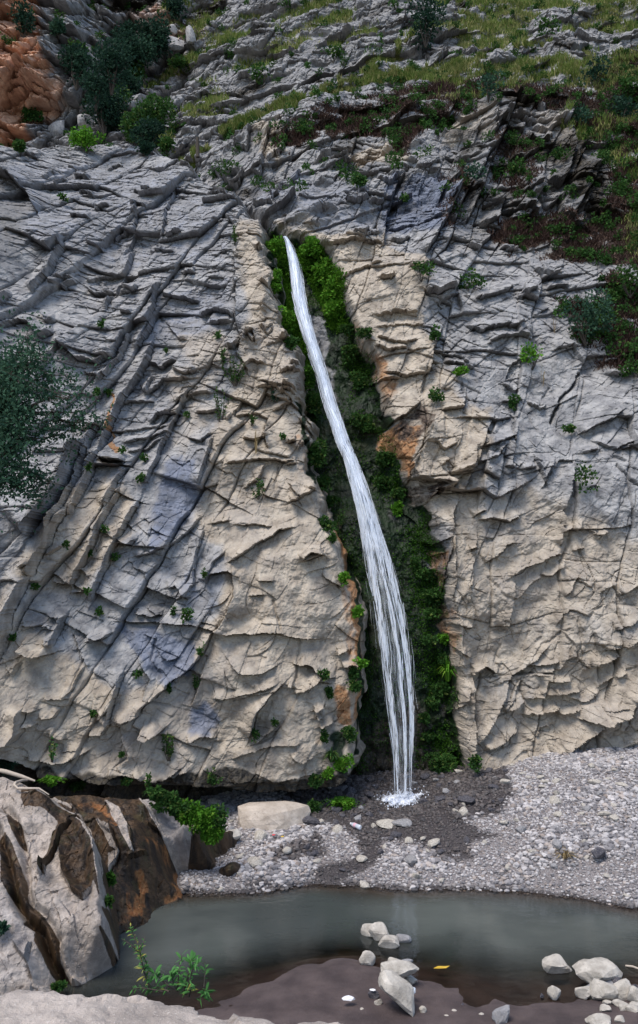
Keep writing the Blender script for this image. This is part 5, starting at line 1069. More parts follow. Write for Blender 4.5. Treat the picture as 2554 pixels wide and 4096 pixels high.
# ------------------------------------------------------------------ gravel
def pebble_material():
    m, t = nt('gravel_stone'); b = NB(t)
    tone, wet, warm, _ = b.attr('stone')
    P = b.pos(); n = b.noise(40, 3, .6, P)
    col = b.mix(tone, (.09, .086, .095), (.52, .49, .48))
    col = b.mix(b.math('MULTIPLY', warm, .5), col, (.33, .25, .19))
    col = b.mix(wet, col, b.mix(tone, (.014, .013, .015), (.10, .082, .075)))
    col = b.mix(b.math('MULTIPLY', n, .35), col, (.2, .19, .19))
    b.out(b.bsdf(col, b.math('SUBTRACT', .9, b.math('MULTIPLY', wet, .4)), .3)); return m
M_PEB = pebble_material()
def pebble_field(N, rmin, rmax, seed, power=2.2):
    r = np.random.default_rng(seed)
    X = r.uniform(-3.6, 9.6, N * 2); Y = r.uniform(13.0, 18.4, N * 2)
    Z = ground_z(X, Y); x, y = proj(X, Y, Z)
    wg = WETG.get(x + 2 * _perlin((X * 3).astype(np.float32), (Y * 3).astype(np.float32), 8), y)
    ok = (Z > -.03) & (x > 180) & (x < 790) & (r.random(N * 2) < (1 - .45 * wg))
    X, Y, Z, wg, y = X[ok][:N], Y[ok][:N], Z[ok][:N], wg[ok][:N], y[ok][:N]
    n = len(X)
    R = rmin + (rmax - rmin) * r.random(n) ** power * (.55 + .75 * sstep(-.3, .4, _perlin((X * .9).astype(np.float32), (Y * 1.6).astype(np.float32), 9)))
    return X, Y, Z, R, wg, r
X, Y, Z, R, wg, r = pebble_field(60000, .009, .046, 3)
n = len(X); v0, f0 = ICO[0]
jit = 1 + r.uniform(-.28, .28, (n, len(v0), 1))
sc_ = np.stack([R * r.uniform(.8, 1.4, n), R * r.uniform(.8, 1.3, n), R * r.uniform(.5, .9, n)], 1)
th = r.uniform(0, 2 * PI, n); ct, st_ = np.cos(th)[:, None], np.sin(th)[:, None]
V = v0[None] * jit * sc_[:, None]
V = np.stack([V[..., 0] * ct - V[..., 1] * st_, V[..., 0] * st_ + V[..., 1] * ct, V[..., 2]], -1) + np.stack([X, Y, Z + R * .22], 1)[:, None]
F = (f0[None] + (np.arange(n) * len(v0))[:, None, None]).reshape(-1, 3)
wgt = sstep(.35, .65, wg + r.uniform(-.38, .38, n)); shore = np.exp(-(Z / .04) ** 2); wgt = np.maximum(wgt, shore * (r.random(n) < .75))
stone = np.stack([r.random(n), wgt, (r.random(n) < .12) * 1.0, 0 * wg], 1)
gravel = new_mesh('gravel', V.reshape(-1, 3), F, M_PEB, False, {'stone': np.repeat(stone, len(v0), 0)}); tag(gravel, kind='stuff', label='bar of small pale gravel between the cliff foot and the pool', cat='gravel')
# ------------------------------------------------------------------ leaves
def leaf_material(name, dark, light, tip=None, trans=.25):
    m, t = nt(name); b = NB(t)
    tone, alt, _, _ = b.attr('leaf')
    col = b.mix(tone, dark, light)
    if tip: col = b.mix(alt, col, tip)
    d = b.bsdf(col, .75, .12)
    tl = t.nodes.new('ShaderNodeBsdfTranslucent'); b.set(tl.inputs[0], b.mix(.5, col, light))
    mx = t.nodes.new('ShaderNodeMixShader'); mx.inputs[0].default_value = trans; t.links.new(d, mx.inputs[1]); t.links.new(tl.outputs[0], mx.inputs[2])
    b.out(mx.outputs[0]); return m
LM = {'dark': leaf_material('dark_tree_leaf', (.008, .024, .017), (.026, .066, .038)),
      'green': leaf_material('green_leaf', (.016, .045, .012), (.05, .125, .025), (.14, .17, .04)),
      'bright': leaf_material('bright_leaf', (.035, .11, .008), (.11, .28, .025), (.2, .3, .04)),
      'fresh': leaf_material('fresh_green_leaf', (.03, .10, .025), (.10, .26, .07), (.34, .30, .07)),
      'grey': leaf_material('grey_green_leaf', (.014, .042, .028), (.055, .118, .066)),
      'grass': leaf_material('meadow_grass', (.055, .10, .02), (.17, .225, .05), (.34, .31, .13)),
      'dead': leaf_material('dead_scrub', (.016, .010, .009), (.065, .038, .03), (.17, .11, .085)),
      'moss': leaf_material('gully_moss', (.012, .04, .007), (.05, .14, .015), (.10, .23, .02)),
      'straw': leaf_material('straw', (.20, .14, .06), (.36, .28, .15))}
def bark_material(name, a, c_):
    m, t = nt(name); b = NB(t); n = b.noise(30, 4, .6, b.pos())
    b.out(b.bsdf(b.mix(n, a, c_), .85, .2, b.bump(n, .5, .01))); return m
M_BARK = bark_material('bark', (.03, .025, .02), (.09, .075, .06))
M_DRIFT = bark_material('bleached_wood', (.30, .25, .20), (.50, .43, .36))

def unit(v): return v / (np.linalg.norm(v, axis=-1, keepdims=True) + 1e-9)
def leaves(C, D, L, Wd, rg, tone=None, alt=None, fold=.15):
    """diamond leaves: base C, direction D, length L, half width Wd -> V, F, attr"""
    n = len(C); D = unit(D); S = unit(np.cross(D, rg.normal(0, 1, (n, 3)))); N = np.cross(D, S)
    L = np.broadcast_to(L, (n,)); Wd = np.broadcast_to(Wd, (n,))
    a = C; m1 = C + D * (L * .45)[:, None] + S * Wd[:, None] + N * (Wd * fold)[:, None]; tip = C + D * L[:, None] - N * (L * .08)[:, None]
    m2 = C + D * (L * .45)[:, None] - S * Wd[:, None] + N * (Wd * fold)[:, None]
    V = np.stack([a, m1, tip, m2], 1).reshape(-1, 3); F = np.arange(n * 4).reshape(n, 4)
    tone = rg.random(n) if tone is None else tone; alt = np.zeros(n) if alt is None else alt
    A = np.repeat(np.stack([tone, alt, 0 * tone, 0 * tone], 1), 4, 0)
    return V, F, A
def join(parts):
    Vs, Fs, As, b = [], [], [], 0
    for V, F, A in parts: Vs.append(V); Fs.append(F + b); As.append(A); b += len(V)
    return np.concatenate(Vs), np.concatenate(Fs), np.concatenate(As)
def sph(rg, n): return unit(rg.normal(0, 1, (n, 3)))

def crown(rg, rx, ry, rz, n, leaf, nb=9):
    """uneven crown made of leaf clumps of different size, gaps between them"""
    bc = sph(rg, nb) * np.array([rx, ry, rz]) * rg.uniform(.25, .85, (nb, 1)); br = rg.uniform(.3, .58, nb) * min(rx, rz) * 1.1
    k = rg.integers(0, nb, n); d = sph(rg, n); rad = rg.uniform(.45, 1.12, n) ** .6
    tw = sph(rg, 90)                                                     # twig ends: leaves gather round them
    j = rg.integers(0, 90, n); d = unit(d * .45 + tw[j])
    C = bc[k] + d * (br[k] * rad)[:, None]
    tone = np.clip(rg.normal(.45, .22, n) + rg.normal(0, .18, nb)[k], 0, 1)
    return leaves(C, d + rg.normal(0, .6, (n, 3)) + np.array([0, 0, .15]), leaf * rg.uniform(.6, 1.3, n), leaf * .40, rg, tone, (rg.random(n) < .1) * .6)
def tuft(rg, r, h, n, wid):
    """arching blades"""
    th = rg.uniform(0, 2 * PI, n); out = np.stack([np.cos(th), np.sin(th), np.zeros(n)], 1); lean = rg.uniform(.15, 1.0, n)[:, None]
    base = out * rg.uniform(0, .2, (n, 1)) * r; hh = h * rg.uniform(.5, 1.1, n)[:, None]
    p1 = base + out * r * lean * .45 + np.array([0, 0, 1]) * hh * .7; p2 = base + out * r * lean * 1.05 + np.array([0, 0, 1]) * hh * (1 - .75 * lean ** 2)
    s = np.cross(out, [0, 0, 1]) * wid
    V = np.stack([base - s * .5, base + s * .5, p1 + s, p1 - s, p2 + s * .15, p2 - s * .15], 1).reshape(-1, 3)
    i = np.arange(n)[:, None] * 6
    F = np.concatenate([i + np.array([[0, 1, 2, 3]]), i + np.array([[3, 2, 4, 5]])])
    A = np.repeat(np.stack([rg.random(n), (rg.random(n) < .2) * .6, np.zeros(n), np.zeros(n)], 1), 6, 0)
    return V, F, A
def fern(rg, r, h, n, leaf):
    """fronds with leaflets on both sides, drooping"""
    Cs, Ds, Ls = [], [], []
    for i in range(n):
        th = rg.uniform(0, 2 * PI); o = np.array([math.cos(th), math.sin(th) * .8, 0]); l = rg.uniform(.55, 1.1)
        s = np.linspace(.1, 1, 9)[:, None]; P = o * r * l * s + np.array([0, 0, 1]) * h * l * (1.2 * s - 1.15 * s * s) + o * .0
        T = unit(np.gradient(P, axis=0)); sd = np.cross(T, [0, 0, 1.0])
        for g in (-1, 1):
            Cs.append(P); Ds.append(T * .6 + sd * g + rg.normal(0, .2, P.shape)); Ls.append(leaf * (1.25 - s[:, 0]) * rg.uniform(.8, 1.2))
    C = np.concatenate(Cs); return leaves(C, np.concatenate(Ds), np.concatenate(Ls), np.concatenate(Ls) * .3, rg, np.clip(rg.normal(.5, .25, len(C)), 0, 1), (rg.random(len(C)) < .1) * .5)
def sprig(rg, r, h, n, leaf):
    """upright thin shoots with small leaves"""
    Cs, Ds, paths = [], [], []
    for i in range(n):
        top = np.array([rg.normal(0, .4) * r, rg.normal(0, .3) * r, h * rg.uniform(.5, 1.0)]); s = np.linspace(0, 1, 8)[:, None]
        P = np.array([rg.normal(0, .1) * r, 0, 0]) + top * s + np.array([rg.normal(0, .12) * r, 0, 0]) * np.sin(s * 3)
        paths.append((P, np.linspace(.006, .002, 8) * (1 + h))); k = rg.uniform(.2, 1, 26)
        Q = np.stack([np.interp(k, s[:, 0], P[:, a]) for a in range(3)], 1); Cs.append(Q); Ds.append(sph(rg, 26) + np.array([0, 0, .5]))
    C = np.concatenate(Cs); L = leaves(C, np.concatenate(Ds), leaf * rg.uniform(.6, 1.2, len(C)), leaf * .22, rg, None, (rg.random(len(C)) < .15) * .6)
    return L, paths

VIS.append(np.stack([GX, GY, GZ], 1)[(GY > 8) & (GY < 18.4)])
ZB, ZX, ZZb = make_zbuf(VIS)
# ------------------------------------------------------------------ trees and bushes above the brow
def put_bush(name, cat, tile, x, y, rx, ry, mat, label, dens=1.0, leaf=None, group=None, Y=None, nb=9, trunk=True, seed=0, grow=1.0):
    ox, oy, k = TILE[tile]; X0, Y0_ = ox + k * x, oy + k * y; rx, ry = rx * k * grow, ry * k * grow
    p = hit(X0, Y0_ + ry * .6) if Y is None else at_y(X0, Y0_, Y)
    Yv = p[1] - .75 * rx * p[1] / FP; c = at_y(X0, Y0_, Yv); s = Yv / FP
    rg = np.random.default_rng(abs(hash((tile, x, y))) % 2**31 if False else int(x * 7 + y * 13 + 1000) + seed)
    a, b_, h = rx * s, min(rx, ry) * s * .8, ry * s
    root = empty(name, (c[0], c[1], c[2] - h)); tag(root, label, cat, group)
    lf = leaf or max(.05, 3.1 * s)
    n = int(dens * min(16000, max(300, 7.5 * (a * h) / (lf * lf * .40))))
    V, F, A = crown(rg, a, b_, h, n, lf, nb)
    V = V + np.array([0, 0, h])
    new_mesh('crown', V, F, LM[mat], False, {'leaf': A}, root)
    if trunk:
        paths = []
        for i in range(5):
            tip = np.array([rg.uniform(-.6, .6) * a, rg.uniform(-.4, .4) * b_, h * rg.uniform(.6, 1.4)]); st = np.linspace(0, 1, 6)[:, None]
            paths.append((np.array([0, .1, -.15]) * (1 - st) + tip * st + np.array([rg.normal(0, .1) * a, 0, 0]) * np.sin(st * 3), np.linspace(.05, .012, 6) * min(1.5, h)))
        V, F = tube_mesh(paths, 5); new_mesh('trunk', V, F, M_BARK, True, parent=root)
    return root
TREES = [
 ('tree', 'tree', 1150, 215, 110, 95, 'dark', 'dark round-crowned tree at the top of the line of trees in the ravine'),
 ('tree', 'tree', 955, 235, 75, 48, 'dark', 'small dark tree beside the warm orange rock, left of the topmost ravine tree'),
 ('tree', 'tree', 1000, 390, 150, 150, 'dark', 'broad dark tree in the middle of the ravine thicket, right half'),
 ('tree', 'tree', 840, 470, 120, 170, 'dark', 'tall dark tree in the middle of the ravine thicket, left half'),
 ('bush', 'bush', 1035, 545, 60, 70, 'green', 'lighter green bush at the right edge of the ravine thicket beside pale blocks'),
 ('tree', 'tree', 790, 780, 120, 175, 'dark', 'dark tree with a drooping crown at the lower end of the ravine thicket'),
 ('tree', 'tree', 575, 480, 115, 140, 'dark', 'free-standing dark bushy tree with a lighter top, left of the ravine thicket'),
 ('bush', 'bush', 575, 375, 80, 50, 'green', 'light green bush on top of the free-standing dark tree left of the ravine'),
 ('tree', 'tree', 1190, 880, 130, 150, 'green', 'large rounded green tree nearest the brow of the left cliff, right half'),
 ('tree', 'tree', 1030, 920, 110, 130, 'green', 'large rounded green tree nearest the brow of the left cliff, left half'),
 ('tree', 'tree', 1110, 1010, 130, 90, 'dark', 'low dark bush under the large green trees at the brow'),
 ('bush', 'bush', 650, 1040, 140, 60, 'bright', 'low bright green shrub growing along the brow of the left cliff'),
 ('tree', 'tree', 1330, 60, 60, 75, 'dark', 'dark bush high on the slope at the top edge, above the ravine'),
 ('bush', 'bush', 180, 140, 75, 100, 'dark', 'dark bush clinging to the orange cliff in the upper left corner'),
 ('bush', 'bush', 150, 1100, 35, 32, 'green', 'tiny green shrub at the left end of the brow, under the orange cliff'),
 ('bush', 'bush', 1100, 1120, 45, 32, 'dark', 'small dark bush on the brow to the right of the bright shrub'),
 ('bush', 'bush', 440, 205, 45, 42, 'grey', 'small grey-green bush on the striped grey cliff face near the orange cliff'),
 ('bush', 'bush', 1345, 470, 55, 40, 'green', 'small green bush among pale blocks on the slope right of the ravine'),
 ('bush', 'bush', 250, 865, 65, 40, 'green', 'small green shrub in a hollow of the orange cliff'),
 ('tree', 'tree', 900, 640, 150, 130, 'dark', 'dark tree filling the centre of the ravine thicket, below its tallest crowns'),
 ('tree', 'tree', 1140, 330, 105, 105, 'dark', 'dark tree between the topmost crown and the pale blocks on the right of the ravine'),
 ('tree', 'tree', 720, 660, 90, 110, 'dark', 'dark tree at the left edge of the ravine thicket, half way down'),
 ('bush', 'bush', 860, 900, 110, 90, 'dark', 'dark bush between the drooping tree and the large green trees at the thicket bottom'),
 ('bush', 'bush', 900, 740, 80, 70, 'green', 'lighter green bush in front of the ravine thicket near its low end'),
 ('bush', 'bush', 1260, 1085, 50, 32, 'green', 'small green shrub where the brow meets the right-hand slope')]
for nm, ct, x, y, rx, ry, mt, lb in TREES:
    put_bush(nm, ct, 'W4', x, y, rx, ry, mt, lb, 1.9, nb=18, grow=1.22, group='trees and bushes above the left cliff')
RB = [('F', 1010, 50, 50, 52, 'dark', 'dark round bush at the top edge, right of the middle', 1.2), ('F', 1390, 745, 66, 58, 'grey', 'grey-green bush hanging on the right face below the brown scrub', .8), ('F', 1262, 838, 36, 26, 'bright', 'small bright green bush on the right face, left of the hanging grey-green bush', .8),
      ('F', 1390, 1130, 26, 48, 'green', 'narrow trailing green plant low on the right face', .6), ('F', 1158, 200, 36, 30, 'grey', 'grey-green bush on the grassy band above the blocky columns', .9), ('F', 1000, 632, 32, 20, 'green', 'small green bush in a joint right of the waterfall lip', .8), ('F', 1112, 662, 42, 24, 'green', 'low green bush on a ledge in the middle of the upper right face', .8),
      ('F', 1495, 655, 40, 34, 'green', 'green bush at the right edge below the brown scrub', .8), ('F', 1480, 250, 40, 40, 'dark', 'dark bush at the right edge of the upper slope', .8), ('F', 1410, 170, 34, 30, 'dark', 'dark bush on the upper slope left of the right-edge bush', .8), ('F', 1225, 395, 40, 20, 'green', 'green bush on top of the blocky columns', .7), ('F', 1120, 410, 26, 24, 'grey', 'grey-green bush between two leaning columns', .7),
      ('F', 720, 300, 26, 18, 'green', 'small green bush on the slope above the waterfall', .8), ('F', 1490, 190, 30, 24, 'green', 'light green bush near the right edge of the upper slope', .8), ('F', 1330, 360, 30, 16, 'green', 'low green bush right of the tallest column', .7), ('F', 1385, 270, 40, 28, 'grey', 'grey-green scrub patch on the slope right of the columns', .7), ('F', 850, 425, 22, 14, 'green', 'small green bush on the bare rock above the pink ledges', .8), ('F', 1300, 60, 45, 22, 'green', 'green bush on the top slope near the right corner', .7),
      ('F', 790, 120, 40, 18, 'green', 'low green bush on the grassy slope above the middle', .7), ('F', 610, 170, 30, 20, 'green', 'low green bush among white rocks on the upper slope', .7), ('F', 1030, 790, 12, 20, 'green', 'mossy plant in the notch of the square block right of the gully', .8), ('F', 1215, 950, 14, 20, 'green', 'small plant in the crack of the big smooth slab', .6), ('F', 1035, 938, 20, 18, 'green', 'round moss cushion on the pale dome right of the gully', .9), ('F', 1095, 880, 20, 8, 'bright', 'thin green strip of plants above the pale dome', .8), ('F', 1350, 1015, 20, 8, 'green', 'thin plant strip under the smooth slab', .6)]
for t, x, y, rx, ry, mt, lb, dn in RB:
    put_bush('bush', 'bush', t, x, y, rx, ry, mt, lb, dn, group='bushes on the right face and slope', nb=8, trunk=rx > 30)

# ------------------------------------------------------------------ small plants rooted in the rock
def put_plant(kind, tile, x, y, rx, ry, mat, label, name=None, group=None, dy=0.0, Y=None):
    ox, oy, k = TILE[tile]; X0, Y0_ = ox + k * x, oy + k * y; rx, ry = rx * k, ry * k
    p = hit(X0, Y0_ + ry * .5) if Y is None else at_y(X0, Y0_, Y); s = p[1] / FP; rg = np.random.default_rng(int(x * 3 + y * 17))
    if kind == 'clump' and tile in (1, 2, 3, 4, 5): rx, ry, mat = rx * .72, ry * .85, 'green'
    if tile in ('W1', 'W2', 'W3'): rx, ry, dy = rx * 1.25, ry * 1.2, dy + .18 * rx * s
    c = at_y(X0, Y0_ + (ry * .9 if kind in ('sprig', 'tuft') else ry * .25), p[1] - .06 - dy)
    lf = max(.055, 3.0 * s)
    if kind == 'sprig':
        (V, F, A), paths = sprig(rg, rx * s, 2 * ry * s, max(4, int(rx * .9)), lf * 1.1)
        o = new_mesh(name or 'plant', V, F, LM[mat], False, {'leaf': A})
        sv, sf = tube_mesh(paths, 3); new_mesh('stem', sv, sf, M_BARK, True, parent=o)
    else:
        if kind == 'tuft': V, F, A = tuft(rg, rx * s, 1.7 * ry * s, int(50 + rx * 5), .011)
        elif kind == 'fern':
            V, F, A = fern(rg, rx * s * 1.1, ry * s * 1.6, int(10 + rx * 1.1), max(.07, 3 * s)); V2, F2, A2 = crown(rg, rx * s * .8, rx * s * .4, ry * s * .8, int(90 + rx * ry * 2.6), lf, 6)
            V, F, A = join([(V, F, A), (V2, F2, A2)])
        else: V, F, A = crown(rg, rx * s, min(rx, ry) * s * .5, ry * s, int((45 if tile in (1, 2, 3, 4, 5) else 110) + rx * ry * (2.6 if tile in (1, 2, 3, 4, 5) else 4.5)), lf, 8)
        o = new_mesh(name or ('fern' if kind == 'fern' else 'grass_tuft' if kind == 'tuft' else 'plant'), V, F, LM[mat], False, {'leaf': A})
    o.location = c; tag(o, label, 'fern' if kind == 'fern' else 'grass' if kind == 'tuft' else 'plant', group); return o
LP = 'plants rooted in the left cliff'
for kd, t, x, y, rx, ry, mt, lb in [
 ('sprig', 3, 1120, 545, 70, 80, 'green', 'tall sparse shoots on the left cliff, level with the middle of the waterfall'), ('sprig', 3, 1045, 710, 42, 90, 'green', 'tall dark shoots hanging just below the tallest sprig on the left cliff'), ('sprig', 3, 1055, 480, 30, 50, 'green', 'upright yellowish shoots left above the tallest sprig on the left cliff'),
 ('clump', 3, 1035, 372, 22, 16, 'green', 'small round plant in the joint above the yellowish shoots'), ('clump', 3, 480, 312, 16, 30, 'green', 'narrow green plant in a joint on the upper left cliff'), ('tuft', 3, 788, 445, 22, 18, 'green', 'grass tuft over the dark hollow in the left cliff'), ('clump', 3, 885, 750, 16, 12, 'green', 'tiny round plant at the head of a long straight joint'),
 ('sprig', 3, 1225, 1110, 42, 52, 'green', 'leafy shoots on the tan rock left of the gully, above the big smooth block'), ('clump', 3, 665, 1050, 38, 22, 'green', 'flat green cushion at the foot of a leaning block'), ('clump', 3, 680, 955, 20, 20, 'green', 'small plant in the finely layered band of the left cliff'), ('clump', 3, 1340, 850, 16, 16, 'green', 'tiny fern in a hollow of the tan blocks beside the gully'),
 ('sprig', 3, 1195, 775, 26, 34, 'green', 'thin shoots in the joint beside the tan blocks'), ('sprig', 3, 1305, 665, 30, 34, 'grey', 'pale thin shoots on a tan ledge beside the gully'), ('clump', 3, 575, 915, 18, 16, 'green', 'small plant under the orange stain'), ('clump', 3, 420, 1000, 16, 34, 'green', 'line of small leaves in the narrow joint left of the orange stain'), ('clump', 3, 515, 645, 18, 18, 'green', 'small plant at the top of the orange stain'), ('clump', 3, 460, 640, 20, 20, 'green', 'small plant in the joint left of the orange stain'),
 ('clump', 5, 890, 480, 34, 44, 'green', 'round leafy plant on the ledge line of the lower left cliff'), ('clump', 5, 822, 460, 14, 34, 'green', 'narrow plant just left of the round leafy plant on the ledge line'), ('clump', 5, 655, 760, 26, 20, 'green', 'small plant beside the blue-grey slab'), ('clump', 5, 442, 955, 14, 22, 'bright', 'tiny bright plant low on the left cliff'), ('sprig', 5, 245, 1135, 30, 60, 'fresh', 'pale leafy shoot growing up at the foot of the left cliff'), ('clump', 5, 60, 592, 18, 14, 'bright', 'tiny bright plant under the leftmost joint'),
 ('clump', 5, 572, 1150, 14, 12, 'bright', 'tiny bright plant right of the dark square hole'), ('sprig', 5, 800, 1120, 50, 70, 'green', 'thin leafy shoots in the bottom joint of the left cliff'), ('clump', 5, 965, 285, 16, 24, 'green', 'plant at the upper end of the joint beside the big block'), ('clump', 5, 495, 75, 18, 22, 'bright', 'small bright plant inside the second long joint'), ('clump', 5, 428, 190, 14, 16, 'green', 'small plant in the middle of the second long joint'), ('clump', 5, 310, 155, 18, 18, 'green', 'small plant inside the widest long joint'), ('clump', 5, 412, 372, 20, 16, 'bright', 'small bright plant at the foot of the third long joint'), ('clump', 5, 550, 210, 26, 24, 'green', 'plant spreading from the middle of the third long joint'),
 ('clump', 5, 800, 830, 14, 26, 'bright', 'narrow bright plant under the blue-grey slab'), ('sprig', 5, 950, 660, 26, 30, 'green', 'thin shoots on the joint right of the blue-grey slab'), ('clump', 5, 1300, 1000, 28, 16, 'green', 'plant in the dark recess of the big smooth block, upper one'), ('clump', 5, 1205, 1050, 30, 26, 'green', 'plant in the dark recess of the big smooth block, lower one'), ('sprig', 5, 925, 810, 24, 40, 'green', 'thin shoots between the tan lumps at mid height of the lower cliff'), ('clump', 5, 470, 470, 34, 18, 'green', 'low plants where the long joints end above the blue-grey slab'),
 ('clump', 1, 298, 935, 24, 24, 'green', 'lone green cushion on the bare upper left cliff'), ('sprig', 1, 1115, 1120, 18, 50, 'green', 'thin shoots in the joint left of the waterfall lip'), ('tuft', 2, 185, 850, 60, 26, 'green', 'grassy tuft on the bare rock above the waterfall'), ('clump', 5, 165, 350, 18, 14, 'bright', 'tiny plant at the foot of the leftmost long joint')]:
    put_plant(kd, t, x, y, rx, ry, mt, lb, group=LP)
GG = 'ferns and plants along the waterfall gully'
for kd, t, x, y, rx, ry, mt, lb in [
 ('clump', 'W1', 330, 200, 70, 62, 'bright', 'bright green moss cushion left of the waterfall lip'), ('clump', 'W1', 345, 420, 42, 100, 'bright', 'long bright moss strip left of the upper fall'), ('clump', 'W1', 410, 690, 46, 90, 'bright', 'moss strip left of the fall below the bend of the gully edge'), ('clump', 'W1', 450, 840, 30, 60, 'green', 'thin moss strip on the left gully edge by the tan step'),
 ('clump', 'W1', 590, 205, 100, 62, 'bright', 'bright green moss cushion right of the waterfall lip'), ('clump', 'W1', 690, 330, 90, 85, 'bright', 'broad bright moss cushion on the right gully rim, second from the lip'), ('clump', 'W1', 735, 470, 62, 80, 'bright', 'bright moss cushion on the right gully rim, third from the lip'), ('clump', 'W1', 755, 620, 66, 66, 'bright', 'bright moss cushion on the right gully rim, lowest of the bright ones'),
 ('fern', 'W1', 840, 755, 66, 40, 'green', 'fern on the right gully rim just under the bright moss'), ('fern', 'W1', 950, 790, 60, 40, 'green', 'fern beside the layered block right of the gully'), ('fern', 'W1', 840, 910, 54, 90, 'green', 'long fern cluster hanging down the right gully wall, upper part'), ('fern', 'W1', 900, 1090, 54, 80, 'green', 'dark fern cluster on the right gully wall above the orange rock'), ('fern', 'W1', 930, 1370, 74, 96, 'green', 'large fern cluster left of the orange rust patch'),
 ('fern', 'W1', 575, 1240, 86, 100, 'green', 'leafy bush on the left gully edge level with the orange rust patch'), ('clump', 'W1', 560, 1080, 50, 70, 'moss', 'dark moss pad on the left gully edge above the leafy bush'),
 ('fern', 'W2', 190, 170, 110, 110, 'green', 'big leafy bush overhanging the left gully edge at mid height'), ('fern', 'W2', 270, 430, 66, 70, 'green', 'fern under the big leafy bush on the left gully edge'), ('fern', 'W2', 320, 560, 56, 60, 'green', 'fern hanging over the dark wet wall left of the fall'), ('clump', 'W2', 300, 750, 52, 46, 'green', 'round plant on the tan knob at the left gully edge'), ('sprig', 'W2', 400, 720, 26, 60, 'green', 'thin hanging shoots beside the round plant on the tan knob'), ('clump', 'W2', 430, 1150, 32, 42, 'bright', 'small bright plant on the orange left rim'), ('clump', 'W2', 340, 850, 22, 30, 'green', 'tiny plant below the tan knob'), ('clump', 'W2', 530, 1410, 32, 40, 'bright', 'small bright plant lower on the orange left rim'),
 ('fern', 'W2', 740, 230, 86, 80, 'green', 'broad-leaved fern right of the fall below the rust patch'), ('fern', 'W2', 720, 420, 56, 66, 'green', 'fern on the green wall right of the fall, above the brown overhang'), ('fern', 'W2', 860, 500, 66, 40, 'green', 'fern on the brown overhang right of the fall'), ('clump', 'W2', 825, 610, 46, 44, 'bright', 'bright plant left of the pale hanging block'), ('fern', 'W2', 965, 1030, 40, 56, 'green', 'fern at the head of the lower green wall'), ('fern', 'W2', 1055, 1110, 76, 50, 'green', 'fern with drooping leaves beside the layered orange edge'), ('fern', 'W2', 1090, 1290, 96, 50, 'green', 'wide fern band on the lower green wall'), ('fern', 'W2', 1095, 1410, 56, 44, 'green', 'fern directly below the wide fern band'),
 ('fern', 'W3', 1180, 190, 46, 50, 'bright', 'bright fern on the right rim just above the grass tuft'), ('clump', 'W3', 1080, 205, 36, 30, 'green', 'small plant left of the bright rim fern'), ('fern', 'W3', 1180, 345, 66, 50, 'green', 'fern above the long-bladed grass tuft'), ('tuft', 'W3', 1215, 430, 76, 86, 'bright', 'long-bladed grass tuft on the right gully rim'), ('fern', 'W3', 1145, 570, 70, 66, 'green', 'dense fern below the long-bladed grass tuft'), ('fern', 'W3', 1080, 680, 56, 46, 'green', 'fern on the dark wall right of the lower fall'), ('clump', 'W3', 1030, 790, 36, 34, 'green', 'small plant on the dark wall near the right-hand strand'), ('fern', 'W3', 1065, 930, 46, 32, 'green', 'single fern at lower right of the fall'), ('fern', 'W3', 1150, 1120, 106, 120, 'green', 'large mass of ferns at the foot of the right gully wall'), ('clump', 'W3', 1430, 1110, 32, 62, 'green', 'narrow plant in the vertical crack at the cliff foot'),
 ('tuft', 'W3', 335, 1080, 56, 52, 'green', 'grass tuft low on the left cliff near the splash'), ('clump', 'W3', 430, 1130, 46, 60, 'bright', 'bright plant right of the low grass tuft'), ('fern', 'W3', 465, 900, 46, 70, 'green', 'fern on the left rim under the orange stripe'), ('clump', 'W3', 505, 545, 42, 46, 'green', 'plant in the hollow of the left rim above the orange stripe'), ('clump', 'W3', 485, 440, 46, 42, 'green', 'plant in the upper hollow of the left rim'), ('clump', 'W3', 555, 380, 34, 30, 'bright', 'bright leaves on the left rim beside the dark wall'), ('clump', 'W3', 215, 1250, 40, 46, 'green', 'plant under the big smooth block near the dark undercut'), ('clump', 'W3', 310, 1200, 36, 40, 'bright', 'bright plant at the lower corner of the left cliff'), ('clump', 'W3', 275, 470, 26, 30, 'green', 'tiny plant in the crack of the smooth block'), ('clump', 'W3', 320, 600, 22, 40, 'green', 'tiny plant in the lower crack of the smooth block'), ('clump', 'W3', 275, 930, 22, 50, 'green', 'thin plant in the notch beside the smooth block'),
 ('fern', 'W3', 400, 1440, 116, 62, 'bright', 'bright fern mat under the cliff left of the splash'), ('fern', 'W3', 205, 1460, 56, 50, 'green', 'darker fern next to the pale block under the cliff')]:
    put_plant(kd, t, x, y, rx, ry, mt, lb, group=GG)
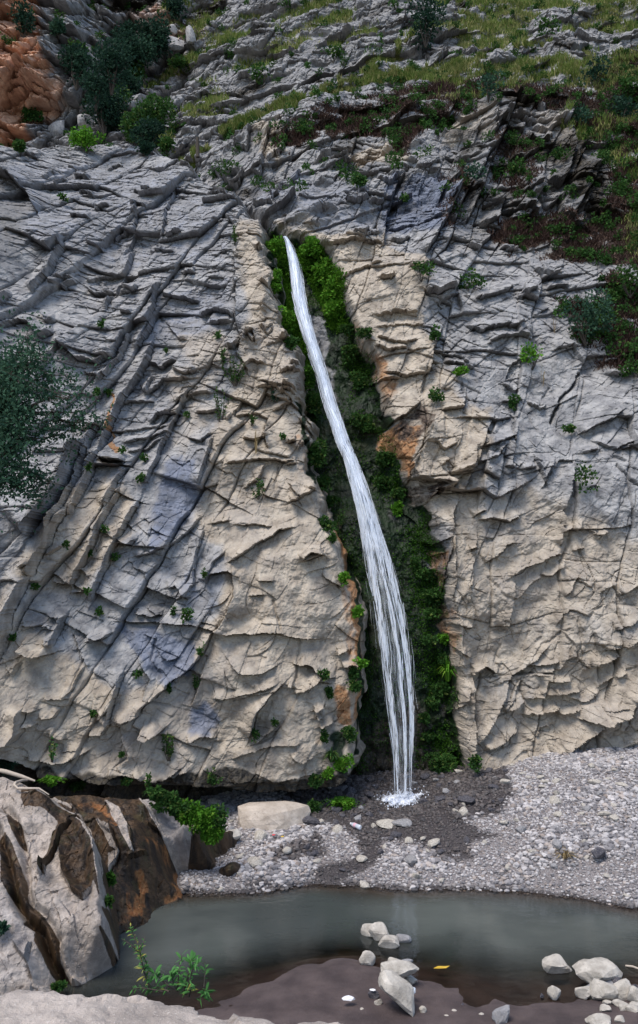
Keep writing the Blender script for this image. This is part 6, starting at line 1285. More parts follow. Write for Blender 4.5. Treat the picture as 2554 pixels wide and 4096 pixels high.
for kd, t, x, y, rx, ry, mt, lb in [
 ('fern', 'W6', 350, 205, 96, 42, 'bright', 'bright fern row along the top of the brown outcrop'), ('fern', 'W6', 520, 240, 70, 32, 'green', 'fern row at the cliff foot right of the bright ferns'), ('fern', 'W6', 60, 90, 90, 60, 'dark', 'dark fern in the shade at the left edge under the cliff'), ('clump', 'W6', 850, 210, 30, 20, 'green', 'tiny plant under the cliff above the outcrop'), ('fern', 'W6', 1060, 290, 90, 50, 'green', 'fern at the top of the lush patch on the outcrop end'),
 ('fern', 'W6', 1220, 380, 130, 90, 'green', 'dense green patch in the middle of the lush growth on the outcrop end'), ('fern', 'W6', 1360, 440, 120, 110, 'bright', 'bright green hanging patch at the right end of the outcrop'), ('fern', 'W6', 1430, 540, 80, 70, 'bright', 'lowest hanging tip of the lush growth above the gravel'), ('clump', 'W6', 1130, 330, 110, 60, 'green', 'green cushion at the upper left of the lush growth, on a hanging step'), ('clump', 'W6', 1290, 430, 110, 90, 'bright', 'bright cushion in the centre of the lush growth'), ('clump', 'W6', 1440, 470, 90, 90, 'green', 'darker cushion at the right end of the lush growth'), ('clump', 'W6', 1400, 560, 80, 50, 'bright', 'bright fringe along the lower edge of the lush growth'),
 ('sprig', 'W6', 1430, 200, 70, 60, 'green', 'sparse shoots in front of the dark undercut'), ('clump', 'W6', 745, 860, 22, 40, 'moss', 'small moss cushion in the crease of the outcrop'), ('clump', 'W6', 735, 1020, 20, 26, 'green', 'tiny plant low in the crease of the outcrop'), ('clump', 'W6', 390, 1590, 36, 22, 'green', 'low green plant behind the near ledge at lower left'), ('clump', 'W6', 10, 1190, 26, 30, 'grey', 'grey-green plant at the left edge of the outcrop'), ('sprig', 'W6', 1000, 220, 30, 60, 'green', 'thin shoots beside the lush patch under the cliff')]:
    put_plant(kd, t, x, y, rx, ry, mt, lb, group='plants on the outcrop and under the cliff', Y=13.75 if 'lush' in lb or 'hanging patch' in lb else None)

# ------------------------------------------------------------------ grass, scrub and moss that nobody could count
def scatter(wt, n, seed):
    rg = np.random.default_rng(seed); p = np.where(B_KEEP & (B_Q[0] > -60) & (B_Q[0] < 700) & (B_Q[1] > -60), wt, 0).astype(np.float64); p /= p.sum()
    i = rg.choice(len(p), n, p=p); return B_V[i] + rg.normal(0, .02, (n, 3)) * np.array([1, 0, 1]), rg
def blades(P, rg, h0, h1, wd, spread, altp):
    n = len(P); D = np.stack([rg.normal(0, spread, n), rg.normal(-.25, spread, n), np.ones(n)], 1)
    patch = fbm((P[:, 0] * .7).astype(np.float32), (P[:, 2] * .9).astype(np.float32), 600, 3)
    L = rg.uniform(h0, h1, n) * (1 + .5 * patch)
    return leaves(P - D * .02, D, L, wd * rg.uniform(.7, 1.3, n), rg, np.clip(.5 + .5 * patch + rg.normal(0, .2, n), 0, 1), np.clip((rg.random(n) < altp) * .8 + .25 * (patch < -.15), 0, 1))
gw = np.clip(GRASS_W - .15, 0, 1) ** 1.5
P, rg = scatter(gw, 90000, 71); V, F, A = blades(P, rg, .10, .30, .017, .35, .28)
g_o = new_mesh('grass', V, F, LM['grass'], False, {'leaf': A}); tag(g_o, 'thin yellow-green grass on the bands of the upper slope', 'grass', kind='stuff')
P, rg = scatter(np.clip(BROWN_W - .2, 0, 1) * (1 - OL_W), 60000, 72); V, F, A = blades(P, rg, .08, .26, .016, .8, .12)
d_o = new_mesh('dead_scrub', V, F, LM['dead'], False, {'leaf': A}); tag(d_o, 'dark brown withered scrub on the slope above and right of the right face', 'scrub', kind='stuff')
P, rg = scatter(np.clip(np.maximum(GRASS_W, BROWN_W) - .15, 0, 1) + .10 * (B_Q[1] < 200), 850, 73)
prt = []
for i in range(len(P)):
    r_ = rg.uniform(.10, .36); V, F, A = crown(rg, r_, r_ * .7, r_ * .7, int(60 + 700 * r_ * r_), .07, 4); A[:, 1] *= .5; prt.append((V + P[i] - np.array([0, .1, 0]), F, A))
V, F, A = join(prt); h_o = new_mesh('low_scrub', V, F, LM['green'], False, {'leaf': A}); tag(h_o, 'low green scrub dotted all over the grassy slope', 'scrub', kind='stuff')
BZ = Map()
for q in [[(250, 125), (400, 150), (425, 330), (445, 500), (480, 650), (570, 1000), (500, 980), (380, 690), (300, 560), (275, 300)], [(470, 160), (600, 145), (690, 240), (800, 390), (810, 620), (850, 700), (720, 700), (640, 480), (520, 300)]]: BZ.poly(px('W1', q), 1, 3)
bz = BZ.get(*B_Q)
mw = np.clip(MOSS_W - .3, 0, 1) * (1 - .5 * OL_W); edge_ = np.exp(-((B_Q[0] - np.interp(B_Q[1], [p[1] for p in GR], [p[0] for p in GR]) + 12) / 16) ** 2) + .12 + .5 * np.exp(-((B_Q[0] - np.interp(B_Q[1], [p[1] for p in GL], [p[0] for p in GL]) - 5) / 8) ** 2)
fld = np.clip(.5 + 1.5 * fbm(B_V[:, 0].astype(np.float32) * 1.3, B_V[:, 2].astype(np.float32) * 1.3, 610, 3), 0, 1)
def moss_leaves(w_, n, seed, l0, l1, alt):
    P, rg = scatter(w_, n, seed); return leaves(P, np.stack([rg.normal(0, .5, n), -np.ones(n) * .8, rg.normal(.0, .6, n)], 1), rg.uniform(l0, l1, n), (l0 + l1) * .16, rg, np.clip(rg.normal(.4, .25, n), 0, 1), np.clip(rg.normal(alt, .25, n), 0, 1))
V, F, A = join([moss_leaves(mw * edge_ * fld, 34000, 74, .025, .06, .08), moss_leaves(bz * (.4 + .6 * fld), 30000, 75, .04, .10, .75)])
m_o = new_mesh('moss', V, F, LM['moss'], False, {'leaf': A}); tag(m_o, 'green moss and small leaves on the wet gully walls beside the fall, brightest at the lip', 'moss', kind='stuff')

# ------------------------------------------------------------------ shrub at the left edge, nearer than the cliff
def put_near_shrub():
    rg = np.random.default_rng(88); YS = 9.5; root = empty('shrub', at_y(-70, 520, YS)); o0 = np.array(root.location)
    tag(root, 'grey-green small-leaved shrub reaching in from the left edge in front of the cliff', 'shrub')
    def P3(x, y, d=0): return np.array(at_y(*px('W8', [(x, y)])[0], YS + d)) - o0
    br = [[(-500, 1700), (-200, 1300), (0, 950), (180, 870), (450, 860), (640, 870), (760, 830), (860, 730)], [(-300, 1400), (0, 900), (150, 600), (280, 400), (420, 330)], [(-400, 1600), (0, 1300), (200, 1350), (330, 1430), (450, 1460)], [(-300, 1500), (60, 1200), (250, 1100), (420, 1080), (560, 1060)], [(-400, 1600), (-50, 1450), (150, 1480), (210, 1560), (340, 1590)], [(0, 950), (150, 700), (330, 560), (500, 540), (640, 560)], [(180, 870), (330, 780), (480, 720), (600, 760), (720, 680)], [(-100, 1100), (60, 760), (100, 520), (140, 380), (190, 260)], [(450, 860), (520, 930), (650, 960), (700, 900)], [(-100, 900), (-20, 560), (60, 420)]]
    allp = []
    paths = []
    for q in br:
        pts = np.array([P3(*p, rg.normal(0, .25)) for p in q]); s = np.linspace(0, 1, len(q)); s2 = np.linspace(0, 1, 22)
        pp = np.stack([np.interp(s2, s, pts[:, a]) for a in range(3)], 1); pp[1:-1] = (pp[:-2] + 2 * pp[1:-1] + pp[2:]) / 4
        paths.append((pp, np.linspace(.016, .003, 22))); allp.append(pp)
        for k in range(11):
            i = rg.integers(5, 21); e = pp[i] + np.array([rg.normal(0, .22), rg.normal(0, .3), rg.normal(0, .2)]); st = np.linspace(0, 1, 6)[:, None]; tw = pp[i] * (1 - st) + e * st
            paths.append((tw, np.linspace(.005, .0015, 6))); allp.append(tw); allp.append(tw)
    V, F = tube_mesh(paths, 4); new_mesh('branch', V, F, M_BARK, True, parent=root)
    T = np.concatenate(allp); n = 7500
    dens = np.clip(1.25 - (T[:, 0] + o0[0] + 5.2) / 2.2, .12, 1) ; k = rg.choice(len(T), n, p=dens / dens.sum())
    C = T[k] + rg.normal(0, .05, (n, 3)) * np.array([1, 1.6, 1])
    # the dense heart of the shrub at the very edge
    m = 5200; Hc = np.stack([rg.normal(-10, 150, m), rg.normal(960, 280, m)], 1); C2 = np.array([P3(a, b_, rg.normal(0, .35)) for a, b_ in Hc])
    C = np.concatenate([C, C2]); n = len(C)
    V, F, A = leaves(C, sph(rg, n) + np.array([.1, 0, .3]), rg.uniform(.03, .065, n), .0135, rg, np.clip(rg.normal(.5, .28, n), 0, 1))
    new_mesh('foliage', V, F, LM['grey'], False, {'leaf': A}, root)
put_near_shrub()

# ------------------------------------------------------------------ leafy plants behind the near ledge
def put_near_plants():
    rg = np.random.default_rng(91); YS = 4.25
    def P3(x, y, d=0): return np.array(at_y(*px('W7', [(x, y)])[0], YS + d))
    def rosette(P, axis, nl, L, parts, yellow=.0):
        th = rg.uniform(0, 2 * PI, nl); u = unit(np.cross(axis, [.3, 1, .2])); v = np.cross(axis, u)
        D = unit(axis)[None] * rg.uniform(.1, 1.1, (nl, 1)) + np.cos(th)[:, None] * u + np.sin(th)[:, None] * v
        C = P[None] - unit(axis)[None] * rg.uniform(0, .035, (nl, 1)); n = nl; D = unit(D); S = unit(np.cross(D, rg.normal(0, .4, (n, 3)) + np.array([0, -.4, 1]))); N = np.cross(D, S); l = L * rg.uniform(.55, 1.1, n)[:, None]; w_ = l * .13
        rowsV = []
        for f, ww, dr in ((0, .1, 0), (.25, .8, .02), (.5, 1, .0), (.78, .62, -.06), (1, .04, -.2)):
            c = C + D * l * f + np.array([0, 0, 1.0]) * dr * l; rowsV += [c - S * w_ * ww, c + N * w_ * -.25 * ww, c + S * w_ * ww]
        V = np.stack(rowsV, 1); i = np.arange(n)[:, None] * 15; F = []
        for r_ in range(4):
            for c_ in range(2): F.append(i + np.array([[r_ * 3 + c_, r_ * 3 + c_ + 1, r_ * 3 + c_ + 4, r_ * 3 + c_ + 3]]))
        tone = np.clip(rg.normal(.5, .25, n), 0, 1); alt = (rg.random(n) < yellow) * rg.uniform(.5, 1, n)
        parts.append((V.reshape(-1, 3), np.concatenate(F), np.repeat(np.stack([tone, alt, 0 * tone, 0 * tone], 1), 15, 0)))
    def plant(stems, label, base):
        root = empty('leafy_plant', tuple(P3(*base))); o0 = np.array(root.location); tag(root, label, 'plant', 'leafy plants behind the near ledge')
        paths, parts = [], []
        for pts, nl, L, tops, yel in stems:
            p = np.array([P3(x, y, rg.normal(0, .02)) for x, y in pts]); s = np.linspace(0, 1, len(p)); s2 = np.linspace(0, 1, 14); pp = np.stack([np.interp(s2, s, p[:, a]) for a in range(3)], 1)
            paths.append((pp - o0, np.linspace(.0045, .0016, 14)))
            for k in range(nl):
                f = .15 + .85 * (k + 1) / nl; i = min(13, int(f * 13)); ax = unit(pp[min(13, i + 1)] - pp[max(0, i - 1)])
                rosette(pp[i], ax, 3, L * (1.05 - .55 * f if not tops else .8), parts, yel * (1.2 - f))
            if tops: rosette(pp[-1], unit(pp[-1] - pp[-4]) + np.array([0, 0, .3]), tops, L, parts)
        V, F = tube_mesh(paths, 5); new_mesh('stem', V, F, M_BARK, True, parent=root)
        V, F, A = join(parts); new_mesh('foliage', V - o0, F, LM['fresh'], True, {'leaf': A}, root)
    plant([([(520, 930), (450, 760), (410, 580), (390, 480), (330, 340), (275, 205)], 26, .05, 0, .5), ([(410, 560), (330, 470), (220, 400)], 7, .03, 0, .1), ([(390, 500), (440, 440), (450, 380)], 6, .03, 0, .1), ([(440, 720), (470, 640), (430, 560)], 7, .045, 0, .2)], 'tall narrow leafy plant with yellowing lower leaves at the near ledge', (520, 950))
    plant([([(760, 930), (640, 830), (545, 740)], 3, .06, 13, .15), ([(770, 930), (740, 830), (715, 740)], 4, .06, 14, .0), ([(780, 930), (800, 700), (825, 560)], 8, .045, 6, .1), ([(850, 960), (890, 760), (925, 600)], 5, .065, 16, .0), ([(870, 960), (930, 720), (990, 640)], 4, .05, 8, .0), ([(1050, 880), (1058, 760), (1065, 690)], 2, .042, 10, .0), ([(960, 1000), (1040, 980), (1075, 920)], 3, .055, 13, .1), ([(860, 960), (850, 860), (800, 830)], 6, .05, 8, .3), ([(700, 930), (560, 880), (470, 900)], 6, .035, 5, .1), ([(640, 930), (400, 890), (330, 910)], 8, .025, 4, .1), ([(900, 980), (930, 860), (960, 880)], 6, .05, 0, .2)], 'spreading leafy plant with star-shaped leaf clusters at the end of the near ledge', (820, 980))
put_near_plants()

# ------------------------------------------------------------------ boulders
def stone_material(name, a, c_):
    m, t = nt(name); b = NB(t); P = b.pos()
    n2 = b.noise(5, 5, .6, P); n3 = b.noise(28, 4, .65, P); n4 = b.noise(90, 2, .6, P)
    col = b.mix(b.ramp(n2, .3, .7), a, c_); col = b.mix(b.math('MULTIPLY', b.ramp(n3, .55, .72), .5), col, (.16, .14, .125)); col = b.mix(b.math('MULTIPLY', b.ramp(n4, .6, .7), .35), col, (.62, .58, .53))
    b.out(b.bsdf(col, .88, .25, b.bump(b.math('ADD', n3, b.math('MULTIPLY', n4, .5)), .5, .02))); return m
M_PALE = stone_material('pale_limestone', (.27, .245, .21), (.53, .49, .43)); M_GREY = stone_material('grey_stone', (.17, .17, .18), (.32, .31, .31)); M_DARK = stone_material('dark_wet_stone', (.03, .03, .04), (.10, .095, .105))
def rock_shape(seed, sub=2, planes=11, rough=.03, soft=14):
    rg = np.random.default_rng(seed); v, f = ICO[sub] if sub < 3 else icos(sub); N = sph(rg, planes); d = rg.uniform(.62, 1.0, planes)
    dots = np.maximum(v @ N.T, 1e-3); q = d[None] / dots; r = (np.sum(np.minimum(q, 8) ** -soft, 1)) ** (-1 / soft); r = np.minimum(r, 1.25)
    nz = _perlin((v[:, 0] * 3 + v[:, 2] * 2.1 + seed).astype(np.float32), (v[:, 1] * 3 - v[:, 2] * 1.7).astype(np.float32), seed) + .5 * _perlin((v[:, 0] * 8 + v[:, 2] * 5).astype(np.float32), (v[:, 1] * 8 - v[:, 2] * 6).astype(np.float32), seed + 3)
    return v * (r * (1 + rough * nz))[:, None], f
BOUL = [(100, 165, 40, 30, 'p', 0, 'tapered pale rock at the back left of the group of rocks standing in the pool', .1), (152, 177, 50, 42, 'p', 0, 'bright pale four-sided rock in front of the tapered rock in the pool', .0), (205, 226, 50, 29, 'p', 0, 'low pale rock at the front of the group standing in the pool', 0), (283, 203, 38, 24, 'g', 0, 'grey pointed stone right of the pale rocks in the pool', -.4), (92, 313, 40, 34, 'p', .02, 'single knobbly pale rock on the wet shore left of the stacked rocks', 0),
        (222, 419, 58, 37, 'p', .05, 'rounded pale rock under the flat slab of the stack', .1), (322, 425, 30, 26, 'p', .05, 'small tan rock supporting the right end of the flat slab', 0), (235, 326, 32, 20, 'p', .06, 'small grey-white stone behind the flat slab', 0), (262, 366, 92, 34, 'p', .2, 'wide flat pale slab lying on top of the rock stack', -.08), (300, 320, 30, 10, 'g', 0, 'thin flat grey stone awash behind the rock stack', 0),
        (262, 540, 118, 52, 'p', .12, 'long tilted grey-white boulder lying on the mud below the rock stack', -.72), (150, 537, 20, 17, 'p', .1, 'small pale stone at the left foot of the tilted boulder', 0), (384, 577, 18, 17, 'p', .1, 'small pale stone at the right end of the tilted boulder', 0), (797, 610, 46, 35, 'g', .14, 'angular grey rock on the mud at the bottom edge, right of the tilted boulder', .2),
        (1078, 352, 66, 38, 'p', 0, 'humped grey-white rock alone in the water on the right', -.05), (1135, 360, 28, 18, 'p', 0, 'low stone touching the right side of the humped rock in the water', 0), (1310, 397, 116, 50, 'p', 0, 'largest rounded pale boulder at the water edge on the right', -.1), (1362, 437, 82, 22, 'g', .06, 'flat grey slab leaning against the front of the largest boulder', -.05), (1404, 442, 32, 26, 'd', .05, 'dark blue-grey stone between the largest boulder and the pale rocks', 0), (1225, 487, 40, 33, 'p', 0, 'pale tan rock left of the two big pale rocks by the largest boulder', -.2), (1254, 462, 24, 15, 'g', 0, 'small grey stone behind the pale tan rock', 0), (1074, 494, 31, 33, 'p', 0, 'lone block-shaped pale rock in the shallows', 0),
        (1334, 486, 64, 45, 'p', .03, 'big pale rock in front of the flat grey slab', .1), (1431, 481, 44, 44, 'p', .04, 'pale square rock right of the big pale rock', .2), (1500, 505, 40, 38, 'p', .06, 'pale rock cut by the right edge of the view', 0), (1306, 632, 62, 23, 'p', .15, 'flat pale rock at the bottom edge near the right corner', -.1), (1338, 571, 27, 18, 'p', .12, 'small pale stone above the flat rock in the lower right corner', 0), (1415, 630, 26, 19, 'p', .15, 'small pale stone right of the flat corner rock', 0), (1412, 541, 34, 17, 'p', .1, 'low pale stone in front of the pale square rock', 0), (1440, 563, 26, 16, 'p', .12, 'pale stone in the middle of the corner rubble', 0), (1482, 572, 32, 16, 'p', .12, 'wide pale stone in the corner rubble', 0), (1358, 536, 28, 12, 'p', .08, 'thin pale stone at the foot of the big pale rock', 0), (1495, 549, 32, 12, 'p', .1, 'thin pale stone at the right edge above the rubble', 0), (1488, 462, 24, 12, 'd', .03, 'dark low stone behind the pale square rock', 0),
        (690, 596, 15, 7, 'p', .14, 'small flat white stone on the mud left of the angular grey rock', 0), (1008, 503, 9, 13, 'd', 0, 'small dark stone left of the block-shaped pale rock', 0), (590, 545, 8, 7, 'd', .12, 'tiny dark pebble on the mud near the water line', 0), (548, 578, 12, 7, 'p', .12, 'tiny white stone on the mud in the middle', 0), (505, 605, 14, 6, 'p', .13, 'tiny flat white stone left of the middle mud stones', 0), (12, 520, 16, 7, 'p', .1, 'small flat white stone at the left part of the mud bank', 0), (64, 569, 9, 6, 'p', .12, 'tiny white pebble above the near ledge corner', 0), (125, 498, 26, 20, 'd', .1, 'dark lump of mud and stone left of the tilted boulder', 0)]
M_TANB = stone_material('tan_stone', (.33, .28, .23), (.48, .42, .36)); MS_ = {'p': M_PALE, 'g': M_GREY, 'd': M_DARK}
for i, (x, y, rx, ry, kd, zb, lb, rot) in enumerate(BOUL):
    X0, Y0_ = px('W5', [(x, y + ry * .75)])[0]; gx, gy, _ = at_z(X0, Y0_, .03); zb = max(0., float(ground_z(np.array([gx]), np.array([gy]))[0])) + (.17 if 'on top' in lb else 0) if zb > 0 else zb; X, Y, Z = at_z(X0, Y0_, zb); d = math.hypot(Y, CZ - zb) / FP
    rx_, ry_ = rx * TILE['W5'][2] * d, ry * TILE['W5'][2] * d * 1.08
    v, f = rock_shape(900 + i, 2, 10 if rx > 30 else 8)
    ext = np.ptp(v, axis=0) / 2; v = (v - (v.max(0) + v.min(0)) / 2) / ext
    v = v * np.array([rx_, rx_ * .8 if rx_ < ry_ * 2 else ry_ * 1.4, ry_])
    c, s = math.cos(-rot), math.sin(-rot); v = np.stack([v[:, 0] * c + v[:, 2] * s, v[:, 1], -v[:, 0] * s + v[:, 2] * c], 1)
    if abs(rot) > .3: pass
    v[:, 2] -= v[:, 2].min() * .86
    o = new_mesh('boulder' if rx > 25 else 'stone', v, f, MS_[kd], rx > 25 and kd == 'x'); o.location = (X, Y, zb - .02); tag(o, lb, 'boulder' if rx > 25 else 'stone', 'pale rocks in and beside the pool')
# cobbles that stand out of the gravel, copies of a few shapes
proto = {}
def cobble(kd, k):
    if (kd, k) not in proto:
        v, f = rock_shape(700 + k, 1, 9); me = new_mesh('cobble', v, f, MS_[kd], False); proto[(kd, k)] = me; return me
    o = proto[(kd, k)].copy(); COL.objects.link(o); return o
X, Y, Z, R, wg, r = pebble_field(700, .045, .12, 33, 3.0)
cnt = 0
for i in range(len(X)):
    x, y = proj(X[i], Y[i], Z[i]); wet = wg[i] > .5
    if cnt > 230 or x < 200 or x > 634 or (not wet and r.random() > .42): continue
    o = cobble('d' if wet and r.random() < .75 else ('p' if r.random() < .7 else 'g'), int(r.integers(0, 6))); wetk = o.data.materials[0] == M_DARK
    s = R[i] * (1.0 if not wet else 1.15); o.scale = (s * r.uniform(.8, 1.3), s * r.uniform(.7, 1.2), s * r.uniform(.5, .8)); o.rotation_euler = (r.uniform(-.3, .3), r.uniform(-.3, .3), r.uniform(0, 6.28)); o.location = (X[i], Y[i], Z[i] + s * .3)
    tag(o, 'dark wet cobble lying on the wet gravel around the foot of the waterfall' if wetk else 'dry pale cobble lying loose among the small gravel of the bar', 'cobble', 'dark wet cobbles' if wetk else 'pale cobbles on the gravel bar'); cnt += 1
def lone(name, cat, tile, x, y, rx, ry, mat, z, label, seed):
    X0, Y0_ = px(tile, [(x, y + ry)])[0]; X, Y, Z = at_z(X0, Y0_, z); d = math.hypot(Y, CZ - z) / FP * TILE[tile][2]; v, f = rock_shape(seed, 2, 8); ext = np.ptp(v, axis=0) / 2
    v = (v - (v.max(0) + v.min(0)) / 2) / ext * np.array([rx * d, rx * d * .8, ry * d * 1.05]); v[:, 2] -= v[:, 2].min() * .85; o = new_mesh(name, v, f, mat, False); o.location = (X, Y, z - .02); tag(o, label, cat)
lone('stone_slab', 'stone', 8, 1325, 398, 38, 26, M_DARK, .46, 'dark slate slab lying on the pale gravel on the right', 61)
lone('boulder', 'boulder', 8, 882, 66, 26, 16, M_PALE, .95, 'pale boulder on the gravel near the cliff foot right of the waterfall', 62)
lone('boulder', 'boulder', 8, 500, 160, 26, 18, M_DARK, .55, 'dark wet boulder at the right side of the splash', 63)
lone('boulder', 'boulder', 8, 1225, 165, 30, 12, M_PALE, .8, 'flat pale boulder half buried in the gravel slope on the right', 64)
lone('boulder', 'boulder', 7, 1360, 385, 22, 14, M_PALE, .3, 'pale stone on the dark gravel at the left end of the bar', 65)
lone('boulder', 'boulder', 7, 1105, 312, 36, 22, M_PALE, .42, 'white block at the left end of the gravel, below the lush growth', 66)
# pale rocks that stick out of the grassy slope
rg = np.random.default_rng(404); hp = {}
hw = np.where((B_Q[1] < 175) & (B_Q[1] > -10) & (B_Q[0] > 165) & (B_Q[0] < 640), outc * .8 + .12, 0) * (1 - .8 * BROWN_W)
P, _r = scatter(hw, 240, 405); kept = []
named = [(1150, 350, 48, 40, 'square pale rock beside the dark ravine trees on the right slope'), (1120, 480, 46, 30, 'low pale rock below the square rock beside the ravine trees'), (1330, 345, 66, 50, 'largest rounded pale rock right of the ravine'), (1255, 245, 28, 30, 'pale knob high on the slope right of the topmost ravine tree'), (1310, 225, 26, 28, 'pale knob touching the high knob right of the ravine'), (1440, 270, 34, 60, 'upright pale rock with a vertical edge on the slope right of the ravine'), (1265, 300, 26, 26, 'small pale rock left of the largest rounded rock'), (650, 930, 60, 44, 'white slanting rock at the foot of the ravine thicket'), (430, 985, 66, 70, 'big pale block standing on the brow below the striped grey face')]
def slope_rock(c, sx, sy, sz, seed, lb, grp=None, mat=None):
    k = seed % 7
    if k in hp and lb.startswith('pale angular'): o = hp[k].copy(); COL.objects.link(o)
    else:
        v, f = rock_shape(640 + seed % 41, 2, 7, .07, 30); v = np.sign(v) * np.abs(v) ** .75; o = new_mesh('slope_rock', v, f, mat or M_SLOPE, False)
        if lb.startswith('pale angular'): hp[k] = o
    o.scale = (sx, sy, sz); o.rotation_euler = (float(rg.uniform(-.2, .2)), float(rg.uniform(-.3, .3)), float(rg.uniform(0, 3))); o.location = c; tag(o, lb, 'rock', grp)
M_SLOPE = stone_material('slope_rock', (.22, .215, .215), (.42, .41, .40))
for i, (x, y, rx, ry, lb) in enumerate(named):
    q = px('W4', [(x, y)])[0]; h = hit(*q); s = h[1] / FP * TILE['W4'][2]; slope_rock(h, rx * s * 1.1, rx * s * .8, ry * s * 1.15, i, lb)
# pale block under the undercut of the left cliff
def block():
    q = px(7, [(1290, 330)])[0]; X, Y, Z = at_z(q[0], q[1], .38); d = math.hypot(Y, CZ - Z) / FP
    v, f = rock_shape(555, 2, 12, .04, 20); ext = np.ptp(v, axis=0) / 2; v = (v - (v.max(0) + v.min(0)) / 2) / ext; k = TILE[7][2] * d
    v = np.sign(v) * np.abs(v) ** .8 * np.array([170 * k, 120 * k, 84 * k]); v[:, 2] -= v[:, 2].min() * .8
    o = new_mesh('boulder', v, f, M_TANB, False); o.location = (X, Y + .6, .22); tag(o, 'large pale block lying under the dark undercut of the left cliff, left of the ferns', 'boulder')
block()

# ------------------------------------------------------------------ driftwood, pole, litter
def wood():
    def P3(x, y): 
        a = px('W6', [(x, y)])[0]; h = hit(a[0], a[1]); return np.array(at_y(a[0], a[1], min(h[1], 13.6) - .08))
    o = empty('driftwood', tuple(P3(100, 240))); o0 = np.array(o.location); tag(o, 'bleached driftwood log with a curved branch on top of the outcrop at the left edge', 'driftwood')
    pts = np.array([P3(*p) for p in [(-60, 130), (40, 150), (140, 180), (235, 212)]]); V, F = tube_mesh([(pts - o0, [.03, .034, .03, .015])], 8); new_mesh('log', V, F, M_DRIFT, True, parent=o)
    pts = np.array([P3(*p) for p in [(185, 208), (150, 208), (105, 222), (94, 240), (120, 262), (190, 262), (262, 262), (330, 305)]]); V, F = tube_mesh([(pts - o0, [.012, .018, .02, .02, .018, .016, .014, .008])], 6); new_mesh('branch', V, F, M_DRIFT, True, parent=o)
    a = np.array(at_y(*px(1, [(938, 745)])[0], 21.6)); b_ = np.array(at_y(*px(1, [(936, 650)])[0], 21.6)); V, F = tube_mesh([([a - a, (b_ - a) * .5, b_ - a], [.05, .045, .04])], 7); p = new_mesh('post', V, F, M_BARK, True); p.location = a; tag(p, 'thin dark wooden post standing at the end of the brow above the left cliff', 'post')
    s0 = np.array(at_z(*px('W5', [(1448, 348)])[0], .01)); s1 = np.array(at_z(*px('W5', [(1520, 366)])[0], .03)); V, F = tube_mesh([([s0 - s0, (s1 - s0) * .5 + np.array([0, 0, .01]), s1 - s0], [.012, .014, .012])], 6); p = new_mesh('stick', V, F, M_DRIFT, True); p.location = s0; tag(p, 'short pale stick floating at the right edge of the pool', 'stick')
wood()
def glassy(name, col, rough=.2):
    m, t = nt(name); b = NB(t); d = b.bsdf(col, rough, .5); tr = t.nodes.new('ShaderNodeBsdfTransparent'); mx = t.nodes.new('ShaderNodeMixShader'); mx.inputs[0].default_value = .6; t.links.new(tr.outputs[0], mx.inputs[1]); t.links.new(d, mx.inputs[2]); b.out(mx.outputs[0]); return m
def plain(name, col, rough=.5):
    m, t = nt(name); b = NB(t); n = b.noise(20, 2, .5, b.pos()); b.out(b.bsdf(b.mix(n, tuple(c * .85 for c in col), col), rough, .4)); return m
M_PET = glassy('clear_plastic', (.72, .78, .86)); M_WHITE = plain('white_plastic', (.75, .75, .78)); M_RED = plain('red_plastic', (.55, .04, .05)); M_TEAL = plain('teal_plastic', (.02, .42, .33)); M_YEL = plain('yellow_leaf', (.55, .36, .04)); M_LAB = plain('pink_label', (.62, .40, .46))
def bottle(tile, a, b_, z, rad, capm, label):
    A = np.array(at_z(*px(tile, [a])[0], z)); B = np.array(at_z(*px(tile, [b_])[0], z)); L = np.linalg.norm(B - A); D = (B - A) / L
    root = empty('plastic_bottle', tuple(A)); tag(root, label, 'bottle')
    s = np.array([0, .04, .12, .35, .5, .65, .8, .9, .93]); r_ = np.array([.6, .95, 1, .92, 1, 1, .8, .42, .4]) * rad
    V, F = tube_mesh([(D[None] * (s * L)[:, None], r_)], 12); new_mesh('bottle_body', V, F, M_PET, True, parent=root)
    V, F = tube_mesh([(D[None] * (np.array([.38, .42, .58, .62]) * L)[:, None], np.array([1.0, 1.03, 1.03, 1.0]) * rad)], 12); new_mesh('bottle_label', V, F, M_LAB if capm is M_WHITE else M_WHITE, True, parent=root)
    V, F = tube_mesh([(D[None] * (np.array([.92, .925, 1.0, 1.005]) * L)[:, None], np.array([.1, .5, .5, .05]) * rad)], 10); new_mesh('cap', V, F, capm, True, parent=root)
bottle(8, (197, 285), (150, 266), .48, .04, M_WHITE, 'clear plastic bottle lying on the dark gravel left of the splash')
bottle('W5', (345, 480), (238, 463), .16, .035, M_TEAL, 'crushed clear plastic bottle with a teal cap on the mud behind the tilted boulder')
def scrap(name, cat, tile, x, y, z, r_, mat, label, seed, flat=.35):
    v, f = rock_shape(seed, 1, 7, .12); X, Y, Z = at_z(*px(tile, [(x, y)])[0], z); o = new_mesh(name, v * np.array([r_, r_ * .6, r_ * flat]), f, mat, False); o.location = (X, Y, z + r_ * flat * .5); tag(o, label, cat)
scrap('bottle_cap', 'bottle cap', 7, 1297, 322, .45, .03, M_RED, 'small red plastic cap on the gravel beside the pale block', 41)
scrap('plastic_scrap', 'litter', 7, 1340, 329, .45, .03, M_YEL, 'small yellow scrap on the dark gravel right of the red cap', 42)
scrap('plastic_bag', 'litter', 'W5', 120, 578 - 100, .13, .03, M_WHITE, 'crumpled white plastic scrap beside the dark lump on the mud', 43)
scrap('plastic_wrapper', 'litter', 8, 140, 1096, .12, .07, M_WHITE, 'crumpled white wrapper on the mud bank left of the tilted boulder', 44)
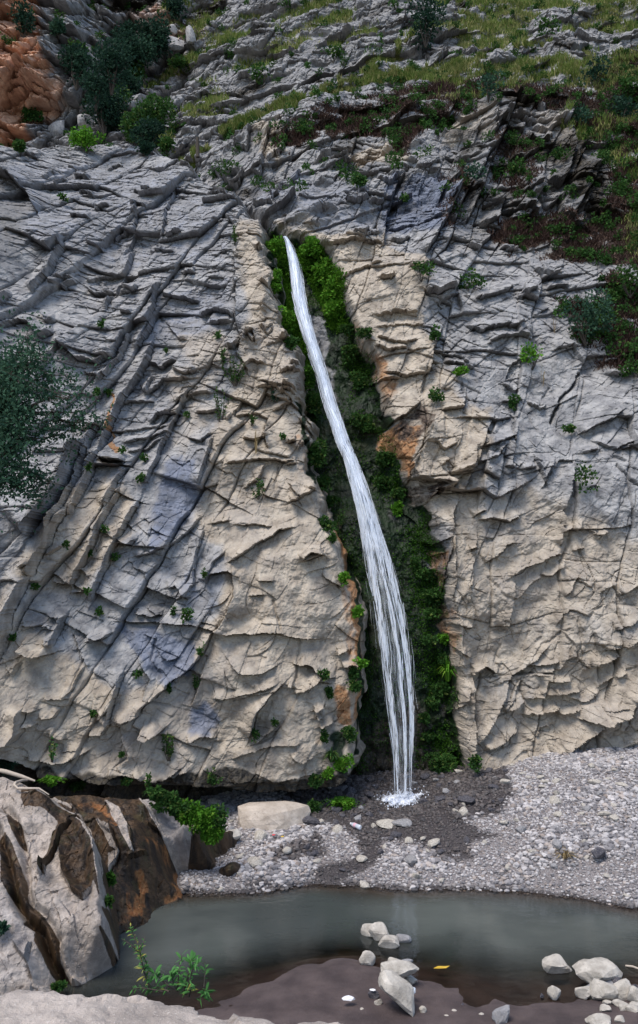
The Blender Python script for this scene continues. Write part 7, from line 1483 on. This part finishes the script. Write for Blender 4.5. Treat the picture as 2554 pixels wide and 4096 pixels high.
def leaf_on_water():
    X, Y, Z = at_z(*px('W5', [(482, 361)])[0], .012); s = .1
    v = np.array([[-s, 0, 0], [-.4 * s, -.35 * s, .012], [.5 * s, -.3 * s, .015], [s, 0, .03], [.5 * s, .3 * s, .012], [-.4 * s, .35 * s, .01]]); v = np.concatenate([v, v - np.array([0, 0, .004])]); 
    f = [[0, 1, 4, 5], [1, 2, 3, 4], [11, 10, 7, 6], [10, 9, 8, 7]]; o = new_mesh('fallen_leaf', v, np.array(f), M_YEL, False); o.location = (X, Y, Z); tag(o, 'yellow fallen leaf floating on the pool', 'leaf')
leaf_on_water()
def straw():
    rg = np.random.default_rng(12); X, Y, Z = at_z(*px(8, [(1165, 425)])[0], .42); V, F, A = tuft(rg, .22, .16, 120, .006); o = new_mesh('dry_grass_tuft', V, F, LM['straw'], False, {'leaf': A}); o.location = (X, Y, .40); tag(o, 'straw-coloured dry grass tuft on the pale gravel left of the dark slab', 'dry grass')
    for t, x, y, lb in [(3, 1215, 880, 'pale dry stalks hanging in a joint of the tan rock left of the gully'), (4, 1112, 330, 'single dry orange stalk below the hanging grey-green bush'), (4, 1058, 570, 'dry orange stalk on the big smooth slab')]:
        p = hit(*px(t, [(x, y)])[0]); V, F, A = tuft(rg, .10, .5, 22 if t == 3 else 8, .006); o = new_mesh('dry_stalks', V, F, LM['straw'], False, {'leaf': A}); o.location = (p[0], p[1] - .08, p[2] - .25); tag(o, lb, 'dry stalks')
straw()
# ------------------------------------------------------------------ camera, light
cam = bpy.data.cameras.new('camera'); co = bpy.data.objects.new('camera', cam); COL.objects.link(co)
co.location = (0, 0, CZ); co.rotation_euler = (PI / 2 + PITCH, 0, 0)
cam.sensor_fit = 'VERTICAL'; cam.sensor_height = 24; cam.lens = 12 / math.tan(FOV / 2); cam.clip_end = 500; cam.clip_start = .05
SC.camera = co
SUN_EL, SUN_AZ = math.radians(62), math.radians(-35)      # azimuth of the sun measured from behind the camera towards the right (positive)
w = bpy.data.worlds.new('World'); SC.world = w; w.use_nodes = True
t = w.node_tree; t.nodes.clear()
sky = t.nodes.new('ShaderNodeTexSky'); sky.sky_type = 'NISHITA'; sky.sun_disc = False; sky.sun_elevation = SUN_EL
bg = t.nodes.new('ShaderNodeBackground'); bg.inputs[1].default_value = SKY_STR
wo = t.nodes.new('ShaderNodeOutputWorld'); t.links.new(sky.outputs[0], bg.inputs[0]); t.links.new(bg.outputs[0], wo.inputs[0])
sx_, sy_, sz_ = math.sin(SUN_AZ) * math.cos(SUN_EL), -math.cos(SUN_AZ) * math.cos(SUN_EL), math.sin(SUN_EL)
sky.sun_rotation = math.atan2(sx_, sy_)
sun = bpy.data.lights.new('sun', 'SUN'); sun.energy = SUN_STR; sun.angle = math.radians(SUN_ANG); sun.color = (1, .93, .84)
so = bpy.data.objects.new('sun', sun); COL.objects.link(so); so.location = (0, -10, 40)
from mathutils import Vector
so.rotation_euler = Vector((-sx_, -sy_, -sz_)).to_track_quat('-Z', 'Y').to_euler()
vs = SC.view_settings; vs.view_transform = 'Standard'; vs.look = 'None'; vs.exposure = EXPO; vs.gamma = 1; vs.use_curve_mapping = False
SC.cycles.max_bounces = 6; SC.cycles.transparent_max_bounces = 12; SC.cycles.use_denoising = True
